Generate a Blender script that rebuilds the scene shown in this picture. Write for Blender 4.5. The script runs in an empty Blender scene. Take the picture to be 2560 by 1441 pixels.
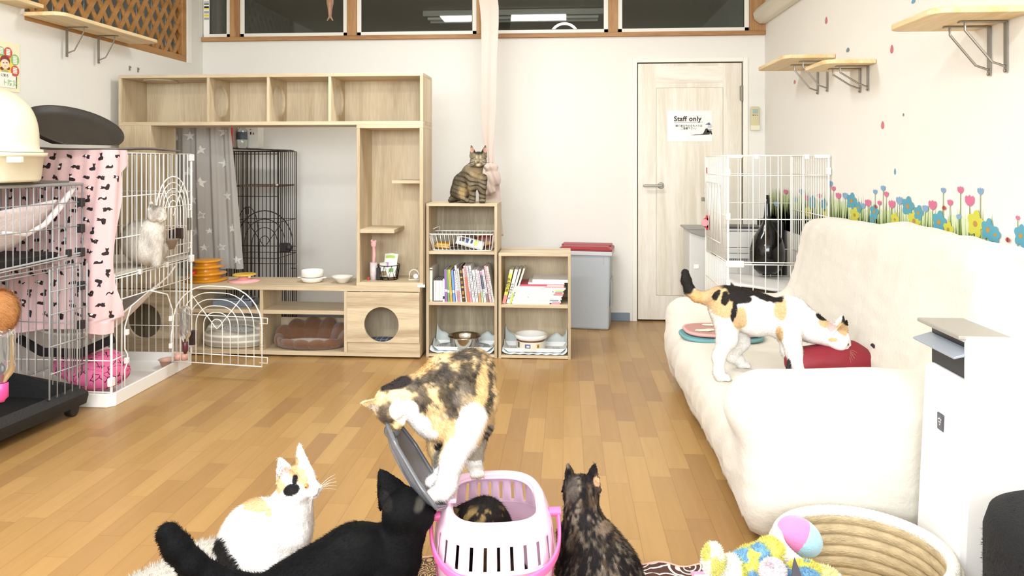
import bpy, math, random
import numpy as np
from mathutils import Vector, Matrix
random.seed(7); np.random.seed(7)
R = math.radians
# ------------------------------------------------------------------ camera
TH, H, F = R(4.16), 1.17, 1856.0
CST, SNT = math.cos(TH), math.sin(TH)
sc = bpy.context.scene
cam = bpy.data.cameras.new('camera'); camo = bpy.data.objects.new('camera', cam); sc.collection.objects.link(camo)
camo.location = (0, 0, H); camo.rotation_euler = (R(90), 0, TH)
cam.sensor_fit = 'HORIZONTAL'; cam.sensor_width = 36; cam.lens = F/2560*36
cam.shift_y = -(720.5-405)/2560; cam.clip_start = 0.05; cam.clip_end = 60
sc.camera = camo
sc.view_settings.view_transform = 'Standard'; sc.view_settings.look = 'None'
sc.view_settings.gamma = 1; sc.view_settings.use_curve_mapping = False
sc.view_settings.exposure = 0.35
# ------------------------------------------------------------------ world and lights
w = bpy.data.worlds.new('World'); sc.world = w; w.use_nodes = True
w.node_tree.nodes['Background'].inputs[0].default_value = (.9, .95, 1, 1)
w.node_tree.nodes['Background'].inputs[1].default_value = 0.6
def area(name, loc, rot, sx, sy, power, col):
    l = bpy.data.lights.new(name, 'AREA'); l.shape = 'RECTANGLE'; l.size = sx; l.size_y = sy; l.energy = power; l.color = col
    o = bpy.data.objects.new(name, l); sc.collection.objects.link(o); o.location = loc; o.rotation_euler = rot
    return o
area('daylight_window', (-.4, -1.85, 1.85), (R(86), 0, 0), 3.6, 1.1, 160, (.88, .95, 1.0))
area('ceiling_light_near', (-.9, .9, 2.56), (0, 0, 0), 1.2, .3, 52, (.93, .97, 1))
area('ceiling_light_far', (-.6, 3.9, 2.56), (0, 0, 0), 1.2, .3, 28, (.93, .97, 1))
try:
    sc.cycles.max_bounces = 10; sc.cycles.diffuse_bounces = 5; sc.cycles.transparent_max_bounces = 24
    sc.cycles.use_denoising = True; sc.cycles.sample_clamp_indirect = 6
except Exception: pass

# ------------------------------------------------------------------ photo measuring helpers (a pixel plus a known distance or plane gives a point)
def PZ(x, y, d):
    u = (x-1280)/F; v = (405-y)/F
    return Vector((d*(-SNT+u*CST), d*(CST+u*SNT), H+v*d))
def PY(x, y, Y):
    u = (x-1280)/F
    return PZ(x, y, Y/(CST+u*SNT))
def PX(x, y, X):
    u = (x-1280)/F
    return PZ(x, y, X/(-SNT+u*CST))
def PF(x, y, z=0): return PZ(x, y, (H-z)*F/(y-405))
def proj(V):
    V = np.asarray(V); zc = -V[:, 0]*SNT+V[:, 1]*CST; xc = V[:, 0]*CST+V[:, 1]*SNT
    return 1280+F*xc/zc, 405-F*(V[:, 2]-H)/zc
RT = Vector((CST, SNT, 0)); FW = Vector((-SNT, CST, 0)); UP = Vector((0, 0, 1))
def D(r, u, f=0): return (RT*r+UP*u+FW*f).normalized()

# ------------------------------------------------------------------ materials
def lin(h):
    h = h.lstrip('#'); c = [int(h[i:i+2], 16)/255 for i in (0, 2, 4)]
    return tuple((x/12.92 if x <= .04045 else ((x+.055)/1.055)**2.4) for x in c)
def L4(h): return (*lin(h), 1)
MATS = {}
def mat(name, col, rough=.6, metal=0, noise=0, nscale=20, bump=0, bscale=60, trans=0, emit=0, spec=.5, sheen=0, coat=0, alpha=1, stretch=(1, 1, 1)):
    if name in MATS: return MATS[name]
    m = bpy.data.materials.new(name); m.use_nodes = True; nt = m.node_tree; b = nt.nodes['Principled BSDF']
    c = L4(col); b.inputs['Base Color'].default_value = c; b.inputs['Roughness'].default_value = rough
    b.inputs['Metallic'].default_value = metal; b.inputs['Specular IOR Level'].default_value = spec
    b.inputs['Transmission Weight'].default_value = trans; b.inputs['Sheen Weight'].default_value = sheen
    b.inputs['Coat Weight'].default_value = coat; b.inputs['Alpha'].default_value = alpha
    if emit: b.inputs['Emission Color'].default_value = c; b.inputs['Emission Strength'].default_value = emit
    if noise or bump:
        tc = nt.nodes.new('ShaderNodeTexCoord'); mp = nt.nodes.new('ShaderNodeMapping'); mp.inputs['Scale'].default_value = stretch
        nt.links.new(tc.outputs['Object'], mp.inputs[0])
    if noise:
        n = nt.nodes.new('ShaderNodeTexNoise'); n.inputs['Scale'].default_value = nscale; n.inputs['Detail'].default_value = 4
        nt.links.new(mp.outputs[0], n.inputs['Vector'])
        mx = nt.nodes.new('ShaderNodeMix'); mx.data_type = 'RGBA'
        mx.inputs[6].default_value = tuple(max(0, x*(1-noise)) for x in c[:3])+(1,); mx.inputs[7].default_value = tuple(min(1, x*(1+noise)) for x in c[:3])+(1,)
        nt.links.new(n.outputs[0], mx.inputs[0]); nt.links.new(mx.outputs[2], b.inputs['Base Color'])
    if bump:
        n2 = nt.nodes.new('ShaderNodeTexNoise'); n2.inputs['Scale'].default_value = bscale; n2.inputs['Detail'].default_value = 3
        bp = nt.nodes.new('ShaderNodeBump'); bp.inputs['Strength'].default_value = bump; bp.inputs['Distance'].default_value = .01
        nt.links.new(mp.outputs[0], n2.inputs['Vector']); nt.links.new(n2.outputs[0], bp.inputs['Height']); nt.links.new(bp.outputs[0], b.inputs['Normal'])
    MATS[name] = m; return m
def wood(name, c1, c2, axis='z', rough=.5, scale=9, fine=1.0, knots=False):
    """grain stretched along an axis: broad figure plus fine streaks"""
    if name in MATS: return MATS[name]
    m = bpy.data.materials.new(name); m.use_nodes = True; nt = m.node_tree; b = nt.nodes['Principled BSDF']; N = nt.nodes.new; Lk = nt.links.new
    tc = N('ShaderNodeTexCoord'); mp = N('ShaderNodeMapping')
    s = {'x': (.08, 1, 1), 'y': (1, .08, 1), 'z': (1, 1, .08)}[axis]; mp.inputs['Scale'].default_value = s
    Lk(tc.outputs['Object'], mp.inputs[0])
    n1 = N('ShaderNodeTexNoise'); n1.inputs['Scale'].default_value = scale; n1.inputs['Detail'].default_value = 5; n1.inputs['Distortion'].default_value = 1.2 if not knots else 3
    n2 = N('ShaderNodeTexNoise'); n2.inputs['Scale'].default_value = 130*fine; n2.inputs['Detail'].default_value = 2
    Lk(mp.outputs[0], n1.inputs['Vector']); Lk(mp.outputs[0], n2.inputs['Vector'])
    ad = N('ShaderNodeMath'); ad.operation = 'MULTIPLY_ADD'; ad.inputs[1].default_value = .35; Lk(n2.outputs[0], ad.inputs[0])
    sb = N('ShaderNodeMath'); sb.operation = 'SUBTRACT'; sb.inputs[1].default_value = .17; Lk(n1.outputs[0], sb.inputs[0]); Lk(sb.outputs[0], ad.inputs[2])
    cr = N('ShaderNodeValToRGB'); cr.color_ramp.elements[0].position = .34; cr.color_ramp.elements[1].position = .64
    cr.color_ramp.elements[0].color = L4(c2); cr.color_ramp.elements[1].color = L4(c1)
    Lk(ad.outputs[0], cr.inputs[0]); Lk(cr.outputs[0], b.inputs['Base Color']); b.inputs['Roughness'].default_value = rough
    bp = N('ShaderNodeBump'); bp.inputs['Strength'].default_value = .08; bp.inputs['Distance'].default_value = .004
    Lk(ad.outputs[0], bp.inputs['Height']); Lk(bp.outputs[0], b.inputs['Normal'])
    MATS[name] = m; return m

# ------------------------------------------------------------------ mesh builder
class MB:
    def __init__(s): s.v = []; s.f = []; s.m = []; s.T = None
    def add(s, vs, fs, mi=0):
        o = len(s.v)
        if s.T is not None: vs = [s.T @ Vector(q) for q in vs]
        s.v += [tuple(q) for q in vs]; s.f += [tuple(i+o for i in q) for q in fs]; s.m += [mi]*len(fs); return s
    def box(s, x0, x1, y0, y1, z0, z1, mi=0):
        return s.add([(x0,y0,z0),(x1,y0,z0),(x1,y1,z0),(x0,y1,z0),(x0,y0,z1),(x1,y0,z1),(x1,y1,z1),(x0,y1,z1)],
                     [(0,3,2,1),(4,5,6,7),(0,1,5,4),(1,2,6,5),(2,3,7,6),(3,0,4,7)], mi)
    def obox(s, c, a, b, d, mi=0):
        c, a, b, d = map(Vector, (c, a, b, d))
        vs = [c-a-b-d, c+a-b-d, c+a+b-d, c-a+b-d, c-a-b+d, c+a-b+d, c+a+b+d, c-a+b+d]
        return s.add(vs, [(0,3,2,1),(4,5,6,7),(0,1,5,4),(1,2,6,5),(2,3,7,6),(3,0,4,7)], mi)
    def tube(s, pts, r, n=6, closed=False, mi=0, caps=True):
        pts = [Vector(p) for p in pts]; N = len(pts); rs = r if isinstance(r, (list, tuple)) else [r]*N
        vs = []; ref = None
        for i, p in enumerate(pts):
            a = pts[i-1] if (i or closed) else p; b = pts[(i+1) % N] if (i < N-1 or closed) else p
            t = (b-a); t = t.normalized() if t.length > 1e-9 else Vector((0, 0, 1))
            if ref is None: ref = t.orthogonal().normalized()
            ref = (ref-t*ref.dot(t)); ref = ref.normalized() if ref.length > 1e-6 else t.orthogonal().normalized()
            bn = t.cross(ref)
            for k in range(n):
                an = 2*math.pi*k/n; vs.append(p+(ref*math.cos(an)+bn*math.sin(an))*rs[i])
        fs = []
        for i in range(N if closed else N-1):
            j = (i+1) % N
            for k in range(n): fs.append((i*n+k, i*n+(k+1) % n, j*n+(k+1) % n, j*n+k))
        if caps and not closed: fs += [tuple(range(n))[::-1], tuple((N-1)*n+k for k in range(n))]
        return s.add(vs, fs, mi)
    def cyl(s, p0, p1, r0, r1=None, n=16, mi=0): return s.tube([p0, p1], [r0, r0 if r1 is None else r1], n, mi=mi)
    def sph(s, c, r, nu=20, nv=12, Rm=None, mi=0):
        c = Vector(c); r = (r, r, r) if not isinstance(r, (list, tuple)) else r; vs = []
        for j in range(nv+1):
            ph = math.pi*j/nv
            for i in range(nu):
                a = 2*math.pi*i/nu; q = Vector((r[0]*math.sin(ph)*math.cos(a), r[1]*math.sin(ph)*math.sin(a), r[2]*math.cos(ph)))
                vs.append(c+(Rm @ q if Rm else q))
        fs = [(j*nu+i, (j+1)*nu+i, (j+1)*nu+(i+1) % nu, j*nu+(i+1) % nu) for j in range(nv) for i in range(nu)]
        return s.add(vs, fs, mi)
    def lathe(s, prof, c, n=40, sx=1, sy=1, mi=0, rot=0):
        c = Vector(c); vs = []
        for (r, z) in prof:
            for i in range(n):
                a = 2*math.pi*i/n; x = r*math.cos(a)*sx; y = r*math.sin(a)*sy
                vs.append((c.x+x*math.cos(rot)-y*math.sin(rot), c.y+x*math.sin(rot)+y*math.cos(rot), c.z+z))
        fs = [(j*n+i, j*n+(i+1) % n, (j+1)*n+(i+1) % n, (j+1)*n+i) for j in range(len(prof)-1) for i in range(n)]
        return s.add(vs, fs, mi)
    def prism(s, pts, o, u, v, t, mi=0):
        """outline in the plane (u, v) at o, given thickness t along u x v"""
        o, u, v = Vector(o), Vector(u), Vector(v); nn = u.cross(v).normalized()*t; n = len(pts)
        a = [o+u*p[0]+v*p[1] for p in pts]
        return s.add(a+[p+nn for p in a], [tuple(range(n))[::-1], tuple(range(n, 2*n))]+[(i, (i+1) % n, n+(i+1) % n, n+i) for i in range(n)], mi)
    def grid(s, fn, nu, nv, mi=0, closeu=False):
        vs = [fn(i/(nu if closeu else nu), j/nv) for j in range(nv+1) for i in range(nu+(0 if closeu else 1))]
        W = nu+(0 if closeu else 1)
        return s.add(vs, [(j*W+i, j*W+(i+1) % W, (j+1)*W+(i+1) % W, (j+1)*W+i) for j in range(nv) for i in range(nu)], mi)
    def holeplate(s, o, u, v, t, w, h, cx, cy, r, n=48, mi=0):
        o, u, v = Vector(o), Vector(u), Vector(v); nn = u.cross(v).normalized()*t
        A = sorted(set([2*math.pi*i/n for i in range(n)]+[math.atan2(y-cy, x-cx) % (2*math.pi) for x in (0, w) for y in (0, h)]))
        inn, out = [], []
        for a in A:
            c_, s_ = math.cos(a), math.sin(a); inn.append((cx+r*c_, cy+r*s_))
            ts = []
            if c_ > 1e-9: ts.append((w-cx)/c_)
            if c_ < -1e-9: ts.append(-cx/c_)
            if s_ > 1e-9: ts.append((h-cy)/s_)
            if s_ < -1e-9: ts.append(-cy/s_)
            tt = min(ts); out.append((cx+tt*c_, cy+tt*s_))
        n = len(A); P = lambda q, k: o+u*q[0]+v*q[1]+nn*k
        vs = [P(q, 0) for q in inn]+[P(q, 0) for q in out]+[P(q, 1) for q in inn]+[P(q, 1) for q in out]; fs = []
        for i in range(n):
            j = (i+1) % n
            fs += [(i, n+i, n+j, j)[::-1], (2*n+i, 3*n+i, 3*n+j, 2*n+j), (n+i, 3*n+i, 3*n+j, n+j)[::-1], (i, 2*n+i, 2*n+j, j)]
        return s.add(vs, fs, mi)

ORG = {}
def tag(o, label=None, cat=None, group=None, kind=None):
    if label: o['label'] = label
    if cat: o['category'] = cat
    if group: o['group'] = group
    if kind: o['kind'] = kind
    return o
def mk(name, mb, mats, parent=None, loc=None, smooth=False, bevel=0, solid=0, sub=0, label=None, cat=None, group=None, kind=None):
    """link the builder's content as ONE mesh object; its vertices are kept relative to the thing's base"""
    org = ORG[parent.name] if parent is not None else Vector(loc if loc is not None else (0, 0, 0))
    me = bpy.data.meshes.new(name)
    me.from_pydata([(x-org.x, y-org.y, z-org.z) for (x, y, z) in mb.v], [], mb.f)
    if not isinstance(mats, (list, tuple)): mats = [mats]
    for m in mats: me.materials.append(m)
    if len(mats) > 1: me.polygons.foreach_set('material_index', mb.m)
    if smooth: me.polygons.foreach_set('use_smooth', [True]*len(me.polygons))
    me.validate(); me.update()
    o = bpy.data.objects.new(name, me); sc.collection.objects.link(o)
    if parent is not None: o.parent = parent
    else: o.location = org
    ORG[o.name] = org
    if solid: q = o.modifiers.new('s', 'SOLIDIFY'); q.thickness = solid; q.offset = 0
    if bevel: q = o.modifiers.new('b', 'BEVEL'); q.width = bevel; q.segments = 2; q.limit_method = 'ANGLE'; q.angle_limit = R(40)
    if sub: q = o.modifiers.new('u', 'SUBSURF'); q.levels = sub; q.render_levels = sub
    return tag(o, label, cat, group, kind)
def thing(name, loc, label, cat, group=None):
    o = bpy.data.objects.new(name, None); sc.collection.objects.link(o); o.location = loc; o.empty_display_size = .05
    ORG[o.name] = Vector(loc); return tag(o, label, cat, group)
def text_mb(body, size, o, u, v, nn, bold=0, mi=0, align='LEFT', sp=1, sx=1):
    """a piece of writing laid flat at o, reading along u"""
    cu = bpy.data.curves.new('t', 'FONT'); cu.body = body; cu.size = size; cu.offset = bold; cu.align_x = align; cu.space_character = sp; cu.resolution_u = 3
    ob = bpy.data.objects.new('t', cu); sc.collection.objects.link(ob); dg = bpy.context.evaluated_depsgraph_get(); dg.update()
    me = bpy.data.meshes.new_from_object(ob.evaluated_get(dg)); o, u, v, nn = map(Vector, (o, u, v, nn))
    vs = [o+u*(p.co.x*sx)+v*p.co.y+nn for p in me.vertices]; fs = [tuple(p.vertices) for p in me.polygons]
    bpy.data.objects.remove(ob); bpy.data.curves.remove(cu); bpy.data.meshes.remove(me)
    return vs, fs

# ------------------------------------------------------------------ organic bodies: smooth union of tapered capsules and ellipsoids, skinned with surface nets
def vnoise(P, s, seed=0):
    """cheap 3-D value noise in -1..1"""
    P = np.asarray(P)*s+seed*17.3; i = np.floor(P).astype(np.int64); f = P-i; f = f*f*(3-2*f); out = np.zeros(len(P))
    for dx in (0, 1):
        for dy in (0, 1):
            for dz in (0, 1):
                h = ((i[:, 0]+dx)*73856093) ^ ((i[:, 1]+dy)*19349663) ^ ((i[:, 2]+dz)*83492791) ^ (seed*2654435)
                h = (h ^ (h >> 13))*1274126177 & 0xffffffff; h = (h ^ (h >> 16)) & 0xffff
                out += h/65535.*(f[:, 0] if dx else 1-f[:, 0])*(f[:, 1] if dy else 1-f[:, 1])*(f[:, 2] if dz else 1-f[:, 2])
    return out*2-1
class SDF:
    def __init__(s): s.p = []
    def cap(s, a, b, ra, rb, k=.02): s.p.append(('c', np.array(a), np.array(b), ra, rb, k)); return s
    def chain(s, pts, k=.02):
        for (a, ra), (b, rb) in zip(pts[:-1], pts[1:]): s.cap(a, b, ra, rb, k)
        return s
    def ell(s, c, r, axes=None, k=.02):
        A = np.eye(3) if axes is None else np.array([list(Vector(a).normalized()) for a in axes])
        s.p.append(('e', np.array(c), np.array(r, float), A, k)); return s
    def rbox(s, lo, hi, r, k=.02, axes=None, c=None):
        lo, hi = np.array(lo, float), np.array(hi, float)
        s.p.append(('b', (lo+hi)/2 if c is None else np.array(c), (hi-lo)/2, r, np.eye(3) if axes is None else np.array([list(a) for a in axes]), k)); return s
    def ear(s, base, up, out, Hh, W, T=.0022, k=.004):
        s.p.append(('r', np.array(base), np.array(Vector(up).normalized()), np.array(Vector(out).normalized()), Hh, W, T, k)); return s
    def mesh(s, vox):
        lo = np.full(3, 1e9); hi = -lo; bb = []
        for p in s.p:
            if p[0] == 'c': a = np.minimum(p[1]-p[3], p[2]-p[4]); b = np.maximum(p[1]+p[3], p[2]+p[4])
            elif p[0] == 'e': a = p[1]-p[2].max(); b = p[1]+p[2].max()
            elif p[0] == 'b': e = np.abs(p[4]).T @ p[2]; a = p[1]-e; b = p[1]+e
            else: a = p[1]-p[4]*1.2; b = p[1]+p[4]*1.2
            bb.append((a, b)); lo = np.minimum(lo, a); hi = np.maximum(hi, b)
        lo -= vox*4; hi += vox*4; n = np.ceil((hi-lo)/vox).astype(int)+1
        G = np.full(n, .5, np.float32); ax = [lo[i]+np.arange(n[i])*vox for i in range(3)]
        for p, (a, b) in zip(s.p, bb):
            k = p[-1]; m = k+vox*4; i0 = np.maximum(((a-m-lo)/vox).astype(int), 0); i1 = np.minimum(((b+m-lo)/vox).astype(int)+2, n)
            X, Y, Z = np.meshgrid(*[ax[i][i0[i]:i1[i]] for i in range(3)], indexing='ij'); Q = np.stack([X, Y, Z], -1)
            if p[0] == 'c':
                A, B = p[1], p[2]; d = B-A; t = np.clip(((Q-A) @ d)/max(d @ d, 1e-12), 0, 1)
                v = np.linalg.norm(Q-A-t[..., None]*d, axis=-1)-(p[3]+(p[4]-p[3])*t)
            elif p[0] == 'e':
                q = (Q-p[1]) @ p[3].T; k0 = np.linalg.norm(q/p[2], axis=-1); k1 = np.linalg.norm(q/(p[2]**2), axis=-1); v = k0*(k0-1)/np.maximum(k1, 1e-6)
            elif p[0] == 'b':
                q = np.abs((Q-p[1]) @ p[4].T)-(p[2]-p[3]); v = np.linalg.norm(np.maximum(q, 0), axis=-1)+np.minimum(q.max(-1), 0)-p[3]
            else:
                q = Q-p[1]; u_ = p[2]; o_ = p[3]-u_*(p[3] @ u_); o_ /= np.linalg.norm(o_); w_ = np.cross(u_, o_)
                h = q @ u_; wv = q @ w_; tv = q @ o_; Hh, W, T = p[4], p[5], p[6]
                hw = W*np.power(np.clip(1-h/Hh, 0, 1), .72); cup = .30*(wv**2)/W*1.6
                v = np.maximum.reduce([np.abs(wv)-hw, np.abs(tv-cup+.15*W)-T, -h-.01, h-Hh])
            g = G[i0[0]:i1[0], i0[1]:i1[1], i0[2]:i1[2]]; hh = np.clip(.5+.5*(g-v)/k, 0, 1)
            g[...] = g*(1-hh)+v*hh-k*hh*(1-hh)
        s.G, s.lo, s.vox = G, lo, vox
        ins = G < 0; c8 = [G[i:G.shape[0]-1+i, j:G.shape[1]-1+j, l:G.shape[2]-1+l] for i in (0, 1) for j in (0, 1) for l in (0, 1)]
        cnt = sum((c < 0).astype(np.int8) for c in c8); act = (cnt > 0) & (cnt < 8); idx = np.full(act.shape, -1, np.int64); I = np.argwhere(act); idx[act] = np.arange(len(I))
        acc = np.zeros((len(I), 3)); num = np.zeros(len(I)); offs = [(i, j, l) for i in (0, 1) for j in (0, 1) for l in (0, 1)]
        val = np.stack([c[act] for c in c8], 1)
        for a in range(8):
            for b in range(a+1, 8):
                if sum(abs(offs[a][q]-offs[b][q]) for q in range(3)) != 1: continue
                va, vb = val[:, a], val[:, b]; cr = (va < 0) != (vb < 0); t = np.where(cr, va/np.where(cr, va-vb, 1), 0)
                pt = np.array(offs[a])+t[:, None]*(np.array(offs[b])-np.array(offs[a])); acc += pt*cr[:, None]; num += cr
        V = lo+(I+acc/num[:, None])*vox; Fs = []
        for d in range(3):
            e = [1, 2, 0][d]; g_ = [2, 0, 1][d]; sl0 = [slice(None)]*3; sl1 = [slice(None)]*3; sl0[d] = slice(0, -1); sl1[d] = slice(1, None)
            A_, B_ = ins[tuple(sl0)], ins[tuple(sl1)]; E = np.argwhere(A_ != B_); E = E[(E[:, e] > 0) & (E[:, g_] > 0) & (E[:, e] < n[e]-1) & (E[:, g_] < n[g_]-1)]
            fl = A_[tuple(E.T)]; oe = np.zeros(3, int); oe[e] = 1; og = np.zeros(3, int); og[g_] = 1
            q = [idx[tuple((E-x).T)] for x in (oe*0, oe, oe+og, og)]; Q4 = np.stack(q, 1)
            Q4[~fl] = Q4[~fl][:, ::-1]; Fs.append(Q4)
        Fc = np.concatenate(Fs); Fc = Fc[(Fc >= 0).all(1)]; return V, Fc
    def normals(s, V):
        G, lo, vox = s.G, s.lo, s.vox
        def smp(P):
            q = (P-lo)/vox; i = np.clip(np.floor(q).astype(int), 0, np.array(G.shape)-2); f = q-i; r = 0
            for a in (0, 1):
                for b in (0, 1):
                    for c in (0, 1):
                        r = r+G[i[:, 0]+a, i[:, 1]+b, i[:, 2]+c]*(f[:, 0] if a else 1-f[:, 0])*(f[:, 1] if b else 1-f[:, 1])*(f[:, 2] if c else 1-f[:, 2])
            return r
        e = vox*1.2; N = np.stack([smp(V+d)-smp(V-d) for d in (np.array([e, 0, 0]), np.array([0, e, 0]), np.array([0, 0, e]))], 1)
        return N/np.maximum(np.linalg.norm(N, axis=1), 1e-9)[:, None]
def relax(V, Fc, it=2, w_=.5):
    for _ in range(it):
        S = np.zeros_like(V); C = np.zeros(len(V))
        for a, b in ((0, 1), (1, 2), (2, 3), (3, 0)):
            for x, y in ((a, b), (b, a)):
                np.add.at(S, Fc[:, x], V[Fc[:, y]]); np.add.at(C, Fc[:, x], 1)
        V = V*(1-w_)+w_*S/np.maximum(C, 1)[:, None]
    return V
# ================================================================== THE ROOM
YB, XL, XR, YN, ZC, ZS = 5.51, -2.78, 1.44, -1.95, 2.62, 2.09
def wallpaper(name, col):
    m = mat(name, col, .85, bump=.06, bscale=220, stretch=(1, 1, .25)); return m
M_wall = wallpaper('cream_wallpaper', '#e9e6df'); M_wall_r = wallpaper('cream_wallpaper_right', '#ebe8e1')
def floor_material():
    m = bpy.data.materials.new('plank_floor'); m.use_nodes = True; nt = m.node_tree; b = nt.nodes['Principled BSDF']; N = nt.nodes.new; Lk = nt.links.new
    def M(op, a, b_=None, c=None):
        n = N('ShaderNodeMath'); n.operation = op
        for i, q in enumerate((a, b_, c)):
            if q is None: continue
            if isinstance(q, (int, float)): n.inputs[i].default_value = q
            else: Lk(q, n.inputs[i])
        return n.outputs[0]
    tc = N('ShaderNodeTexCoord'); sp = N('ShaderNodeSeparateXYZ'); Lk(tc.outputs['Object'], sp.inputs[0])
    W, LN = .0805, .40
    r = M('DIVIDE', M('ADD', sp.outputs[0], .012), W); row = M('FLOOR', r); fr = M('SUBTRACT', r, row)
    wn = N('ShaderNodeTexWhiteNoise'); wn.noise_dimensions = '1D'; Lk(row, wn.inputs['W'])
    y = M('ADD', M('DIVIDE', sp.outputs[1], LN), M('MULTIPLY', wn.outputs['Value'], 7)); col = M('FLOOR', y); fy = M('SUBTRACT', y, col)
    cb = N('ShaderNodeCombineXYZ'); Lk(row, cb.inputs[0]); Lk(col, cb.inputs[1])
    w2 = N('ShaderNodeTexWhiteNoise'); w2.noise_dimensions = '3D'; Lk(cb.outputs[0], w2.inputs['Vector'])
    mp = N('ShaderNodeMapping'); mp.inputs['Scale'].default_value = (1, .07, 1); Lk(tc.outputs['Object'], mp.inputs[0])
    ad = N('ShaderNodeVectorMath'); ad.operation = 'ADD'; Lk(mp.outputs[0], ad.inputs[0]); Lk(w2.outputs['Color'], ad.inputs[1])
    n1 = N('ShaderNodeTexNoise'); n1.inputs['Scale'].default_value = 26; n1.inputs['Detail'].default_value = 4; n1.inputs['Distortion'].default_value = 1.6; Lk(ad.outputs[0], n1.inputs['Vector'])
    t = M('ADD', M('MULTIPLY', w2.outputs['Value'], .62), M('MULTIPLY', n1.outputs[0], .42))
    cr = N('ShaderNodeValToRGB'); e = cr.color_ramp.elements; e[0].position = .12; e[0].color = L4('#967147'); e[1].position = .92; e[1].color = L4('#b5905a')
    q = e.new(.5); q.color = L4('#a5804d'); Lk(t, cr.inputs[0])
    edge = M('MINIMUM', M('MINIMUM', fr, M('SUBTRACT', 1, fr)), 1); e1 = M('LESS_THAN', edge, .011)
    e2 = M('LESS_THAN', M('MINIMUM', fy, M('SUBTRACT', 1, fy)), .0022)
    ln = M('MAXIMUM', e1, e2)
    mx = N('ShaderNodeMix'); mx.data_type = 'RGBA'; Lk(M('MULTIPLY', ln, .45), mx.inputs[0]); Lk(cr.outputs[0], mx.inputs[6]); mx.inputs[7].default_value = L4('#5e4226')
    Lk(mx.outputs[2], b.inputs['Base Color']); b.inputs['Roughness'].default_value = .30; b.inputs['Specular IOR Level'].default_value = .42
    bp = N('ShaderNodeBump'); bp.inputs['Strength'].default_value = .12; bp.inputs['Distance'].default_value = .002; bp.invert = True; Lk(ln, bp.inputs['Height']); Lk(bp.outputs[0], b.inputs['Normal'])
    return m
S = dict(kind='structure')
mk('floor', MB().box(XL-.1, XR+.1, YN-.1, YB+.1, -.1, 0), floor_material(), **S)
M_ceil = mat('ceiling_paper', '#f3f0e8', .9, noise=.02)
mk('ceiling', MB().box(XL-.1, XR+.1, YN-.1, YB+2.9, ZC, ZC+.1), M_ceil, **S)
# door opening in the back wall
DX0, DX1 = PY(1593, 400, YB).x, PY(1857, 400, YB).x; DZ = PY(1720, 155, YB).z
DX0 -= .004; DX1 += .004
mb = MB().box(XL-.1, DX0, YB, YB+.1, 0, ZS).box(DX1, XR+.1, YB, YB+.1, 0, ZS).box(DX0, DX1, YB, YB+.1, DZ, ZS)
mk('wall_back', mb, M_wall, **S)
mk('wall_right', MB().box(XR, XR+.1, YN-.1, YB, 0, ZC), M_wall_r, **S)
# left wall with the latticed opening
LY1 = PX(466, 100, XL).y; LYS = PX(61, 20, XL).y; LY0 = LYS+.9; LZ0 = PX(466, 156, XL).z
mb = MB().box(XL-.1, XL, YN-.1, YB, 0, LZ0).box(XL-.1, XL, LY1, YB, LZ0, ZC).box(XL-.1, XL, YN-.1, LYS, LZ0, ZC)
mk('wall_left', mb, M_wall, **S)
# wall behind the camera around the window that lets the daylight in
mb = MB().box(XL, XR, YN-.1, YN, 0, .3).box(XL, XR, YN-.1, YN, 2.4, ZC).box(XL, -2.3, YN-.1, YN, .3, 2.4).box(1.42, XR, YN-.1, YN, .3, 2.4)
mk('wall_front', mb, M_wall, **S)
M_base = mat('slate_skirting', '#7f8c9b', .5)
mk('baseboard_back', MB().box(XL, DX0-.05, YB-.009, YB, 0, .06).box(DX1+.05, XR, YB-.009, YB, 0, .06), M_base, bevel=.002, **S)
mk('baseboard_right', MB().box(XR-.009, XR, YN, YB-.01, 0, .06), M_base, bevel=.002, **S)
mk('baseboard_left', MB().box(XL, XL+.009, YN, YB-.01, 0, .06), M_base, bevel=.002, **S)
# wooden sill and posts of the high window band
M_pine = wood('brown_pine', '#b98d5c', '#94673c', 'x', .55, 8); M_pinev = wood('brown_pine_upright', '#b98d5c', '#94673c', 'z', .55, 8)
mk('trim_1', MB().box(XL, XR, YB-.03, YB+.1, ZS, ZS+.032), M_pine, bevel=.003, **S)
def wx(p): return PY(p, 60, YB).x
posts = [(577, 600), (869, 892), (1192, 1206), (1521, 1544), (1873, 1913)]
for a, b_ in posts:
    mk('trim_2', MB().box(wx(a), wx(b_), YB-.02, YB+.1, ZS+.032, ZC), M_pinev, bevel=.003, **S)
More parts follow.
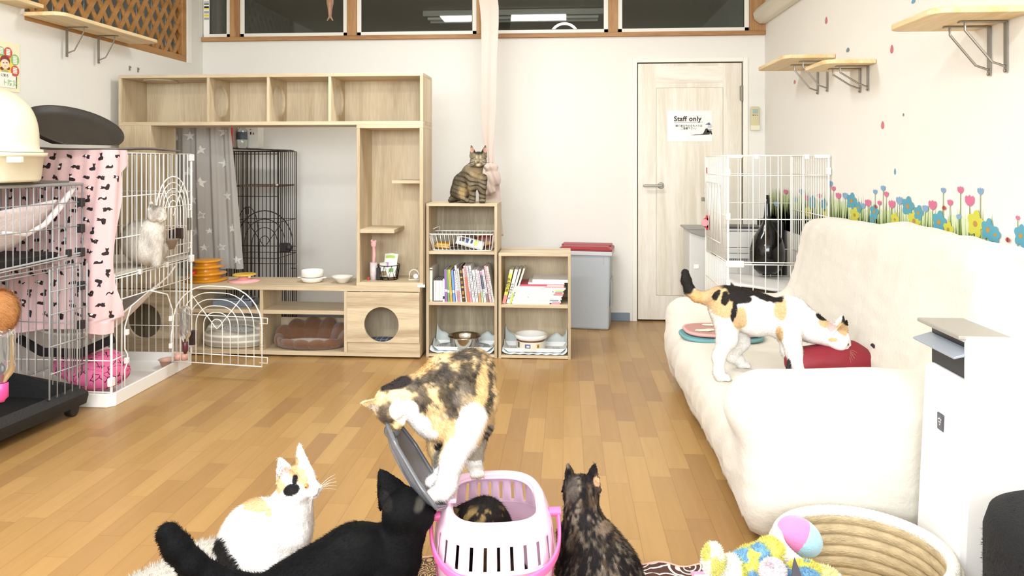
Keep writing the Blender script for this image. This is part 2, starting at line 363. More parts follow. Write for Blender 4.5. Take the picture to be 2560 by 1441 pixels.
# glazed high windows, a dim room behind them
M_alu = mat('white_window_frame', '#eeebe0', .4)
def glass_mat():
    m = bpy.data.materials.new('dark_window_glass'); m.use_nodes = True; nt = m.node_tree; nt.nodes.clear(); N = nt.nodes.new
    o = N('ShaderNodeOutputMaterial'); t = N('ShaderNodeBsdfTransparent'); t.inputs[0].default_value = (.86, .87, .85, 1)
    g = N('ShaderNodeBsdfGlossy'); g.inputs[0].default_value = (.8, .8, .8, 1); g.inputs['Roughness'].default_value = .03
    f = N('ShaderNodeFresnel'); f.inputs[0].default_value = 1.5; mx = N('ShaderNodeMixShader')
    nt.links.new(f.outputs[0], mx.inputs[0]); nt.links.new(t.outputs[0], mx.inputs[1]); nt.links.new(g.outputs[0], mx.inputs[2]); nt.links.new(mx.outputs[0], o.inputs[0]); return m
M_glass = glass_mat()
for i, (a, b_, fr) in enumerate([(508, 577, .0), (600, 869, .022), (892, 1192, .022), (1206, 1521, .028), (1544, 1873, .028)]):
    x0, x1 = wx(a), wx(b_); fw = .034
    z0 = ZS+.032; z1 = ZC
    f = MB().box(x0, x1, YB, YB+.03, z0, z0+.03).box(x0, x1, YB, YB+.03, z1-.04, z1).box(x0, x0+fw, YB, YB+.03, z0, z1).box(x1-fw, x1, YB, YB+.03, z0, z1)
    wf = mk('window_%d' % (i+1), f, M_alu, loc=((x0+x1)/2, YB, z0), bevel=.003, **S)
    mk('pane', MB().box(x0+fw-.002, x1-fw+.002, YB+.012, YB+.017, z0+.028, z1-.038), M_glass, wf)
    g = mat('black_gasket', '#24241f', .6)
    q = .004; X0, X1, Z0, Z1 = x0+fw, x1-fw, z0+.03, z1-.04
    mk('seal', MB().box(X0, X1, YB+.006, YB+.012, Z0, Z0+q).box(X0, X0+q, YB+.006, YB+.012, Z0, Z1).box(X1-q, X1, YB+.006, YB+.012, Z0, Z1), g, wf)
M_dim = mat('dim_plaster', '#dcdcd2', .9, noise=.08, nscale=2); M_dim2 = mat('dim_ceiling', '#cdcdc4', .9)
mk('wall_far', MB().box(XL-.1, XR+.1, YB+2.8, YB+2.9, 0, ZC).box(XL-.1, XL, YB+.1, YB+2.8, 0, ZC).box(XR, XR+.1, YB+.1, YB+2.8, 0, ZC), M_dim, **S)
mk('ceiling_far', MB().box(XL, XR, YB+.11, YB+2.8, ZC-.012, ZC), M_dim2, **S)
mk('floor_far', MB().box(XL, XR, YB+.1, YB+2.8, -.1, 0), M_dim2, **S)
# things seen through the high glass, and lamp reflections modelled behind it
M_dkw = mat('off_white_enamel', '#cfcdc2', .5)
t = thing('strip_reflection', (-.55, 7.0, ZC-.1), 'long strip lamp behind the high glass left of the hanging curtain', 'ceiling light')  # added fixture standing in for the room lamp mirrored in the panes
mk('housing', MB().box(-1.35, .35, 6.93, 7.07, ZC-.075, ZC-.02), M_dkw, t, bevel=.006); mk('tube', MB().cyl((-1.3, 6.93, ZC-.10), (.3, 6.93, ZC-.10), .014, n=12).cyl((-1.3, 7.08, ZC-.10), (.3, 7.08, ZC-.10), .014, n=12), mat('tube_reflection', '#e8e8e0', .3, emit=.04), t)
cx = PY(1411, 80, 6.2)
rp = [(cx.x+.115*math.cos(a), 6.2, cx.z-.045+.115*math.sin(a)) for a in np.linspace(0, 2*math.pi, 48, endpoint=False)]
t = thing('ring_reflection', (cx.x, 6.2, cx.z-.3), 'glowing round ring lamp behind the high glass right of the curtain', 'lamp')  # emissive ring on an added stand, in place of a round lamp's reflection
mk('ring', MB().tube(rp, .011, 8, True), mat('reflection_glow', '#fffdf0', .3, emit=2.2), t, smooth=True); mk('stand', MB().cyl((cx.x, 6.2, cx.z-.16), (cx.x, 6.2, 1.7), .008).box(cx.x-.1, cx.x+.1, 6.1, 6.3, 1.67, 1.70), mat('dark_metal', '#34332f', .4), t)
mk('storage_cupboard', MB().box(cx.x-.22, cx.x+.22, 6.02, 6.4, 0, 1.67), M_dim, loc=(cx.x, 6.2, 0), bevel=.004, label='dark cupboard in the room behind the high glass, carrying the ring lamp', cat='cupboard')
p = PY(1080, 60, 7.9); mk('switch_box', MB().box(p.x-.04, p.x+.04, 8.24, 8.31, p.z-.05, p.z+.12), M_dkw, loc=(p.x, 8.3, p.z), bevel=.004, label='small pale box on the far wall behind the third high window', cat='box')
p = PY(775, 60, 7.9); mk('switch_box', MB().box(p.x-.04, p.x+.04, 8.24, 8.31, p.z-.08, p.z+.06), M_dkw, loc=(p.x, 8.3, p.z), bevel=.004, label='small pale box on the far wall seen left of the hanging fish', cat='box')
p = PY(1805, 60, 7.6); mk('wall_panel', MB().box(p.x-.09, p.x+.1, 8.2, 8.31, 1.4, PY(1800, 12, 7.6).z), mat('dim_panel', '#a8a89c', .8), loc=(p.x, 8.3, 1.4), bevel=.004, label='tall pale grey panel behind the rightmost high window', cat='panel')
# strip of printed label left of the first pane
mb = MB(); a = PY(510, 0, YB); b_ = PY(524, 95, YB); mb.box(a.x, b_.x, YB-.004, YB-.001, b_.z+.002, ZC)
lb = mk('label_strip', mb, mat('white_paper', '#f6f4ee', .7), loc=(a.x, YB, b_.z), label='narrow white printed strip with yellow marks beside the left high window', cat='sign')
mb = MB()
for (y0, y1, mi) in [(4, 7, 1), (16, 20, 2), (17, 24, 0), (28, 34, 1), (36, 42, 0), (44, 50, 1), (9, 12, 2)]:
    q0 = PY(511, y1, YB); q1 = PY(523, y0, YB); mb.box(q0.x, q1.x, YB-.0052, YB-.0042, q0.z, q1.z, mi)
mk('print', mb, [mat('yellow_print', '#e8cf4a', .6), mat('grey_print', '#a8a8a2', .6), mat('black_print', '#2b2a28', .6)], lb)
# ------------------------------------------------------------------ lattice on the left wall
t = thing('lattice_panel', (XL, (LY1+LY0)/2, LZ0), 'orange-brown diagonal wooden lattice set in the left wall above the shelf', 'lattice')
M_lat = wood('honey_pine', '#b98850', '#a07038', 'y', .5, 10)
xo = XL-.02
fr = MB().box(xo-.03, xo+.02, LYS, LY1, LZ0, LZ0+.045).box(xo-.03, xo+.02, LY1-.055, LY1, LZ0+.045, ZC-.001)
mk('frame', fr, M_lat, t, bevel=.003)
def slats(sign, xa):
    mb = MB(); pitch = .115; y = LY0-1.6
    lo, hi, yl, yh = LZ0+.04, ZC-.001, LYS, LY1-.05; sl = 1.35
    while y < LY1+1.6:
        pts = []
        # slat centre line z = lo + sign*sl*(Y - y)
        hw = .021/math.cos(math.atan(sl))*1.0
        poly = [(y-hw/sl*1.0, lo)] if False else None
        za, zb = lo, hi; ya = y; yb = y+sign*(zb-za)/sl
        w2_ = .017*math.sqrt(1+sl*sl)/sl
        P4 = [(ya-w2_, za), (ya+w2_, za), (yb+w2_, zb), (yb-w2_, zb)]
        # clip to the opening in Y
        def clip(P, lim, ge):
            out = []
            for i in range(len(P)):
                p_, q_ = P[i], P[(i+1) % len(P)]; ip = (p_[0] >= lim) == ge; iq = (q_[0] >= lim) == ge
                if ip: out.append(p_)
                if ip != iq: tt = (lim-p_[0])/(q_[0]-p_[0]); out.append((lim, p_[1]+tt*(q_[1]-p_[1])))
            return out
        P4 = clip(P4, yl, True); P4 = clip(P4, yh, False) if P4 else P4
        if len(P4) > 2: mb.prism(P4, (xa, 0, 0), (0, 1, 0), (0, 0, 1), .007)
        y += pitch
    return mb
mk('slats', slats(1, xo), M_lat, t); mk('slats', slats(-1, xo-.0075), M_lat, t)
gm = MB(); M_wire = mat('pale_wire', '#d6d8da', .4, .3)
for k in range(24):
    y = LY0-.85+k*.09
    if y < LY1-.06: gm.cyl((xo-.06, y, LZ0), (xo-.06, y, ZC-.01), .0022, n=5)
for k in range(5): gm.cyl((xo-.06, LY0-.88, LZ0+.08+k*.09), (xo-.06, LY1-.05, LZ0+.08+k*.09), .0022, n=5)
mk('wire_mesh', gm, M_wire, t)
mk('wall_alcove', MB().box(XL-1.0, XL-.9, LY0-1.0, YB, 1.2, ZC).box(XL-.9, XL-.1, LY0-1.0, YB, 1.2, 1.25).box(XL-.9, XL-.1, YB-.1, YB, 1.25, ZC).box(XL-.9, XL-.1, LY0-1.0, LY0-.95, 1.25, ZC).box(XL-1.0, XL-.1, LY0-1.0, YB, ZC, ZC+.05), M_dim, **S)
# white casing at the end of the lattice opening
a = PX(478, 157, XL); mk('trim_3', MB().box(XL-.03, XL+.006, LY1, a.y, LZ0-.002, ZC), mat('white_trim', '#f6f3ea', .5), bevel=.002, **S)
# ------------------------------------------------------------------ wall shelves on brackets
M_shelf = wood('pale_pine', '#e9d2a6', '#d6b57e', 'y', .5, 14); M_brk = mat('brushed_steel', '#9a958c', .35, .85)
def wall_shelf(label, X0, side, y0, y1, z, depth, brks, rad=.05, shape=None, bh=.16, bd=.16, skew=0):
    """side = +1: board grows from the wall at X0 towards +x; brackets at the given y"""
    t = thing('wall_shelf', (X0, (y0+y1)/2, z), label, 'shelf', 'pine cat steps on brackets')
    pts = []
    if shape: pts = shape
    else:
        for (cx_, cy_, a0) in [(depth-rad, y0+rad, -90), (depth-rad, y1-rad, 0)]:
            for k in range(7): a = R(a0+15*k); pts.append((cx_+rad*math.cos(a), cy_+rad*math.sin(a)))
        pts = [(.002, y0)]+pts+[(.002, y1)]
    mb = MB(); mb.prism([(X0+side*p[0], p[1]) for p in pts], (0, 0, z), (1, 0, 0), (0, 1, 0), .02)
    mk('board', mb, M_shelf, t, bevel=.003)
    for y in brks:
        b = MB(); x = X0+side*.004
        b.box(min(x, x+side*.004), max(x, x+side*.004), y-.009, y+.009, z-bh, z-.004)
        b.box(min(x, x+side*bd), max(x, x+side*bd), y-.009, y+.009, z-.006, z-.002)
        b.tube([(x+side*.004, y, z-bh+.02), (x+side*.045, y, z-bh+.035), (x+side*(bd-.02), y, z-.03), (x+side*(bd-.02), y, z-.005)], .004, 6)
        b.sph((x+side*.006, y, z-bh+.006), .0045, 8, 6)
        mk('bracket', b, M_brk, t)
# right wall: far, middle and near steps
zA = PX(2090, 137, XR).z; yA1 = PX(2065, 137, XR).y; 
def rshelf(label, pL, pR, yedge, brk, depth, bh=.15):
    """pL far inner end and pR near inner end on the wall; yedge top height pixel at pR"""
    y0, y1 = PX(pR, yedge, XR).y, PX(pL, yedge, XR).y; z = PX(pR, yedge, XR).z
    wall_shelf(label, XR, -1, y0, y1, z-.02, depth, [PX(b, yedge, XR).y for b in brk], bh=bh, bd=min(.15, depth-.05))
rshelf('farthest pale pine cat step high on the right wall beside the door', 2004, 2090, 135, (2046, 2070), .27, .17)
rshelf('middle pale pine cat step on the right wall, slightly lower and nearer', 2125, 2192, 147, (2152, 2172), .235, .12)
rshelf('nearest and largest pale pine cat step at the upper right', 2435, 2590, 12, (2477, 2519), .30, .17)
# left wall shelf under the lattice
z = PX(232, 92, XL+.0).z
y0 = PX(118, 40, XL).y; y1 = PX(372, 100, XL+.02).y
za = PX(235, 165, XL).z
ysh = PX(61, 33, XL+.03).y; wall_shelf('long pale pine shelf fixed under the lattice on the left wall', XL+.022, 1, ysh, PX(315, 110, XL).y, PX(61, 33, XL).z-.02, PY(143, 29, ysh).x-XL, [PX(155, 70, XL).y, PX(235, 90, XL).y], rad=.05, bh=.165, bd=.12)
# two small screws above the cat furniture
for i, px_ in enumerate((323, 344)):
    p = PX(px_, 172+4*i, XL); mk('wall_hook', MB().box(p.x, p.x+.006, p.y-.005, p.y+.005, p.z-.012, p.z+.018).cyl((p.x+.006, p.y, p.z+.01), (p.x+.012, p.y, p.z+.01), .004, n=8), M_brk, loc=(XL, p.y, p.z), label=['left', 'right'][i]+' one of two small metal bracket ends above the tall unit', cat='bracket', group='bracket ends on the left wall')
a, b_ = PX(-20, 8, XL), PX(54, 22, XL)
mk('wall_ledge', MB().box(XL, XL+.12, a.y, b_.y, b_.z+.0, b_.z+.02), M_shelf, loc=(XL, b_.y, b_.z), bevel=.003, label='small pale ledge at the top left corner of the wall', cat='shelf')
# ------------------------------------------------------------------ pipe cover in the upper right corner
ya, xa = YB-.035, XR
zt = PX(1912, 62, XR).z
prof = [(0, 0), (-.05, .0), (-.085, .03), (-.095, .075), (-.07, .11), (0, .11)]
mk('pipe_cover', MB().prism([(XR+q[0], zt+q[1]) for q in prof], (0, ya, 0), (1, 0, 0), (0, 0, 1), 3.6), mat('beige_plastic', '#ddd6c4', .45), loc=(XR, 4, zt), bevel=.008, label='long beige pipe cover running along the top of the right wall', cat='pipe cover')
# ------------------------------------------------------------------ staff door
M_door = wood('whitewashed_door', '#f1ebdf', '#ddd4c3', 'z', .55, 7); M_doorx = wood('whitewashed_rail', '#f1ebdf', '#ddd4c3', 'x', .55, 7)
fr = MB(); w_ = .035
fr.box(DX0-.03, DX0+.003, YB-.014, YB+.04, 0, DZ+.03).box(DX1-.003, DX1+.03, YB-.014, YB+.04, 0, DZ+.03).box(DX0+.003, DX1-.003, YB-.014, YB+.04, DZ-.001, DZ+.03)
mk('door_1_frame', fr, mat('cream_door_frame', '#f3eee4', .5), bevel=.003, **S)
x0, x1, z1 = DX0+.010, DX1-.012, DZ-.010; yd = YB-.002
mk('door_1_gap', MB().box(DX0, DX1, YB+.04, YB+.05, 0, DZ), mat('door_gap_dark', '#4a3a30', .9), **S)
mb = MB(); mb.box(x0, x1, yd, yd+.03, .012, z1)
dr = mk('door_1', mb, M_door, loc=((x0+x1)/2, yd, 0), bevel=.002, **S)
ix0, ix1 = PY(1641, 300, YB).x, PY(1807, 300, YB).x; it = PY(1720, 220, YB).z; ib = PY(1641, 738, YB).z
mk('door_panel', MB().box(ix0, ix1, yd-.004, yd, ib, it), wood('whitewashed_panel', '#f0e9dc', '#dcd3c0', 'z', .5, 6, knots=True), dr, bevel=.003)
mk('door_rail', MB().box(ix0, ix1, yd-.002, yd, PY(1700, 207, YB).z, PY(1700, 166, YB).z), M_doorx, dr)
M_line = mat('groove_shadow_brown', '#a8977c', .8)
g = MB(); q = .0022
for (a0, a1, b0, b1) in [(ix0-q, ix0, ib, it), (ix1, ix1+q, ib, it)]: g.box(a0, a1, yd-.0008, yd, b0, b1)
g.box(ix0-q, ix1+q, yd-.0008, yd, it, it+q).box(ix0-q, ix1+q, yd-.0008, yd, ib-q, ib)
mk('door_groove', g, M_line, dr)
hx, hz = PY(1613, 464, YB), PY(1656, 464, YB)
hb = MB().cyl((hz.x-.012, yd, hx.z), (hz.x-.012, yd-.008, hx.z), .024, n=20).cyl((hz.x-.012, yd-.006, hx.z), (hz.x-.012, yd-.045, hx.z), .009, n=12)
hb.box(hx.x-.02, hz.x-.004, yd-.055, yd-.04, hx.z-.009, hx.z+.009)
mk('door_handle', hb, mat('satin_nickel', '#8f8a80', .3, .9), dr, bevel=.004)
p0, p1 = PY(1853, 214, YB), PY(1853, 253, YB)
mk('hinge', MB().cyl((p0.x+.002, yd-.012, p1.z), (p0.x+.002, yd-.012, p0.z), .007, n=12).box(p0.x-.012, p0.x+.02, yd-.009, yd-.004, p1.z+.005, p0.z-.005), mat('satin_nickel', '#8f8a80', .3, .9), dr, bevel=.001)
# notice on the door
a, b_ = PY(1668, 354, YB), PY(1780, 277, YB); ys = yd-.0065; SX = (b_.x-a.x)
sg = mk('notice', MB().box(a.x, b_.x, ys, ys+.0012, a.z, b_.z), mat('glossy_white_sheet', '#f3f1ec', .25, coat=.5), loc=(a.x, ys, a.z), label='white Staff only notice sheet with a cat drawing taped to the door', cat='sign')
M_ink = mat('black_ink', '#3a342d', .6); tp = MB()
sx = SX/112.; P = lambda x, y: (a.x+(x-1668)*sx, ys-.0006, b_.z-(y-277)*sx)
vs, fs = text_mb('Staff only', 17.2*sx, P(1684.5, 303), (1, 0, 0), (0, 0, 1), (0, 0, 0), bold=.55*sx, sp=1.06); tp.add(vs, fs)
tp.box(P(1684, 0)[0], P(1757, 0)[0], ys-.0008, ys-.0004, P(0, 306.0)[2], P(0, 305.3)[2])
vs, fs = text_mb('関係者以外の立ち入りは', 6.1*sx, P(1688.4, 317.6), (1, 0, 0), (0, 0, 1), (0, 0, 0), bold=.12*sx); tp.add(vs, fs)
vs, fs = text_mb('ご遠慮下さい。', 6.1*sx, P(1701, 324), (1, 0, 0), (0, 0, 1), (0, 0, 0), bold=.12*sx); tp.add(vs, fs)
mk('lettering', tp, M_ink, sg)
cat2 = [(1725, 339), (1736, 337.6), (1750, 336.8), (1757, 335), (1760, 329), (1763, 323), (1767, 321), (1770, 325), (1772, 330), (1775, 333), (1773, 337.5), (1763, 338), (1750, 338.4), (1738, 339)]
dr2 = MB().prism([(P(x, y)[0], P(x, y)[2]) for x, y in cat2], (0, ys-.0008, 0), (1, 0, 0), (0, 0, 1), -.0003)
for (pts, mi) in [([(1767, 327), (1778, 327), (1780, 337.5), (1777, 337.5), (1773, 331), (1767, 332)], 0), ([(1768, 322), (1777, 321), (1780, 317), (1778, 311), (1772, 311), (1769, 315)], 1), ([(1762, 312), (1773, 313), (1776, 311), (1772, 306.5), (1768, 309)], 2), ([(1768, 325), (1779, 324), (1779, 325.4), (1768, 326.4)], 2)]:
    dr2.prism([(P(x, y)[0], P(x, y)[2]) for x, y in pts], (0, ys-.0008, 0), (1, 0, 0), (0, 0, 1), -.0003-.0001*mi, mi)
mk('cat_drawing', dr2, [M_ink, mat('pale_blue_ink', '#c9cbd8', .6), mat('violet_ink', '#6d6c86', .6)], sg)
# remote control holder
a, b_ = PY(1875, 326, YB), PY(1898, 267, YB)
rm = thing('remote_control', (a.x, YB, a.z), 'yellowed remote control hanging in a holder right of the door', 'remote control')
mk('body', MB().box(a.x+.002, b_.x-.002, YB-.022, YB-.006, a.z+.01, b_.z), mat('aged_plastic', '#cfc59c', .45), rm, bevel=.006)
mk('holder', MB().box(a.x-.001, b_.x+.001, YB-.026, YB, a.z, a.z+.035), mat('cream_holder', '#e6dfc4', .45), rm, bevel=.003)
mk('screen', MB().box(a.x+.014, b_.x-.014, YB-.0235, YB-.022, b_.z-.05, b_.z-.018), mat('lcd_green', '#9fb3a6', .3), rm)
bt = MB()
for k in range(3): bt.cyl((a.x+.018+.014*k, YB-.0245, b_.z-.062), (a.x+.018+.014*k, YB-.021, b_.z-.062), .005 if k == 0 else .0038, n=10)
mk('buttons', bt, mat('grey_button', '#5f615c', .5), rm)
# wall stickers: petals and flower border on the right wall
pc = {'r': mat('sticker_red', '#c9757c', .6), 'b': mat('sticker_blue', '#6f9cb6', .6), 'g': mat('sticker_grey', '#7d8a90', .6)}
for i, (x, y, w1, h1, c, lb) in enumerate([(2066, 51, 3, 9, 'r', 'small red petal sticker high on the right wall near the pipe cover'), (2284, 3, 5, 6, 'b', 'blue petal sticker at the very top of the right wall'), (2230, 123, 4, 11, 'r', 'red petal sticker on the right wall between middle and near steps'),
        (2120, 125, 4, 6, 'g', 'dark blue-grey petal sticker just above the middle cat step'), (1987, 205, 2.5, 5, 'r', 'tiny red petal sticker below the farthest cat step'), (2207, 313, 4, 10, 'r', 'red petal sticker midway up the right wall'), (2259, 287, 2, 4, 'g', 'tiny grey petal sticker in the middle of the right wall'), (2238, 429, 2.5, 8, 'b', 'slim blue petal sticker above the flower border')]):
    c0 = PX(x, y, XR); e = PX(x+w1, y, XR); hh = h1*(-SNT+0+math.hypot(c0.x, c0.y)/F*1.0)/1; hz_ = h1*(c0.y*CST-c0.x*SNT)/F; wy = abs(c0.y-e.y)
    pts = [(c0.y+wy*math.sin(q_)*(1-.25*math.cos(q_)), c0.z+hz_*math.cos(q_)) for q_ in np.linspace(0, 2*math.pi, 14, endpoint=False)]
    mk('petal_sticker', MB().prism(pts, (XR-.0012, 0, 0), (0, 1, 0), (0, 0, 1), .0008), pc[c], loc=(XR, c0.y, c0.z), label=lb, cat='wall sticker', group='petal stickers on the right wall')
fb = MB(); rg = random.Random(3)
BL = [0.0]
def fp(pts, mi, x=0): fb.prism(pts, (XR-.0012-x-BL[0], 0, 0), (0, 1, 0), (0, 0, 1), .0004, mi)
zb = .72; Y = 5.4
backing = [(5.42, zb)]
yy = 5.42
while yy > 1.2:
    base = 1.0-.0*yy if yy > 2.62 else .93
    if 2.38 < yy < 2.62: base = .86
    backing.append((yy, base-.03+.045*rg.random()-.04)); yy -= .045
backing.append((1.2, zb)); fp(backing, 0)
nb = 620
for k in range(nb):
    yb = 1.22+4.18*k/nb+rg.random()*.01; hgt = (.16+.13*rg.random()) if (yb > 2.62) else (.07+.07*rg.random() if yb > 2.38 else .10+.12*rg.random())
    ln_ = rg.uniform(-.02, .02); w2_ = .009+.010*rg.random(); fp([(yb-w2_, zb), (yb+w2_, zb), (yb+w2_*.6+ln_*.5, zb+hgt*.6), (yb+ln_, zb+hgt)], 1+rg.randrange(3), .0004)
def bloom(px_, py_, rpx, kind):
    BL[0] += .00006; c = PX(px_, py_, XR-.002); d = c.y*CST-c.x*SNT; r_ = rpx*d/F; wy = abs(PX(px_+rpx, py_, XR-.002).y-PX(px_-rpx, py_, XR-.002).y)/2/r_*.95
    if kind in 'pbc':
        mi = {'p': 4, 'b': 5, 'c': 5}[kind]
        sc_ = [(-.8, .55), (-.55, .95), (-.3, .6), (0, 1.1), (.3, .6), (.55, .95), (.8, .55), (.75, -.3), (.35, -.85), (0, -1), (-.35, -.85), (-.75, -.3)]
        fp([(c.y+q[0]*r_*1.1*wy, c.z+q[1]*r_) for q in sc_], mi, .0012)
        fp([(c.y-.002, c.z-r_), (c.y+.002, c.z-r_), (c.y+.004, zb), (c.y-.002, zb)], 3, .0008)
    elif kind == 'l':
        fp([(c.y+r_*wy*math.cos(q), c.z+r_*math.sin(q)) for q in np.linspace(0, 6.28, 14, endpoint=False)], 9, .0024)
        fp([(c.y+.15*r_, c.z+r_), (c.y-.15*r_, c.z+r_), (c.y-.15*r_, c.z-r_), (c.y+.15*r_, c.z-r_)], 10, .003)
    else:
        mi = 7 if kind == 'y' else 6; pts = []
        for q in np.linspace(0, 2*math.pi, 36, endpoint=False): rr = r_*(.72+.38*abs(math.cos(2.5*q+.5))); pts.append((c.y+rr*math.sin(q)*wy*.8, c.z+rr*math.cos(q)*1.25))
        fp(pts, mi, .0014); fp([(c.y+.22*r_*wy*math.cos(q), c.z+.3*r_*math.sin(q)) for q in np.linspace(0, 6.28, 12, endpoint=False)], 8, .002)
for b in [(2076, 460, 7, 'b'), (2084, 472, 6, 'p'), (2096, 490, 8, 'p'), (2113, 490, 8, 'b'), (2129, 503, 16, 't'), (2146, 519, 11, 't'), (2158, 515, 7, 'b'), (2170, 508, 9, 'p'), (2137, 538, 15, 'y'), (2186, 530, 14, 't'), (2188, 480, 6, 'b'), (2208, 471, 7, 'b'), (2216, 486, 7, 'p'), (2199, 508, 6, 'p'), (2190, 517, 4, 'l'), (2181, 548, 9, 't'),
        (2230, 511, 10, 'p'), (2249, 502, 10, 'b'), (2270, 516, 19, 't'), (2238, 549, 13, 'y'), (2286, 553, 20, 'y'), (2297, 533, 15, 't'), (2314, 522, 9, 'b'), (2332, 513, 12, 'p'), (2359, 476, 7, 'b'), (2376, 507, 8, 'p'), (2402, 475, 9, 'p'), (2425, 502, 14, 'p'), (2452, 478, 9, 'b'), (2349, 556, 22, 't'), (2362, 520, 5, 'l'), (2440, 560, 26, 'y'), (2398, 543, 7, 'b'), (2372, 574, 16, 'y'), (2472, 575, 22, 't'), (2490, 588, 16, 't'), (2546, 545, 6, 'p'), (2554, 590, 22, 't'), (2522, 600, 6, 'l'),
        (1990, 500, 6, 'b'), (2005, 480, 7, 'b'), (2018, 495, 7, 'p'), (2032, 505, 12, 't'), (2050, 490, 6, 'p'), (2060, 510, 10, 't'), (1965, 480, 6, 'p'), (1942, 510, 7, 'b'), (2022, 530, 11, 'y'), (2067, 540, 12, 'y')]: bloom(*b)
mk('flower_sticker_border', fb, [mat('sticker_pale_green', '#d3dbb8', .6), mat('blade_green', '#93a968', .6), mat('blade_light', '#b5c488', .6), mat('blade_deep', '#748d4c', .6), mat('tulip_pink', '#cf6f92', .6), mat('tulip_blue', '#7fa3c4', .6), mat('bloom_teal', '#559cb2', .6), mat('bloom_yellow', '#c9c747', .6), mat('bloom_heart', '#b9893c', .6), mat('ladybird_red', '#b5483e', .6), mat('ladybird_black', '#2e2a28', .6)],
   loc=(XR, 3, zb), label='long flower meadow sticker border of tulips and grass on the right wall', cat='wall sticker')
# poster on the left wall (cut by the frame)
def PL(px_, py_, x=0): q = PX(px_, py_, XL+.004+x); return q
pt_ = MB(); a0, a1 = PX(-60, 100, XL).y, PX(48, 108, XL).y; zt_, zb_ = PX(48, 112, XL).z, PX(48, 232, XL).z
ps = mk('poster', MB().box(XL, XL+.003, a0, a1, zb_, zt_), mat('pale_yellow_paper', '#f3ecc6', .6), loc=(XL, a1, zb_), label='pale yellow poster of a girl and coloured speech circles on the left wall', cat='poster')
mb = MB()
def circ(px_, py_, r1, r2, mi, x):
    c = PX(px_, py_, XL+.003); ry = abs(PX(px_+r1, py_, XL).y-c.y); rz = r2*(c.y*CST-c.x*SNT)/F
    mb.prism([(c.y+ry*math.cos(q), c.z+rz*math.sin(q)) for q in np.linspace(0, 6.283, 24, endpoint=False)], (XL+.003+x, 0, 0), (0, 1, 0), (0, 0, 1), .0003, mi)
def pbox(x0_, x1_, y0_, y1_, mi, x):
    A = PX(x0_, y1_, XL+.003); B = PX(x1_, y0_, XL+.003); mb.box(XL+.003+x, XL+.0033+x, A.y, B.y, min(A.z, B.z), max(A.z, B.z), mi)
circ(12, 160, 26, 38, 4, .0001)
circ(2, 128, 9, 12, 0, .0004); circ(20, 132, 9, 14, 1, .0006); circ(37, 150, 9, 14, 0, .0008); circ(37, 178, 9, 14, 1, .001)
for cx_, cy_, n_ in [(20, 132, 4), (37, 150, 5), (37, 178, 4), (2, 128, 4)]:
    for k in range(n_): pbox(cx_-5, cx_+5, cy_-8+4*k, cy_-6.8+4*k, 3, .0014)
circ(12, 152, 11, 14, 2, .0012); circ(12, 160, 9.5, 12, 5, .0016); circ(4, 171, 3, 4, 2, .0014); circ(20, 171, 3, 4, 2, .0014)
circ(8, 157, .9, 1.2, 6, .002); circ(16, 157, .9, 1.2, 6, .002); pbox(10, 14, 164.6, 165.2, 1, .002); circ(12, 179, 7, 5, 7, .0014)
pbox(-20, 29, 183, 191, 3, .002); pbox(-20, 39, 192, 214, 3, .0022); pbox(8, 41, 214, 217, 6, .0018); pbox(39, 41.5, 192, 216, 6, .0018)
for (s_, px_, py_, sz, mi_) in [('に知ろ', 2, 190, 6.5, 6), ('ト防災', 6, 211, 12.5, 0)]:
    o_ = PX(px_, py_, XL+.0058); d_ = (o_.y*CST-o_.x*SNT)/F
    vs, fs = text_mb(s_, sz*d_*1.35, (XL+.0058, o_.y, o_.z), (0, 1, 0), (0, 0, 1), (0, 0, 0), bold=.0003); mb.add(vs, fs, mi_)
mk('print', mb, [mat('poster_green', '#8fbf74', .6), mat('poster_red', '#cf5b52', .6), mat('poster_hair', '#8c3a3a', .6), mat('poster_white', '#f7f3ea', .6), mat('poster_yellow', '#f0dc5c', .6), mat('poster_skin', '#f5dcc0', .6), mat('poster_black', '#332b24', .6), mat('poster_olive', '#b2b27a', .6)], ps)
# ================================================================== THE CAT FURNITURE (free-standing partition of oak-look boxes)
OAK = dict(c1='#d2c1a3', c2='#b29e7f')
M_oz = wood('oak_upright', OAK['c1'], OAK['c2'], 'z', .5, 6); M_ox = wood('oak_level', OAK['c1'], OAK['c2'], 'x', .5, 6)
M_oe = wood('oak_edge', '#dfcca4', '#cdb88e', 'x', .5, 10)
UY, UD = 4.34, .29; UB = UY+UD
def ux(px_, Y=None): return PY(px_, 400, Y or UY).x
def uz(py_, px_=680, Y=None): return PY(px_, py_, Y or UY).z
T_ = .018
# --- TV board: floor level cabinet
bx0, bx1 = ux(288), ux(1050); zb1 = PY(900, 715, UY).z; 
cab = thing('low_cabinet', ((bx0+bx1)/2, UY+UD/2, 0), 'long low oak-look cabinet with open shelves standing on the floor under the arch', 'cabinet')
mk('top_board', MB().box(bx0, bx1, UY-.004, UB, zb1-.032, zb1), M_ox, cab, bevel=.0015)
mk('bottom_board', MB().box(bx0, bx1, UY, UB, .012, .036), M_ox, cab, bevel=.0015)
dvs = [ux(476), ux(653), ux(864)]
for x in dvs: mk('divider', MB().box(x-.010, x+.010, UY, UB, .036, zb1-.032), M_oz, cab, bevel=.0015)
for x in (bx0+.009, bx1-.009): mk('side_panel', MB().box(x-.009, x+.009, UY+.018, UB, .036, zb1-.032), M_oz, cab, bevel=.0015)
zs = PY(760, 782, UY).z
for a, b_ in ((dvs[0], dvs[1]), (dvs[1], dvs[2])): mk('shelf', MB().box(a+.010, b_-.010, UY+.003, UB, zs-.011, zs+.011), M_ox, cab, bevel=.0015)
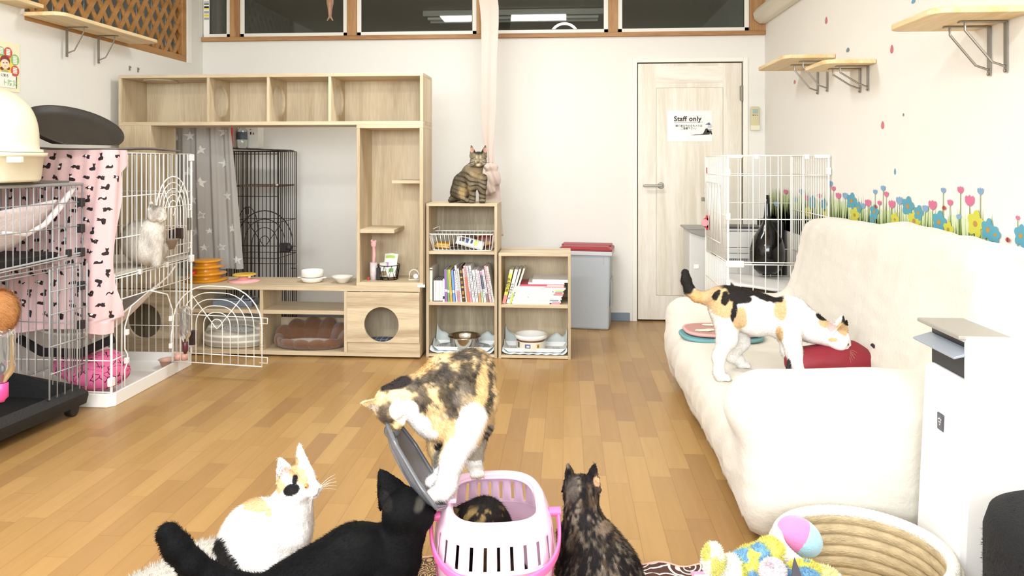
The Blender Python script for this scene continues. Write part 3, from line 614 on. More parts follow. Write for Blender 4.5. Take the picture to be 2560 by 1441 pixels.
for a, b_ in ((dvs[0], dvs[1]), (dvs[1], dvs[2])): mk('back_panel', MB().box(a+.010, b_-.010, UB-.004, UB, .036, zs-.09), M_oz, cab)
for a, b_ in ((bx0, dvs[0]), (dvs[2], bx1)): mk('back_panel', MB().box(a+.02, b_-.02, UB-.004, UB, .036, zb1-.032), M_oz, cab)
hc = PY(955, 811, UY); hr = 44*4.38/F
M_od = wood('oak_front', '#d4c3a4', '#ad987a', 'x', .5, 5, knots=True)
d0, d1 = dvs[2]+.012, bx1-.001; zt_ = zb1-.036
mk('front_panel', MB().holeplate((d0, UY, .10), (1, 0, 0), (0, 0, 1), .016, d1-d0, zt_-.10, hc.x-d0, hc.z-.10, hr).box(d0, d1, UY, UY+.016, .036, .0985), M_od, cab, bevel=.001)
h2 = PY(364, 804, UY)
mk('front_panel', MB().holeplate((bx0, UY, .10), (1, 0, 0), (0, 0, 1), .016, dvs[0]-.012-bx0, zt_-.10, h2.x-bx0, hc.z-.10, hr).box(bx0, dvs[0]-.012, UY, UY+.016, .036, .0985), M_od, cab, bevel=.001)
wr = MB(); vs, fs = text_mb('Memorable', .03, (ux(658)+.004, UY-.0002, PY(654, 870, UY).z), (0, 0, 1), (-1, 0, 0), (0, -.0002, 0)); wr.add(vs, fs)
mk('script_lettering', wr, mat('ochre_ink', '#7b5c2e', .6), cab)
# --- left tower
lx0, lx1 = ux(297), ux(377); zt0 = PY(700, 313, UY).z
tw = thing('end_tower', ((lx0+lx1)/2, UY+UD/2, zb1), 'narrow closed oak-look tower at the left end holding up the top unit', 'cabinet')
mk('front_panel', MB().box(lx0, lx1-.014, UY, UY+.015, zb1, zt0), M_oz, tw, bevel=.001)
mk('side_panel', MB().box(lx1-.014, lx1, UY, UB, zb1, zt0), M_oz, tw, bevel=.001)
mk('side_panel', MB().box(lx0, lx0+.014, UY+.016, UB, zb1, zt0), M_oz, tw, bevel=.001)
mk('back_panel', MB().box(lx0+.014, lx1-.014, UB-.012, UB, zb1, zt0), M_oz, tw)
# --- right tower
rx0, rx1 = ux(891), ux(1058)
tw = thing('shelf_tower', ((rx0+rx1)/2, UY+UD/2, zb1), 'tall open oak-look shelf tower with two cat steps on the low cabinet', 'shelf unit')
tb = PY(980, 711, UY).z
mk('side_panel', MB().box(rx0, rx0+.02, UY, UB, zb1+.022, zt0-.02), M_oz, tw, bevel=.0015)
mk('side_panel', MB().box(rx1-.022, rx1, UY, UB, zb1+.022, zt0-.02), M_oz, tw, bevel=.0015)
mk('top_board', MB().box(rx0, rx1, UY, UB, zt0-.02, zt0), M_ox, tw, bevel=.0015)
mk('bottom_board', MB().box(rx0, rx1, UY-.003, UB, zb1, zb1+.022), M_ox, tw, bevel=.0015)
mk('back_panel', MB().box(rx0+.02, rx1-.022, UB-.012, UB, zb1+.022, zt0-.02), M_oz, tw)
z = uz(455); mk('step', MB().box(ux(978), rx1-.022, UY+.01, UB-.012, z-.009, z+.009), M_ox, tw, bevel=.0015)
z = uz(577); mk('step', MB().box(rx0+.02, ux(985), UY+.004, UB-.012, z-.011, z+.011), M_ox, tw, bevel=.0015)
mk('blue_tape', MB().box(rx1-.035, rx1+.012, UY-.006, UY-.003, zb1-.004, zb1+.012), mat('pale_blue_tape', '#c6d6e0', .4), tw)
# --- top unit
tx0, tx1 = ux(296), ux(1058); zt1 = PY(680, 184.5, UY).z; ty = UY
tu = thing('top_unit', ((tx0+tx1)/2, UY+UD/2, zt0), 'long oak-look top unit with four open cubbies and round cat holes', 'cabinet')
mk('top_board', MB().box(tx0, tx1, ty, UB, zt1-.02, zt1), M_ox, tu, bevel=.0015)
mk('bottom_board', MB().box(tx0, tx1, ty, UB, zt0, zt0+.022), M_ox, tu, bevel=.0015)
mk('side_panel', MB().box(tx0, tx0+.018, ty, UB, zt0+.022, zt1-.02), M_oz, tu, bevel=.0015)
mk('side_panel', MB().box(tx1-.02, tx1, ty, UB, zt0+.022, zt1-.02), M_oz, tu, bevel=.0015)
for px_ in (520, 670, 824):
    x = ux(px_); hh = zt1-zt0-.042
    mk('divider', MB().holeplate((x-.008, ty, zt0+.022), (0, 1, 0), (0, 0, 1), .016, UD-.005, hh, .155, hh/2, .098), M_oz, tu, bevel=.001)
mk('back_panel', MB().box(tx0+.018, tx1-.02, UB-.012, UB-.001, zt0+.022, zt1-.02), M_oz, tu)
p = PY(400, 192, UY+.13); mk('round_lid', MB().cyl((p.x, UY+.14, zt1-.027), (p.x, UY+.14, zt1-.0201), .10, n=40), M_ox, tu)
# --- colour boxes (book shelves)
BY = 4.40
def colourbox(name, x0, x1, Y, z1, shelves, label, cat, depth=.29, mz=None, mb_=None, t=.017):
    b = thing(name, ((x0+x1)/2, Y+depth/2, 0), label, cat)
    mk('side_panel', MB().box(x0, x0+t, Y, Y+depth, 0, z1-t), mz, b, bevel=.0012); mk('side_panel', MB().box(x1-t, x1, Y, Y+depth, 0, z1-t), mz, b, bevel=.0012)
    mk('top_board', MB().box(x0, x1, Y, Y+depth, z1-t, z1), M_ox, b, bevel=.0012); mk('bottom_board', MB().box(x0+t, x1-t, Y, Y+depth, .004, .004+t), M_ox, b, bevel=.0012)
    for z in shelves: mk('shelf', MB().box(x0+t, x1-t, Y+.002, Y+depth-.004, z-t/2, z+t/2), M_ox, b, bevel=.0012)
    mk('back_panel', MB().box(x0+t, x1-t, Y+depth-.006, Y+depth-.001, .021, z1-t), mb_, b); return b
M_knot = wood('knotty_back', '#b9ac92', '#8d8068', 'z', .55, 5, knots=True)
s3x0, s3x1 = ux(1065, BY), ux(1243, BY); s3z = uz(509, 1150, BY); s3a, s3b = uz(633, 1150, BY), uz(761, 1150, BY)
b3 = colourbox('bookshelf', s3x0, s3x1, BY, s3z, [s3a, s3b], 'three-tier oak-look bookshelf with the tabby cat sitting on top', 'bookshelf', mz=M_oz, mb_=M_knot)
s2x0, s2x1 = ux(1246, BY), ux(1427, BY); s2z = uz(634, 1330, BY); s2a = uz(767, 1330, BY)
b2 = colourbox('bookshelf', s2x0, s2x1, BY, s2z, [s2a], 'low two-tier oak-look bookshelf holding magazines left of the grey bin', 'bookshelf', mz=M_oz, mb_=M_oz)
# ------------------------------------------------------------------ books
M_page = mat('book_pages', '#e9e4d6', .8)
WHT = mat('spine_white', '#f4f3f0', .45)
def bmat(h): return mat('cover_'+h.strip('#'), h, .45)
def book(label, x, w, h, d, lean, col, band=None, y=None, z=None, group=None, marks=None, cat='book'):
    """spine faces the camera; lean tips the book around its lower corner (positive = top to the right)"""
    y = BY+.03 if y is None else y
    mb = MB(); ca, sa = math.cos(R(lean)), math.sin(R(lean))
    lift = abs(sa)*w if lean > 0 else 0
    mb.T = Matrix(((ca, 0, sa, x), (0, 1, 0, y), (-sa, 0, ca, z+(w*sa if lean > 0 else 0)), (0, 0, 0, 1)))
    c = .0012 if w < .02 else .002
    mats = [bmat(col)]
    mb.box(0, c, 0, d, 0, h).box(w-c, w, 0, d, 0, h).box(c, w-c, 0, c, 0, h)
    for i, (z0, z1, cc) in enumerate(band or []):
        mats.append(bmat(cc)); mb.box(0, w, -.0007, 0, h*z0, h*z1, i+1)
    if marks:
        mats.append(bmat(marks)); rr = random.Random(int(x*1e4))
        zz = h*.12
        while zz < h*.88:
            l = h*rr.uniform(.02, .06); mb.box(w*.3, w*.7, -.0011, -.0007, zz, zz+l, len(mats)-1); zz += l+h*.02
    o = mk('book', mb, mats, loc=(x+w/2, y+d/2, z), label=label, cat=cat, group=group)
    pg = MB(); pg.T = mb.T; pg.box(c, w-c, c, d-.003, .002, h-.003); mk('page_block', pg, M_page, o); return o
GZ = s3b+.0086; G = 'books on the middle shelf of the tall bookshelf'
def bx(px_): return PY(px_, 700, BY+.03).x
def bh(py_): return PY(1150, py_, BY+.03).z-GZ
book('tall cream binder with a black top at the left end of the middle shelf', bx(1074), bx(1081)-bx(1074), bh(671), .2, 0, '#efeadb', [(.93, .96, '#3a3a38'), (0, .06, '#c9c2a8')], z=GZ, group=G)
dv = ['leftmost', 'second', 'third', 'fourth', 'fifth']
for i in range(5):
    book(dv[i]+' of the five slim black and white cases beside the cream binder', bx(1084+4.6*i), bx(1088.2)-bx(1084), bh(700), .14, 0, '#34343a', [(.03, .97, '#f1f1ee')] if False else [(.04, .96, '#e9e9e6')], z=GZ, group=G, cat='case')
book('white case with a small black mark right of the slim cases', bx(1107), bx(1111.4)-bx(1107), bh(699), .14, 0, '#efefec', [(.12, .24, '#3a3a3a')], z=GZ, group=G, cat='case')
rows = [  # bottom-left px, width px, top y, lean, colour, bands, label
 (1113, 6, 674, -2, '#8f6bad', [(.3, .38, '#e6dcec')], 'purple book, first coloured book from the left'), (1120, 5, 675, -3, '#6fa15c', [(.28, .36, '#eef0e2')], 'green book beside the purple one'),
 (1126, 5.4, 675, -4, '#edc74c', [(0, .22, '#e0a04c')], 'yellow and orange book right of the green one'), (1133, 5.4, 676, -4, '#6e9bdc', [(.28, .36, '#f1f4f8')], 'blue book right of the yellow one'),
 (1140, 4, 678, -4, '#f2f1ef', None, 'thin white book right of the blue one'), (1145.5, 5, 664, -6, '#f3f0f0', [(0, .3, '#df8798')], 'white book with a pink foot, tall'),
 (1151.5, 4, 672, -6, '#f3efef', None, 'white book left of the black and gold one'), (1157, 6, 665, -6, '#3d3020', [(.1, .14, '#c7973e'), (.2, .3, '#a97a35'), (.38, .43, '#d2aa54'), (.5, .58, '#8f6630'), (.66, .7, '#d2aa54'), (.8, .88, '#a97a35')], 'black and gold patterned book'),
 (1164.5, 3.4, 672, -6, '#e9e3da', None, 'thin ivory book right of the black and gold one'), (1169, 6, 665, -7, '#f0d9dc', [(0, .7, '#e0714a'), (.7, .98, '#e9a0a6')], 'orange-red book with a pink top'),
 (1176, 4.4, 665, -7, '#f4f1f1', [(0, .3, '#e795ab')], 'white book with a rose foot right of the orange one'), (1182, 5.6, 664, -7, '#f2f3f5', [(.6, .9, '#dbe4ee')], 'white and pale blue book near the centre'),
 (1189.5, 6.2, 675, -7, '#f6f5f4', None, 'thick plain white book'), (1197.5, 5.4, 674, -7, '#f2eeec', [(0, .28, '#d79a6c')], 'white book with a tan foot'),
 (1204.5, 4.6, 676, -8, '#e7d4e6', [(0, .34, '#b9d69a')], 'lilac and pale green book'), (1210.5, 5.6, 677, -8, '#eef3f3', [(.42, .86, '#37475f'), (.87, .98, '#dc8cb8')], 'white book with a navy title block and pink top'),
 (1217.5, 5, 674, -9, '#f5f3f3', [(0, .26, '#8f6f6a')], 'white book with a brown foot'), (1224.5, 5.4, 664, -9, '#e0b2b8', [(.1, .5, '#ecd0d4')], 'dusty pink tall book near the right end'), (1231.5, 4.4, 665, -10, '#eeeee8', None, 'white book at the right end leaning on the others')]
for (px_, wp, ty_, ln_, c, bd, lb) in rows:
    book(lb+' on the middle shelf', bx(px_), bx(px_+wp)-bx(px_)-.0005, bh(ty_), .17, ln_, c, bd, z=GZ, group=G, marks='#8d8a90' if c[1] in 'ef' else None)
# leaning books and magazines, low shelf
GZ2 = s2a+.0086
def bh2(py_): return PY(1330, py_, BY+.03).z-GZ2
G2 = 'leaning books on the low bookshelf'
for (px_, wp, ty_, ln_, c, bd, lb) in [(1255.5, 8.5, 674, 13, '#efe05a', [(0, .25, '#df8a86'), (.88, 1, '#f3f0c8')], 'yellow book with a red foot leaning at the left of the low bookshelf'),
        (1266, 8, 673, 14, '#f5f4f0', [(.1, .12, '#d8d8d8')], 'white book with black writing leaning on the yellow one'), (1273.5, 5, 671, 16, '#e8e9d8', [(0, .3, '#b5cf5c')], 'pale book with a lime foot behind the white one'), (1280, 4.2, 668, 18, '#e9e6d8', None, 'ivory book at the right of the leaning row')]:
    o = book(lb, bx(px_), bx(px_+wp)-bx(px_), bh2(ty_), .17, ln_, c, bd, z=GZ2, group=G2)
    if 'black writing' in lb or 'yellow book' in lb:
        a_ = R(ln_); u = Vector((math.sin(a_), 0, math.cos(a_))); v_ = Vector((-math.cos(a_), 0, math.sin(a_)))
        s_, sz, st_ = ('ねこのきもち', .017, .12) if 'black' in lb else ('猫の医学', .022, .34)
        base = Vector((bx(px_), BY+.028, GZ2))+Vector((math.cos(a_), 0, -math.sin(a_)))*((bx(px_+wp)-bx(px_))*.80)+u*(bh2(ty_)*st_)+Vector((0, 0, (bx(px_+wp)-bx(px_))*math.sin(a_)))
        tb_ = MB()
        vs, fs = text_mb(s_, sz, base, u, v_, (0, -.0003, 0), bold=.0004); tb_.add(vs, fs); mk('lettering', tb_, mat('ink_dark_olive', '#4d472a', .6), o)
def mag(label, x0, x1, z, t, yoff, col, bands=()):
    y = BY+.035+yoff; mb = MB(); mb.box(x0, x1, y, y+.19, z, z+t); mats = [bmat(col)]
    for i, (a, b_, c) in enumerate(bands):
        mats.append(bmat(c)); mb.box(x0+(x1-x0)*a, x0+(x1-x0)*b_, y-.0005, y, z+t*.1, z+t*.9, i+1)
    mk('magazine', mb, mats, loc=((x0+x1)/2, y+.095, z), label=label, cat='magazine', group='magazines stacked on the low bookshelf')
ords = ['lowest', 'second', 'third', 'fourth', 'fifth', 'sixth', 'seventh', 'eighth', 'ninth', 'tenth', 'eleventh', 'twelfth']
z = GZ2
specs = [(1280, 1400, [(.8, 1, '#e08aa0'), (.78, .82, '#54463f')], '#f1efe9'), (1279, 1402, [(.82, .98, '#e48fb0')], '#f4f2ee'), (1281, 1401, [(.78, .96, '#6fa9a8')], '#efe9e2'), (1280, 1404, [], '#f3efee'), (1282, 1403, [(.3, .33, '#b0aeb5')], '#f5f4f2'), (1281, 1406, [(.02, .05, '#555')], '#f2f1ef'),
         (1286, 1408, [(.8, 1, '#d96a72')], '#f2ece9'), (1288, 1409, [(.82, .98, '#dd5e66')], '#f3f0ec'), (1287, 1408, [(.78, .8, '#49443f'), (.84, 1, '#8abf95')], '#f1eee8'), (1288, 1411, [(.8, 1, '#c9dba0')], '#f0eee6'), (1287, 1414, [(.5, .6, '#e8c3c9')], '#f4f2f0'), (1290, 1410, [(.6, 1, '#e8a8a8')], '#f3f1ee')]
tt = (PY(1330, 716, BY+.035).z-GZ2)/12
for i, (a, b_, bd, c) in enumerate(specs):
    c = c if len(c) == 7 else '#555555'; bd = [(q[0], q[1], q[2] if len(q[2]) == 7 else '#555555') for q in bd]
    mag(ords[i]+' magazine counted from the bottom of the stack on the low bookshelf', bx(a), bx(b_), z, tt-.0006, random.uniform(-.004, .01), c, bd); z += tt
mag('crimson magazine near the top of the stack', bx(1297), bx(1411), z, .010, 0, '#c95264', [(.62, .98, '#f0c9cd')]); z += .0105
mag('thin white magazine just above the crimson one', bx(1320), bx(1411), z, .010, .01, '#f3f1ee'); z += .0105
mag('thick white magazine on the very top of the stack', bx(1331), bx(1421), z, .018, .01, '#f1f0f1')
# ------------------------------------------------------------------ wire basket and packets on the top shelf
WW = mat('white_coated_wire', '#f6f4ef', .35)
kz = s3a+.009; k0, k1 = bx(1075), bx(1233); kt = PY(1150, 586, BY+.02).z
t = thing('wire_basket', ((k0+k1)/2, BY+.12, kz), 'white wire basket of cat treats on the top shelf of the tall bookshelf', 'basket')
def rr_pts(x0, x1, y0, y1, z, r=.02):
    out = []
    for (cx_, cy_, a0) in ((x1-r, y1-r, 0), (x0+r, y1-r, 90), (x0+r, y0+r, 180), (x1-r, y0+r, 270)):
        for k in range(6): a = R(a0+18*k); out.append((cx_+r*math.cos(a), cy_+r*math.sin(a), z))
    return out
mk('rim', MB().tube(rr_pts(k0-.005, k1, BY+.012, BY+.235, kt), .0036, 8, True), WW, t, smooth=True)
wb = MB(); i0, i1, j0, j1 = k0+.018, k1-.012, BY+.028, BY+.215
wb.tube(rr_pts(i0, i1, j0, j1, kz+.004), .003, 6, True)
for k in range(15):
    f_ = (k+.5)/15; wb.tube([(k0+(k1-k0)*f_, BY+.012, kt), (i0+(i1-i0)*f_, j0, kz+.004), (i0+(i1-i0)*f_, j1, kz+.004), (k0+(k1-k0)*f_, BY+.235, kt)], .0019, 5)
for k in range(7):
    f_ = (k+.5)/7; wb.tube([(k0-.005, BY+.012+.223*f_, kt), (i0, j0+(j1-j0)*f_, kz+.004)], .0019, 5); wb.tube([(k1, BY+.012+.223*f_, kt), (i1, j0+(j1-j0)*f_, kz+.004)], .0019, 5)
mk('wires', wb, WW, t, smooth=True)
mk('hook', MB().tube([(k0+.03, BY+.2, kt), (k0+.03, BY+.2, kt+.035), (k0-.0, BY+.14, kt+.02)], .003, 6), WW, t, smooth=True)
def packet(name, label, c, sx_, sy_, sz_, col, rot=(0, 0, 0), bands=(), cat='packet', group=None, rough=.3):
    mb = MB(); M3 = Matrix.Rotation(R(rot[2]), 3, 'Z') @ Matrix.Rotation(R(rot[1]), 3, 'Y') @ Matrix.Rotation(R(rot[0]), 3, 'X'); c = Vector(c)
    n = 18; mats = [mat('pack_'+col.strip('#'), col, rough, noise=.12, nscale=40)]
    def f(u, v, s_=1, e=0):
        x = (u*2-1); y = (v*2-1); puff = (max(0, 1-abs(x)**4)*max(0, 1-abs(y)**3))**.55
        wr = .0018*math.sin(u*40+v*9)*(abs(x) > .8)
        return c+M3 @ Vector((x*sx_/2, y*sy_/2*(1-.06*abs(x)), s_*(puff*sz_/2+.0008+e)+wr))
    mb.grid(lambda u, v: f(u, v), n, n); mb.grid(lambda u, v: f(1-u, v, -1), n, n)
    for i, (u0, u1, v0, v1, cc) in enumerate(bands):
        mats.append(mat('print_'+cc.strip('#'), cc, .45)); mb.grid(lambda u, v: f(u0+(u1-u0)*u, v0+(v1-v0)*v, 1, .0012), 8, 6, i+1)
    return mk(name, mb, mats, loc=(c.x, c.y, c.z-sz_/2), smooth=True, label=label, cat=cat, group=group)
zk = kz+.008
packet('treat_packet', 'white treat packet with blue and lime print lying in the wire basket', (bx(1172), BY+.09, zk+.035), .17, .06, .045, '#e9eef4', (62, 14, 0), [(.12, .3, .3, .75, '#5a4a50'), (.32, .45, .25, .75, '#41598c'), (.52, .6, .3, .7, '#38455e'), (.66, .8, .2, .8, '#c9d672')], group='treat packets in the wire basket')
packet('treat_packet', 'brown treat packet standing behind the white one in the basket', (bx(1158), BY+.16, zk+.045), .12, .08, .03, '#44302a', (75, 0, 0), group='treat packets in the wire basket')
packet('treat_packet', 'golden treat packet at the left of the wire basket', (bx(1105), BY+.10, zk+.018), .11, .07, .034, '#b98a35', (20, 5, 0), [(.1, .9, .1, .3, '#d8b24a')], group='treat packets in the wire basket', rough=.25)
packet('treat_packet', 'dark red and gold treat packet at the right of the basket', (bx(1207), BY+.15, zk+.04), .11, .08, .03, '#6b3026', (70, -12, 0), [(.2, .8, .1, .35, '#b08a3c')], group='treat packets in the wire basket')
packet('treat_packet', 'small black packet under the white one in the basket', (bx(1133), BY+.08, zk+.014), .07, .05, .02, '#2f2328', (10, 0, 20), group='treat packets in the wire basket')
# ------------------------------------------------------------------ bowls at the bottom of the book shelves
M_grn = mat('pet_sheet', '#d9e2e2', .8, bump=.2, bscale=40); M_sh2 = mat('pet_sheet_blue', '#bcd0de', .8, bump=.2, bscale=40)
def sheet(x0, x1, label, mat_):
    zf = .0225; rg_ = random.Random(int(x0*100))
    def f(u, v):
        x = x0+.022+(x1-x0-.044)*u; y = BY+.004+(.262)*v; e = max(0, abs(u-.5)*2-.82)/.18; eb = max(0, v-.85)/.15
        return (x, y, zf+.003+.004*math.sin(u*23+v*7)**2+.055*e*e*(.35+.65*v)*(1+.3*math.sin(v*14))+.05*eb*(1+.4*math.sin(u*17)))
    return mk('pet_sheet', MB().grid(f, 60, 24), mat_, loc=((x0+x1)/2, BY+.13, zf), smooth=True, solid=.002, label=label, cat='pet sheet')
sheet(s3x0, s3x1, 'pale sheet lining the bottom of the tall bookshelf', M_grn); sheet(s2x0, s2x1, 'pale green and blue sheet lining the bottom of the low bookshelf', M_grn)
def tray(xa, xb, ya, yb, z, label, mat_, dots):
    t = thing('tray', ((xa+xb)/2, (ya+yb)/2, z), label, 'tray'); mb = MB(); q = .022
    ins = [(xa+q*1.6, ya+q), (xb-q*1.6, ya+q), (xb-q*1.6, yb-q), (xa+q*1.6, yb-q)]; out = [(xa+.012, ya), (xb-.012, ya), (xb, ya+.03), (xb, yb), (xa, yb), (xa, ya+.03)]
    base = [(xa+q*1.6, ya+.012), (xb-q*1.6, ya+.012), (xb-q, ya+.04), (xb-q, yb-.012), (xa+q, yb-.012), (xa+q, ya+.04)]
    vs = [(p[0], p[1], z+.003) for p in base]+[(p[0], p[1], z+.026) for p in out]
    mb.add(vs, [tuple(range(6))]+[(i, (i+1) % 6, 6+(i+1) % 6, 6+i) for i in range(6)])
    mk('dish', mb, mat_, t, solid=.003)
    if dots:
        d = MB()
        for side in (xa+.045, xb-.045-.036):
            for i in range(4):
                for j in range(6): d.cyl((side+.012*i, ya+.03+.02*j, z+.0052), (side+.012*i, ya+.03+.02*j, z+.0058), .0028, n=8)
        mk('perforation', d, mat('tray_holes', '#8f9697', .7), t)
    else:
        d = MB()
        for j in range(6):
            for (x_, s_) in ((xa+.02+.008*j, 1), (xb-.02-.008*j, -1)): d.tube([(x_+s_*.01, ya+.014+.012*j, z+.008), (x_, ya+.05+.012*j, z+.022-.002*j), (x_+s_*.02, ya+.09+.012*j, z+.026-.002*j), (x_+s_*.05, ya+.11+.012*j, z+.022-.002*j)], .0016, 5)
        mk('ribs', d, mat('tray_ribs', '#8b9293', .6), t)
    return t
M_tray = mat('white_tray_plastic', '#eceeee', .4)
tray(bx(1082), bx(1232), BY+.025, BY+.2, .030, 'ribbed grey-white tray under the steel bowl', M_tray, False)
tray(bx(1256), bx(1416), BY+.02, BY+.2, .030, 'white perforated tray under the stamp-patterned bowl', M_tray, True)
c = (bx(1157), BY+.105, .036); r = 41*4.5/F
t = mk('steel_bowl', MB().lathe([(0, .004), (r*.80, .004), (r*.84, .008), (r*.95, .062), (r, .068), (r*1.02, .072), (r*1.0, .0745), (r*.96, .07), (r*.90, .055), (r*.80, .012), (0, .009)], c, 48), mat('polished_steel', '#b9b4ac', .12, 1), loc=c, smooth=True, label='shiny stainless steel bowl in the bottom of the tall bookshelf', cat='bowl')
c = Vector((bx(1326), BY+.10, .036)); r = 37*4.5/F
t = thing('ceramic_bowl', c, 'white ceramic bowl with postage stamp pattern in the low bookshelf', 'bowl')
mk('bowl', MB().lathe([(0, .002), (r*.92, .002), (r*.97, .008), (r*.97, .066), (r*1.08, .072), (r*1.12, .082), (r*1.10, .092), (r*1.02, .094), (r*.94, .088), (r*.86, .02), (0, .016)], c, 56), mat('glazed_white', '#f0eeea', .15, coat=.5), t, smooth=True)
mk('brown_band', MB().lathe([(r*.973, .056), (r*.975, .057), (r*.975, .066), (r*.973, .067)], c, 56), mat('brown_glaze', '#6d4a3c', .25), t, smooth=True)
mk('cream_band', MB().lathe([(r*.972, .010), (r*.974, .011), (r*.974, .054), (r*.972, .0555)], c, 56), mat('cream_glaze', '#e6e2d2', .25), t, smooth=True)
st_ = MB()
def stamp(a, z0, z1, w_, mi):
    def f(u, v): an = a+(u-.5)*w_/r; return (c.x+r*.98*math.sin(an), c.y-r*.98*math.cos(an), c.z+z0+(z1-z0)*v)
    st_.grid(f, 6, 2, mi)
stamp(-.18, .018, .05, .044, 0)
def stamp2(a, z0, z1, w_, mi):
    def f(u, v): an = a+(u-.5)*w_/r; return (c.x+r*.986*math.sin(an), c.y-r*.986*math.cos(an), c.z+z0+(z1-z0)*v)
    st_.grid(f, 6, 2, mi)
stamp2(-.18, .022, .046, .036, 1); stamp(.55, .016, .05, .028, 0); stamp2(.55, .02, .046, .02, 2); stamp(-.95, .02, .054, .02, 3); stamp2(-.16, .028, .038, .018, 0); stamp2(.55, .026, .04, .008, 3)
mk('stamps', st_, [mat('stamp_paper', '#efe9da', .3), mat('stamp_blue', '#5f6f9d', .3), mat('stamp_gold', '#d0ad68', .3), mat('stamp_olive', '#59603c', .3)], t)
# ------------------------------------------------------------------ things on the low cabinet
zt = zb1
def on(px_, py_=705): return PZ(px_, py_, 1)  # unused direction helper
def cabpt(px_, depth): q = PY(px_, 700, UY+depth); return (q.x, q.y, zt)
M_or = mat('orange_plastic', '#e39a1e', .3, trans=.15, coat=.3)
c = Vector(cabpt(516, .13)); k_ = 4.55/F
t = thing('ball_track_toy', c, 'orange three-tier ball track tower on the left of the low cabinet', 'cat toy')
prof = [(0, 0), (50*k_, 0), (52*k_, .006), (52*k_, .01), (36*k_, .014), (34*k_, .018), (34*k_, .036), (46*k_, .042), (47*k_, .047), (32*k_, .052), (30*k_, .07), (30*k_, .078), (41*k_, .084), (42*k_, .089), (28*k_, .094), (26*k_, .108), (26*k_, .115), (36*k_, .12), (37*k_, .126), (30*k_, .131), (0, .131)]
mk('tower', MB().lathe(prof, c, 48), M_or, t, smooth=True)
mk('rims', MB().lathe([(50*k_, .008), (53*k_, .008), (53*k_, .012), (50*k_, .012)], c, 48).lathe([(44*k_, .044), (48.5*k_, .044), (48.5*k_, .048), (44*k_, .048)], c, 48).lathe([(39*k_, .086), (43.5*k_, .086), (43.5*k_, .09), (39*k_, .09)], c, 48), mat('orange_rim', '#cf8614', .25, coat=.4), t)
for (px_, z_, col, nm) in ((500, .057, '#d9382f', 'red ball'), (484, .1, '#8aa9b4', 'grey-blue ball')):
    q = PY(px_, 690, UY+.13); dx = q.x-c.x; rr = 38*k_ if z_ < .07 else 34*k_
    mk('ball', MB().sph((c.x+dx, c.y-math.sqrt(max(0, rr*rr-dx*dx)), c.z+z_), .019, 20, 12), mat('toy_'+nm.split()[0], col, .3, coat=.4), t, smooth=True, label=nm)
c = Vector(cabpt(611, .12))
t = thing('spinner_toy', c, 'flat pink and yellow spinner toy right of the orange tower', 'cat toy')
mk('base', MB().lathe([(0, 0), (39*k_, 0), (39*k_, .004), (20*k_, .012), (14*k_, .022), (12*k_, .034), (0, .034)], c, 48), mat('soft_pink_plastic', '#e8a7a8', .4), t, smooth=True)
mk('disc', MB().lathe([(0, .034), (28*k_, .038), (29*k_, .043), (26*k_, .046), (0, .044)], c, 48), mat('mustard_plastic', '#d8b13a', .35), t, smooth=True)
mk('ball', MB().sph((c.x+.045, c.y-.03, c.z+.034), .0095, 14, 10), mat('milky_ball', '#efe9dc', .3), t, smooth=True)
M_cer = mat('glazed_ivory', '#f3f0e8', .15, coat=.5)
c = Vector(cabpt(781, .12)); r1 = 28*k_
lowb = thing('pet_bowl', c, 'lower of two stacked ivory bowls on the low cabinet', 'bowl')
mk('bowl', MB().lathe([(0, .0), (r1*.72, 0), (r1*.9, .008), (r1*1.02, .024), (r1*1.03, .031), (r1*.98, .032), (r1*.85, .012), (0, .006)], c, 48), M_cer, lowb, smooth=True)
mk('handle', MB().box(c.x-r1*1.3, c.x-r1*.98, c.y-.014, c.y+.014, c.z+.026, c.z+.031), M_cer, lowb, bevel=.002); mk('handle', MB().box(c.x+r1*.98, c.x+r1*1.3, c.y-.014, c.y+.014, c.z+.026, c.z+.031), M_cer, lowb, bevel=.002)
mk('pet_bowl', MB().lathe([(0, .033), (r1*.86, .033), (r1*.98, .038), (r1*.99, .072), (r1*.95, .074), (r1*.92, .07), (r1*.9, .042), (0, .038)], c, 48), M_cer, loc=(c.x, c.y, c.z+.033), smooth=True, label='upper straight-sided one of two stacked ivory bowls', cat='bowl')
c = Vector(cabpt(857, .11)); r1 = 27*k_
mk('pet_bowl', MB().lathe([(0, .0), (r1*.42, 0), (r1*.5, .004), (r1*.86, .03), (r1*1.02, .040), (r1*1.0, .043), (r1*.82, .034), (r1*.45, .009), (0, .008)], c, 48), M_cer, loc=c, smooth=True, label='shallow flared white bowl on the cabinet beside the shelf tower', cat='bowl')
# things in the bottom of the tower
zf = zb1+.0222; ty_ = UY+.12
def tp(px_, dy=.12): q = PY(px_, 690, UY+dy); return Vector((q.x, q.y, zf))
c = tp(934, .10); 
t = thing('brush_holder', c, 'small patterned cup holding a pink grooming brush in the tower', 'holder')
mk('cup', MB().lathe([(0, 0), (.021, 0), (.022, .105), (.020, .105), (.019, .004), (0, .004)], c, 24), mat('frosted_cup', '#dfd3da', .3, noise=.25, nscale=60), t, smooth=True)
pk = mat('baby_pink_plastic', '#f0b3b6', .35)
t = thing('grooming_brush', (c.x, c.y, c.z+.006), 'pink grooming brush with a paw-shaped end standing in the cup', 'brush')
mk('handle', MB().tube([(c.x, c.y, c.z+.006), (c.x, c.y, c.z+.1), (c.x+.004, c.y, c.z+.15), (c.x+.002, c.y, c.z+.2)], [.007, .008, .011, .008], 12), pk, t, smooth=True)
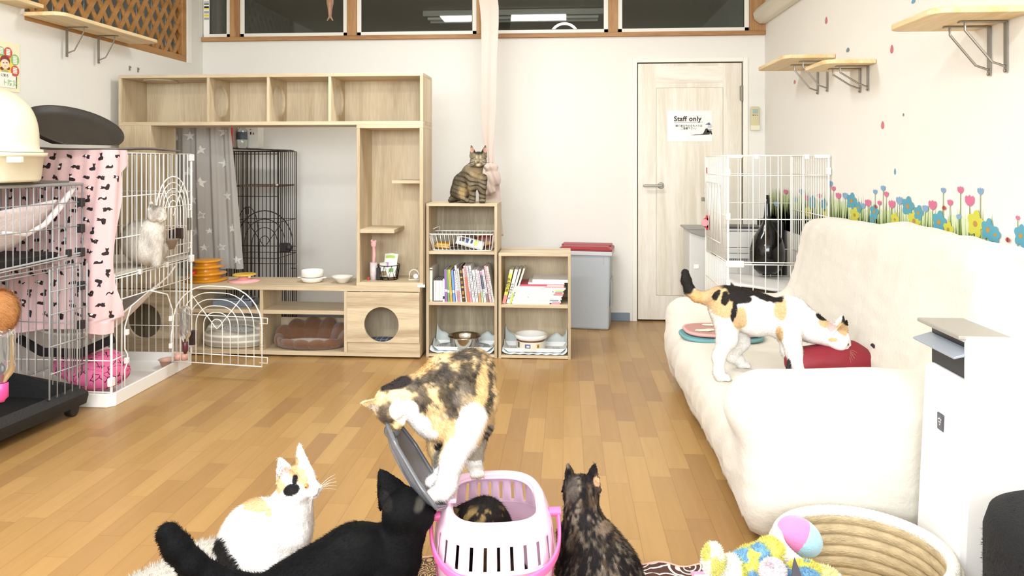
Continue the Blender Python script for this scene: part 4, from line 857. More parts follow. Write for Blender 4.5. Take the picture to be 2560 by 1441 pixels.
mk('head', MB().sph((c.x, c.y, c.z+.216), (.017, .009, .022), 16, 10).sph((c.x+.012, c.y-.002, c.z+.232), (.008, .008, .01), 12, 8).sph((c.x-.01, c.y-.002, c.z+.235), (.008, .008, .01), 12, 8), pk, t, smooth=True)
c = tp(921, .07); mk('bottle_cap', MB().cyl((c.x, c.y, c.z), (c.x, c.y, c.z+.02), .007, n=14), mat('red_cap', '#b8423c', .4), loc=c, label='small red cap beside the brush cup', cat='cap')
c = tp(947, .09); mk('black_case', MB().box(c.x-.012, c.x+.012, c.y-.015, c.y+.015, c.z, c.z+.075), mat('black_leather', '#23201f', .5), loc=c, bevel=.004, label='small black case standing between cup and wire basket', cat='case')
c = tp(972, .12); t = thing('wire_basket', c, 'small round black wire basket of grooming things in the tower', 'basket'); BW = mat('black_wire', '#1d1b1a', .4, .5)
rb = .062; mb = MB()
for z_, r_ in ((.003, rb*.86), (.088, rb*1.08)): mb.tube([(c.x+r_*math.cos(a), c.y+r_*math.sin(a), c.z+z_) for a in np.linspace(0, 2*math.pi, 36, endpoint=False)], .0024, 6, True)
for k in range(9):
    a0, a1, a2 = (2*math.pi*(k+q)/9 for q in (0, .5, 1)); P_ = lambda a, r_, z_: (c.x+r_*math.cos(a), c.y+r_*math.sin(a), c.z+z_)
    mb.tube([P_(a0, rb*.86, .003), P_(a1, rb*1.08, .088), P_(a2, rb*.86, .003)], .0019, 5); mb.tube([P_(a0, rb*.97, .045), P_(a1, rb*1.08, .088)], .0014, 5)
mk('wires', mb, BW, t, smooth=True)
packet('wipes_packet', 'white and green packet standing in the black wire basket', (c.x+.01, c.y+.0, c.z+.085), .085, .15, .035, '#f0f2ea', (72, 0, -8), [(.15, .85, .78, .9, '#a9cc5c'), (.2, .45, .4, .6, '#a884bd'), (.5, .85, .2, .35, '#7fae62')])
packet('wipes_packet', 'clear crumpled packet at the left in the black wire basket', (c.x-.028, c.y-.015, c.z+.06), .05, .09, .03, '#d8d6cf', (80, 0, 10), [(.2, .8, .1, .4, '#8a7650')])
# kitchen-timer like little clock with a wire loop
c = tp(1036, .09); t = thing('table_clock', c, 'small white dial in an arched wire frame at the tower corner', 'clock')
lp = [(c.x-.034, c.y, c.z+.003), (c.x-.03, c.y, c.z+.035)]+[(c.x-.002-.028*math.cos(a), c.y, c.z+.035+.03*math.sin(a)) for a in np.linspace(.2, math.pi-.2, 8)]+[(c.x+.026, c.y, c.z+.035), (c.x+.028, c.y, c.z+.003)]
mk('frame', MB().tube(lp, .0032, 6, True), mat('cream_wire', '#efe9dc', .35), t, smooth=True)
mk('dial', MB().cyl((c.x+.01, c.y+.002, c.z+.026), (c.x+.01, c.y-.008, c.z+.026), .018, n=28), mat('grey_bezel', '#a9a6a0', .3, .6), t)
mk('face', MB().cyl((c.x+.01, c.y-.0078, c.z+.026), (c.x+.01, c.y-.0088, c.z+.026), .014, n=28).box(c.x+.0095, c.x+.0105, c.y-.0095, c.y-.0088, c.z+.026, c.z+.037), mat('dial_white', '#f1f2f4', .3), t)
mk('knob', MB().sph((c.x+.014, c.y, c.z+.073), .006, 12, 8), mat('grey_bezel', '#a9a6a0', .3, .6), t, smooth=True)
# ------------------------------------------------------------------ cat beds inside the low cabinet
M_fl = mat('brown_corduroy', '#6f4a30', .9, noise=.12, nscale=60, bump=.5, bscale=160, stretch=(4, 4, .4), sheen=.4)
x0, x1 = dvs[1]+.014, dvs[2]-.014; cx_ = (x0+x1)/2+.003; cy_ = UY+.122
t = thing('flower_cat_bed', (cx_, cy_, .037), 'brown corduroy flower-shaped cat bed inside the open low cabinet', 'cat bed')
npet = 13; ax_, ay_ = (x1-x0)/2-.050, .095
for k in range(npet):
    a = 2*math.pi*k/npet+.24; pc_ = Vector((cx_+ax_*math.cos(a), cy_+ay_*math.sin(a),    .037+.030+.045*max(0, math.sin(a)+.2))); w_ = 2*math.pi*((ax_+ay_)/2+.02)/npet*.86
    tang = Vector((-math.sin(a)*ax_, math.cos(a)*ay_, 0)).normalized(); outv = Vector((math.cos(a), math.sin(a), 0)); upv = (Vector((0, 0, 1))+outv*.45).normalized(); nv_ = tang.cross(upv)
    Rm = Matrix((tang, nv_, upv)).transposed(); hz_ = .034+.044*max(0, math.sin(a)+.15) 
    mb = MB(); mb.sph((0, 0, 0), 1, 28, 18)
    vs = [pc_+Rm @ Vector((v[0]*w_*(1-.15*v[2]), v[1]*(.024+.0022*math.sin(v[0]*26)), v[2]*hz_)) for v in mb.v]
    m2 = MB(); m2.v = [tuple(v) for v in vs]; m2.f = mb.f; m2.m = mb.m; m2.v = [(min(max(v[0], x0), x1), v[1], max(v[2], .038)) for v in m2.v]
    mk('petal_cushion', m2, M_fl, t, smooth=True)
mk('seat_pad', MB().sph((cx_, cy_, .062), (ax_*.93, ay_*.9, .016), 36, 12), mat('cream_fleece', '#d8cdbb', .95, bump=.6, bscale=90, sheen=.3), t, smooth=True)
x0, x1 = dvs[0]+.014, dvs[1]-.014; cx_ = (x0+x1)/2
def bedmat():
    m = mat('striped_bed_side', '#dcd6c8', .9); nt = m.node_tree; b = nt.nodes['Principled BSDF']; N = nt.nodes.new
    tc = N('ShaderNodeTexCoord'); sp = N('ShaderNodeSeparateXYZ'); nt.links.new(tc.outputs['Object'], sp.inputs[0]); ml = N('ShaderNodeMath'); ml.operation = 'MULTIPLY'; ml.inputs[1].default_value = 190; nt.links.new(sp.outputs[2], ml.inputs[0])
    sn = N('ShaderNodeMath'); sn.operation = 'SINE'; nt.links.new(ml.outputs[0], sn.inputs[0]); cr = N('ShaderNodeValToRGB'); cr.color_ramp.elements[0].position = .2; cr.color_ramp.elements[1].position = .7
    cr.color_ramp.elements[0].color = L4('#b4ada0'); cr.color_ramp.elements[1].color = L4('#e4dfd2'); nt.links.new(sn.outputs[0], cr.inputs[0]); nt.links.new(cr.outputs[0], b.inputs['Base Color']); return m
t = thing('cat_bed', (cx_, UY+.14, .037), 'cream striped cat bed with dotted grey lining behind the open arched door', 'cat bed')
S1 = SDF(); hw = (x1-x0)/2-.006
for k in range(28):
    a = 2*math.pi*k/28; b_ = 2*math.pi*(k+1)/28; hgt = lambda q: .065+.085*max(0, math.sin(q)*.8+.2)+.012*math.sin(3*q+1)
    S1.cap((cx_+(hw-.042)*math.cos(a), UY+.14+.09*math.sin(a), .037+.04), (cx_+(hw-.042)*math.cos(b_), UY+.14+.09*math.sin(b_), .037+.032), .032, .032, .02)
    S1.cap((cx_+(hw-.04)*math.cos(a), UY+.14+.092*math.sin(a), .037+hgt(a)-.01), (cx_+(hw-.04)*math.cos(b_), UY+.14+.092*math.sin(b_), .037+hgt(b_)-.01), .034, .034, .02)
V_, F_ = S1.mesh(.006); V_ = relax(V_, F_, 2); V_[:, 2] = np.maximum(V_[:, 2], .038); mb = MB(); mb.add([tuple(v) for v in V_], [tuple(q) for q in F_]); mk('side_roll', mb, bedmat(), t, smooth=True)
dots = MB(); rg2 = random.Random(5)
def lin_(u, v):
    v = .1+v*1.25
    a = math.pi*(.08+.84*u); rr = .985-.35*(1-v); return (cx_+(hw-.045)*rr*math.cos(a), UY+.14+.085*rr*math.sin(a)-.012*(1-v), .05+.115*v+.012*math.sin(u*9))
dots.grid(lin_, 30, 12, 0)
for i in range(14):
    for j in range(6):
        u, v = (i+.5+(j % 2)*.5)/15, (j+.6)/6.6; p_ = Vector(lin_(u, v)); e1 = (Vector(lin_(u+.01, v))-p_).normalized(); e2 = (Vector(lin_(u, v+.02))-p_).normalized(); nn = e1.cross(e2)*.002
        if nn.y > 0: nn = -nn
        dots.add([p_+nn+e1*.0028*math.cos(q)+e2*.0028*math.sin(q) for q in np.linspace(0, 6.283, 8, endpoint=False)], [tuple(range(8))], 1)
mk('dotted_lining', dots, [mat('grey_lining', '#b9b5ad', .9), mat('lining_dot', '#6d6a68', .9)], t, smooth=True)
mk('seat_pad', MB().sph((cx_, UY+.12, .065), (hw-.06, .07, .03), 30, 12), mat('bed_pad', '#c9c2b2', .95, bump=.4, bscale=60), t, smooth=True)
# glass-like clear tray on the shelf above the bed
a, b_ = PY(535, 776, UY+.1), PY(632, 776, UY+.1); q = mat('clear_blue_plastic', '#a7b3c3', .15, trans=.6)
mk('clear_container', MB().box(a.x, b_.x, UY+.08, UY+.2, zs+.0115, zs+.05).box(a.x+.02, b_.x-.02, UY+.09, UY+.19, zs+.05, zs+.062), q, loc=((a.x+b_.x)/2, UY+.14, zs+.0115), bevel=.008, label='bluish clear container on the cabinet shelf behind the arched door', cat='container')
# blue checked cushion behind the round hole
c = PY(955, 850, UY+.12); cu = MB().sph((c.x, UY+.13, .066), (.16, .09, .028), 30, 12)
ccm = mat('navy_check', '#4a5468', .9); N_ = ccm.node_tree; bb = N_.nodes['Principled BSDF']
bt_ = N_.nodes.new('ShaderNodeTexBrick'); bt_.inputs['Scale'].default_value = 1; bt_.offset = 0
tc = N_.nodes.new('ShaderNodeTexCoord'); mp_ = N_.nodes.new('ShaderNodeMapping'); mp_.inputs['Scale'].default_value = (1, 1, 1); N_.links.new(tc.outputs['Object'], mp_.inputs[0]); N_.links.new(mp_.outputs[0], bt_.inputs['Vector'])
bt_.inputs['Brick Width'].default_value = .034; bt_.inputs['Row Height'].default_value = .034; bt_.inputs['Mortar Size'].default_value = .0022; bt_.inputs['Color1'].default_value = L4('#4a5468'); bt_.inputs['Color2'].default_value = L4('#515b70'); bt_.inputs['Mortar'].default_value = L4('#b9bfcc'); N_.links.new(bt_.outputs[0], bb.inputs['Base Color'])
mk('cushion', cu, ccm, loc=(c.x, UY+.13, .038), smooth=True, label='navy checked cushion inside the cabinet behind the round hole', cat='cushion')
# ------------------------------------------------------------------ waste bin
by = 5.19; a, b_ = PY(1413, 800, by), PY(1523, 800, by+.0); zl = PY(1450, 628, by).z
t = thing('waste_bin', ((a.x+b_.x)/2, by+.14, 0), 'tall grey plastic bin with a dark red lid against the back wall', 'bin')
M_bin = mat('blue_grey_plastic', '#b3b9bf', .45); ang = R(-7)
bc = Vector(((a.x+b_.x)/2, by+.13, 0)); Mz = Matrix.Translation(bc) @ Matrix.Rotation(ang, 4, 'Z')
hw_, hd_ = (b_.x-a.x)/2+.025, .13
def slabbox(mb, x0, x1, y0, y1, z0, z1, tz=0):
    mb.add([(x0+tz, y0+tz, z0), (x1-tz, y0+tz, z0), (x1-tz, y1-tz, z0), (x0+tz, y1-tz, z0), (x0, y0, z1), (x1, y0, z1), (x1, y1, z1), (x0, y1, z1)], [(0, 3, 2, 1), (4, 5, 6, 7), (0, 1, 5, 4), (1, 2, 6, 5), (2, 3, 7, 6), (3, 0, 4, 7)])
mb = MB(); mb.T = Mz; slabbox(mb, -hw_, hw_, -hd_, hd_, .0, zl-.012, .012); mk('body', mb, M_bin, t, bevel=.014)
mb = MB(); mb.T = Mz; mb.box(-hw_-.012, hw_+.012, -hd_-.012, hd_+.012, zl-.03, zl); mk('collar', mb, mat('light_grey_plastic', '#c9ccd0', .45), t, bevel=.005)
mb = MB(); mb.T = Mz; slabbox(mb, -hw_-.005, hw_+.008, -hd_-.008, hd_+.008, zl, zl+.016, -.006); slabbox(mb, -hw_+.02, hw_-.02, -hd_+.01, hd_-.01, zl+.012, zl+.03, -.03); mb.box(-hw_+.0, hw_-.0, -hd_+.11, hd_-.01, zl+.024, zl+.034)
mk('lid', mb, mat('dark_red_plastic', '#9c2b33', .4), t, bevel=.006)
mb = MB(); mb.T = Mz; mb.box(hw_-.004, hw_+.003, -hd_+.04, hd_-.04, .15, zl-.2); mb.box(hw_-.05, hw_-.046, -hd_-.002, -hd_+.004, zl-.09, zl-.032); mk('side_ridge', mb, M_bin, t, bevel=.002)
# ------------------------------------------------------------------ hanging beige curtain, knotted
M_cur = mat('beige_pink_linen', '#cdb9ad', .85, bump=.15, bscale=150, sheen=.2)
CY = 5.0
def cp(px_, py_, dy=0): return PY(px_, py_, CY+dy)
prof = [(-40, 1190, 1250), (0, 1197, 1245), (20, 1200, 1247), (60, 1203, 1247), (150, 1203, 1243), (260, 1202, 1241), (330, 1204, 1237), (380, 1212, 1232), (408, 1216, 1233)]
def cur(prof, ph, amp):
    def f(u, v):
        k = v*(len(prof)-1); i = min(int(k), len(prof)-2); fr_ = k-i; y_ = prof[i][0]*(1-fr_)+prof[i+1][0]*fr_; l = prof[i][1]*(1-fr_)+prof[i+1][1]*fr_; r_ = prof[i][2]*(1-fr_)+prof[i+1][2]*fr_
        q = cp(l+(r_-l)*u, y_); q.y += amp*math.sin(u*4+ph+v*2)+amp*.12*math.sin(u*15+ph+v*3); return q
    return f
t = thing('curtain', cp(1222, 590), 'long beige-pink curtain strip hanging knotted behind the tabby cat', 'curtain')
mk('drape', MB().grid(cur(prof, 0, .009), 40, 60), M_cur, t, smooth=True, solid=.003)
prof2 = [(410, 1216, 1236), (440, 1212, 1248), (480, 1208, 1250), (530, 1206, 1252), (590, 1204, 1258)]
mk('tail', MB().grid(cur(prof2, 1, .012), 40, 40), M_cur, t, smooth=True, solid=.003)
kb = SDF(); kb.ell(cp(1226, 418, -.03), (.05, .035, .03), (RT, FW, UP), .02).ell(cp(1233, 440, -.03), (.045, .03, .05), (RT, FW, UP), .02).ell(cp(1238, 452, -.03), (.04, .02, .035), (RT, FW, UP), .02).cap(cp(1216, 415, -.035), cp(1238, 424, -.04), .014, .012, .008).cap(cp(1215, 440, -.03), cp(1232, 478, -.03), .03, .018, .015).ell(cp(1220, 470, -.02), (.045, .02, .05), (RT, FW, UP), .02)
V_, F_ = kb.mesh(.005); V_ = V_+kb.normals(V_)*(.003*np.sin(V_[:, 0:1]*160+V_[:, 2:3]*60)); mb = MB(); mb.add([tuple(v) for v in V_], [tuple(q) for q in F_]); mk('knot', mb, M_cur, t, smooth=True)
# hanging dried-fish toy
c = PZ(825, 25, 3.4); S2 = SDF(); S2.ell(c+UP*.085, (.019, .012, .07), (RT, FW, UP), .01).cap(c+UP*.03, c-UP*.02, .014, .007, .01).cap(c-UP*.02, c-UP*.03, .007, .005, .006).cap(c-UP*.028, c-UP*.049-RT*.013, .005, .003, .004).cap(c-UP*.028, c-UP*.049+RT*.013, .005, .003, .004).ell(c+UP*.09+RT*.02, (.008, .003, .02), (RT, FW, UP), .006)
V_, F_ = S2.mesh(.003); mb = MB(); mb.add([tuple(v) for v in V_], [tuple(q) for q in F_])
t = thing('fish_toy', c, 'brown fish-shaped toy hanging by a string in front of the windows', 'cat toy')
mk('fish', mb, mat('fish_brown', '#7d5a45', .5, noise=.4, nscale=40), t, smooth=True); mk('string', MB().cyl(c+UP*.15, (c.x, c.y, ZC), .0012, n=5), mat('thin_string', '#e6e0d4', .7), t)
# ================================================================== CAGES
WC = mat('white_cage_wire', '#f4f1ea', .35); WP = mat('white_cage_plastic', '#f3f1ec', .35)
def panel(mb, o, u, w, z0, z1, nv, hz, r=.0026, skip=None):
    """wire panel in the plane (u, up) at o"""
    o, u = Vector(o), Vector(u).normalized()
    for k in range(nv+1):
        x = w*k/nv
        for (a, b_) in (skip(x) if skip else [(z0, z1)]):
            p = o+u*x; mb.cyl((p.x, p.y, a), (p.x, p.y, b_), r if 0 < k < nv else r*1.5, n=6)
    for z in hz: mb.cyl((o.x, o.y, z), (o.x+u.x*w, o.y+u.y*w, z), r*1.1, n=6)
def arch(mb, o, u, w, z0, z1, r=.0026, zs=.5, nest=5, hbars=(.12, .62), lift=None):
    """arched cage door: nested flattened arches, V wires, cross bars, two latch loops"""
    o, u = Vector(o), Vector(u).normalized(); h = z1-z0; cx_ = w/2; step = w/2/(nest+.7)
    P = lambda x, z: (o.x+u.x*x, o.y+u.y*x, z0+z)
    yc = h*zs
    for k in range(nest+1):
        hw = w/2-step*k; 
        if hw < .012: break
        top = h-(h-yc)*k/(nest+.9); ry = top-yc if k < nest-1 else top-yc; c_ = min(hw, max(ry, .02)); flat = max(0, hw-c_*1.0)
        base = yc if ry > 0 else top
        pts = [P(cx_-hw, 0)]
        for q in np.linspace(math.pi, math.pi/2, 9): pts.append(P(cx_-flat*.9+(hw-flat*.9)*math.cos(q), yc+ry*math.sin(q)))
        for q in np.linspace(math.pi/2, 0, 9): pts.append(P(cx_+flat*.9+(hw-flat*.9)*math.cos(q), yc+ry*math.sin(q)))
        pts.append(P(cx_+hw, 0)); mb.tube(pts, r*(1.4 if k == 0 else 1), 6)
    mb.cyl(P(0, 0), P(w, 0), r*1.3, n=6)
    for f in hbars: mb.cyl(P(0, h*f), P(w, h*f), r*1.1, n=6)
    zc_ = yc-.02; mb.tube([P(w*.2, h*.90), P(cx_-.01, zc_+.008), P(cx_, zc_), P(cx_+.01, zc_+.008), P(w*.8, h*.90)], r, 6)
    for f in hbars: mb.tube([P(w, h*f), P(w*1.06, h*f), P(w*1.06, h*f-.03), P(w*.97, h*f-.03)], r*1.1, 6)
def traybase(mb, x0, x1, y0, y1, h, c=.03):
    out = [(x0+c, y0), (x1-c, y0), (x1, y0+c), (x1, y1-c), (x1-c, y1), (x0+c, y1), (x0, y1-c), (x0, y0+c)]; t = .012
    ins = [(x0+c+t*.6, y0+t), (x1-c-t*.6, y0+t), (x1-t, y0+c+t*.6), (x1-t, y1-c-t*.6), (x1-c-t*.6, y1-t), (x0+c+t*.6, y1-t), (x0+t, y1-c-t*.6), (x0+t, y0+c+t*.6)]
    n = 8; vs = [(p[0], p[1], 0) for p in out]+[(p[0], p[1], h) for p in out]+[(p[0], p[1], h) for p in ins]+[(p[0], p[1], .012) for p in ins]; fs = [tuple(range(n))[::-1], tuple(range(3*n, 4*n))]
    for i in range(n):
        j = (i+1) % n; fs += [(i, j, n+j, n+i), (n+i, n+j, 2*n+j, 2*n+i), (2*n+i, 2*n+j, 3*n+j, 3*n+i)]
    mb.add(vs, fs)
# ---- left white two-tier cage
cx0, cx1, cy0, cy1 = -2.765, -2.15, 3.38, 4.16; zt1_, zm = 1.215, .612
cage = thing('cat_cage', ((cx0+cx1)/2, (cy0+cy1)/2, 0), 'tall white two-tier wire cat cage against the left wall with its lower door open', 'cage')
mb = MB(); traybase(mb, cx0, cx1, cy0, cy1, .065); mk('base_tray', mb, WP, cage, bevel=.003)
mb = MB(); panel(mb, (cx0+.01, cy0+.012, 0), (1, 0, 0), cx1-cx0-.022, .066, zm, 14, (.07, .22, .42, zm-.006)); panel(mb, (cx0+.01, cy0+.012, 0), (1, 0, 0), cx1-cx0-.022, zm+.006, zt1_, 14, (zm+.006, .8, 1.0, zt1_)); mk('front_panel', mb, WC, cage, smooth=True)
ya_, yb_ = 3.50, 3.94
gap = lambda x: [(.066, zm)] if not (ya_ < cy0+.012+x < yb_) else [(.50, zm)]
mb = MB(); panel(mb, (cx1-.012, cy0+.012, 0), (0, 1, 0), cy1-cy0-.024, .066, zm, 18, (zm-.006, .50), skip=gap)
mb.cyl((cx1-.012, cy0+.012, .22), (cx1-.012, ya_, .22), .0028, n=6)
# door frame of the lower opening: side wires with their outward kinks
for y_ in (ya_, yb_):
    s_ = 1 if y_ == ya_ else -1; mb.tube([(cx1-.012, y_, .066), (cx1-.012, y_, .15), (cx1-.008, y_+s_*.016, .18), (cx1-.008, y_+s_*.016, .22), (cx1-.012, y_, .25), (cx1-.012, y_, .36), (cx1-.012, y_+s_*.05, .45), (cx1-.012, (ya_+yb_)/2, .5)], .0036, 6)
panel(mb, (cx1-.012, cy0+.012, 0), (0, 1, 0), cy1-cy0-.024, zm+.006, zt1_, 18, (zm+.006, .8, 1.0, zt1_)); mk('side_panel', mb, WC, cage, smooth=True)
mb = MB(); panel(mb, (cx0+.01, cy1-.012, 0), (1, 0, 0), cx1-cx0-.022, .066, zt1_, 14, (.22, .42, .612, .8, 1.0, zt1_)); mk('back_panel', mb, WC, cage, smooth=True)
mb = MB(); 
for k in range(15): x = cx0+.01+(cx1-cx0-.022)*k/14; mb.cyl((x, cy0+.012, zt1_), (x, cy1-.012, zt1_), .0026, n=6)
mk('roof_panel', mb, WC, cage, smooth=True)
mk('tier_floor', MB().box(cx0+.02, cx1-.022, cy0+.03, cy1-.03, zm+.004, zm+.02), mat('tier_plastic', '#c9c4b8', .6), cage, bevel=.003)
P4 = [(cx0+.01, cy0+.012), (cx1-.012, cy0+.012), (cx1-.012, cy1-.012), (cx0+.01, cy1-.012)]
for (x, y) in P4: mk('post', MB().cyl((x, y, .06), (x, y, zt1_), .006, n=10), WP, cage)
for (x, y) in P4[1:3]:
    for z in (.12, zm, zt1_-.02): mk('clip', MB().box(x-.012, x+.012, y-.016, y+.016, z-.02, z+.02), WP, cage, bevel=.004)
for y_, z_ in ((cy0+.25, zm), (cy0+.5, zm), (3.515, .19), (3.515, .33), (3.93, .31), (3.93, .16)): mk('clip', MB().box(cx1-.022, cx1-.002, y_-.010, y_+.010, z_-.014, z_+.014), WP, cage, bevel=.003)
od = MB(); o_ = Vector((cx1-.004, 3.935, 0)); q_ = PZ(655, 800, 3.97); u_ = Vector((q_.x-o_.x, q_.y-o_.y, 0)); arch(od, o_, u_, u_.length, .074, .495, zs=.5); mk('open_door', od, WC, cage, smooth=True, label='white arched wire door standing open')
ud = MB(); arch(ud, (cx1-.002, 3.76, 0), (0, 1, 0), .34, .655, 1.09, zs=.55); mk('closed_door', ud, WC, cage, smooth=True)
lk = PX(476, 560, cx1+.01); mk('latch', MB().box(cx1-.004, cx1+.012, lk.y-.012, lk.y+.012, lk.z-.035, lk.z+.035), mat('steel_latch', '#8f8a80', .4, .8), cage, bevel=.002)
# things inside the white cage
t = thing('food_dish', PZ(414, 888, 4.05), 'small pink-beige dish on the floor of the white cage', 'bowl'); c = Vector((-2.235, 4.03, .014)); ORG[t.name] = c; t.location = c
mk('dish', MB().lathe([(0, 0), (.03, 0), (.045, .04), (.052, .045), (.048, .046), (.036, .01), (0, .008)], c, 28), mat('pink_clay', '#c9a08c', .5), t, smooth=True)
# drinking bottles clipped to the cage side
def bottle(px_, py0, py1, d, label, capcol, r=.03):
    a = PZ(px_, py0, d); b_ = PZ(px_, py1, d); hgt = a.z-b_.z
    t = thing('water_bottle', b_, label, 'bottle'); cl = mat('clear_bottle_plastic', '#e9eded', .06, trans=.95)
    prof = [(.0, hgt), (r*.6, hgt*.995), (r*.95, hgt*.95), (r, hgt*.88)]+[(r*(1-.03*(k % 2)), hgt*(.86-.05*k)) for k in range(9)]+[(r*.9, hgt*.38), (r*.4, hgt*.27), (r*.35, hgt*.24)]
    mk('bottle', MB().lathe(prof, b_, 28), cl, t, smooth=True)
    mk('cap', MB().lathe([(r*.42, hgt*.25), (r*.5, hgt*.24), (r*.5, hgt*.06), (r*.3, hgt*.03), (r*.22, 0), (0, 0)], b_, 24), mat('cap_'+capcol.strip('#'), capcol, .35), t, smooth=True)
    return t
bottle(463, 765, 885, 4.02, 'clear upside-down drinking bottle with a dark red cap by the open arched door', '#5a2a30', .030)
mk('bottle_holder', MB().box(cx1-.002, cx1+.03, 4.1, 4.14, .12, .2), mat('dark_brown_plastic', '#3b2a28', .5), loc=(cx1, 4.12, .12), bevel=.004, label='dark brown drinker block clipped low on the cage side by the bottle', cat='holder')
for i, px_ in enumerate((447, 462)):
    q = PZ(px_, 893, 4.1); mk('drip_cup', MB().lathe([(0, 0), (.02, 0), (.024, .035), (.021, .035), (.017, .004), (0, .004)], (q.x, q.y, q.z-.015), 18), mat('peach_plastic', '#d9a795', .4), loc=(q.x, q.y, q.z-.015), smooth=True, label=['left', 'right'][i]+' of two small peach cups under the drinking bottle', cat='cup', group='peach drip cups')
# hammock in the lower tier
hm = SDF()
def ham(fnm, label, pts, mat_, loc, n=26):
    """four corner points and a sag make a slung cloth"""
    A, B, C_, D_ = [Vector(p) for p in pts[:4]]; sag = pts[4]
    def f(u, v):
        p = (A*(1-u)+B*u)*(1-v)+(D_*(1-u)+C_*u)*v; s_ = (1-(2*u-1)**2)*(1-.55*(2*v-1)**2); p.z -= sag*s_; return p
    mb = MB(); mb.grid(f, n, n); return mk(fnm, mb, mat_, loc=loc, smooth=True, solid=.008, label=label, cat='hammock')
M_flw = mat('cream_fleece_cloth', '#e2d6cb', .95, bump=.4, bscale=70, sheen=.4)
h_ = ham('hammock', 'cream fleece hammock slung in the lower tier of the white cage', [(cx0+.03, 3.42, .45), (cx1-.03, 3.42, .40), (cx1-.025, 3.93, .545), (cx0+.03, 3.98, .45), .19], M_flw, ((cx0+cx1)/2, 3.7, .3))
mk('strap', MB().tube([(cx1-.025, 3.93, .545), (cx1-.018, 4.0, .605)], .005, 6).tube([(cx0+.03, 3.98, .45), (cx0+.02, 4.05, .55)], .005, 6), M_flw, h_)
mk('dark_trim', MB().tube([(cx0+.06, 3.50, .29), (cx0+.2, 3.47, .235), (cx0+.4, 3.46, .235), (cx1-.07, 3.5, .30)], .022, 10), mat('black_plush', '#221c1e', .95, bump=.6, bscale=120), h_, smooth=True)
# pink patterned bed
S3 = SDF(); S3.ell((-2.34, 3.56, .115), (.15, .12, .085), None, .03).ell((-2.32, 3.60, .14), (.06, .10, .075), None, .04).ell((-2.5, 3.66, .12), (.14, .1, .08), None, .04)
V_, F_ = S3.mesh(.008); V_ = V_+S3.normals(V_)*(.006*vnoise(V_, 18)[:, None]); V_[:, 2] = np.maximum(V_[:, 2], .014); mb = MB(); mb.add([tuple(v) for v in V_], [tuple(q) for q in F_])
hp = mat('hot_pink_print', '#e06a9c', .85); nt = hp.node_tree; bb = nt.nodes['Principled BSDF']; N = nt.nodes.new
tc = N('ShaderNodeTexCoord'); vo = N('ShaderNodeTexVoronoi'); vo.feature = 'DISTANCE_TO_EDGE'; vo.inputs['Scale'].default_value = 24; nz = N('ShaderNodeTexNoise'); nz.inputs['Scale'].default_value = 9
ad = N('ShaderNodeVectorMath'); ad.operation = 'ADD'; sc_ = N('ShaderNodeVectorMath'); sc_.operation = 'SCALE'; sc_.inputs['Scale'].default_value = .12; nt.links.new(nz.outputs['Color'], sc_.inputs[0]); nt.links.new(tc.outputs['Object'], ad.inputs[0]); nt.links.new(sc_.outputs[0], ad.inputs[1]); nt.links.new(tc.outputs['Object'], nz.inputs['Vector']); nt.links.new(ad.outputs[0], vo.inputs['Vector'])
m1 = N('ShaderNodeMath'); m1.operation = 'LESS_THAN'; m1.inputs[1].default_value = .05; nt.links.new(vo.outputs['Distance'], m1.inputs[0]); n2 = N('ShaderNodeTexNoise'); n2.inputs['Scale'].default_value = 22; nt.links.new(tc.outputs['Object'], n2.inputs['Vector']); m2 = N('ShaderNodeMath'); m2.operation = 'GREATER_THAN'; m2.inputs[1].default_value = .5; nt.links.new(n2.outputs[0], m2.inputs[0]); m3 = N('ShaderNodeMath'); m3.operation = 'MULTIPLY'; nt.links.new(m1.outputs[0], m3.inputs[0]); nt.links.new(m2.outputs[0], m3.inputs[1])
mx = N('ShaderNodeMix'); mx.data_type = 'RGBA'; mx.inputs[6].default_value = L4('#e8709f'); mx.inputs[7].default_value = L4('#5a2038'); nt.links.new(m3.outputs[0], mx.inputs[0]); nt.links.new(mx.outputs[2], bb.inputs['Base Color'])
t = thing('cat_bed', (-2.38, 3.6, .013), 'hot pink patterned soft bed on the floor of the white cage', 'cat bed'); mk('cushion', mb, hp, t, smooth=True)
S3 = SDF()
for (a_, b_, c_) in ((-2.47, 3.7, .19), (-2.41, 3.66, .205), (-2.36, 3.63, .2), (-2.32, 3.58, .18)): S3.ell((a_, b_, c_), (.055, .04, .022), None, .02)
V_, F_ = S3.mesh(.006); mb = MB(); mb.add([tuple(v) for v in V_], [tuple(q) for q in F_]); mk('cream_lining', mb, M_flw, t, smooth=True)
# items in the upper tier: brown bowl holder
q = PZ(430, 600, 4.05); mk('hanging_bowl', MB().lathe([(0, -.05), (.03, -.05), (.05, 0), (.055, .004), (.046, .004), (.03, -.04), (0, -.04)], (q.x-.02, q.y, q.z+.0), 24), mat('taupe_plastic', '#9c8b7c', .5), loc=(q.x-.02, q.y, q.z-.05), smooth=True, label='taupe bowl hooked inside the upper tier of the white cage', cat='bowl')
mk('dark_feeder', MB().box(q.x-.05, q.x+.03, q.y+.055, q.y+.07, q.z+.0, q.z+.06), mat('dark_brown_plastic', '#3b2a28', .5), loc=(q.x, q.y+.06, q.z), bevel=.005, label='dark brown feeder behind the taupe bowl in the upper tier', cat='feeder')
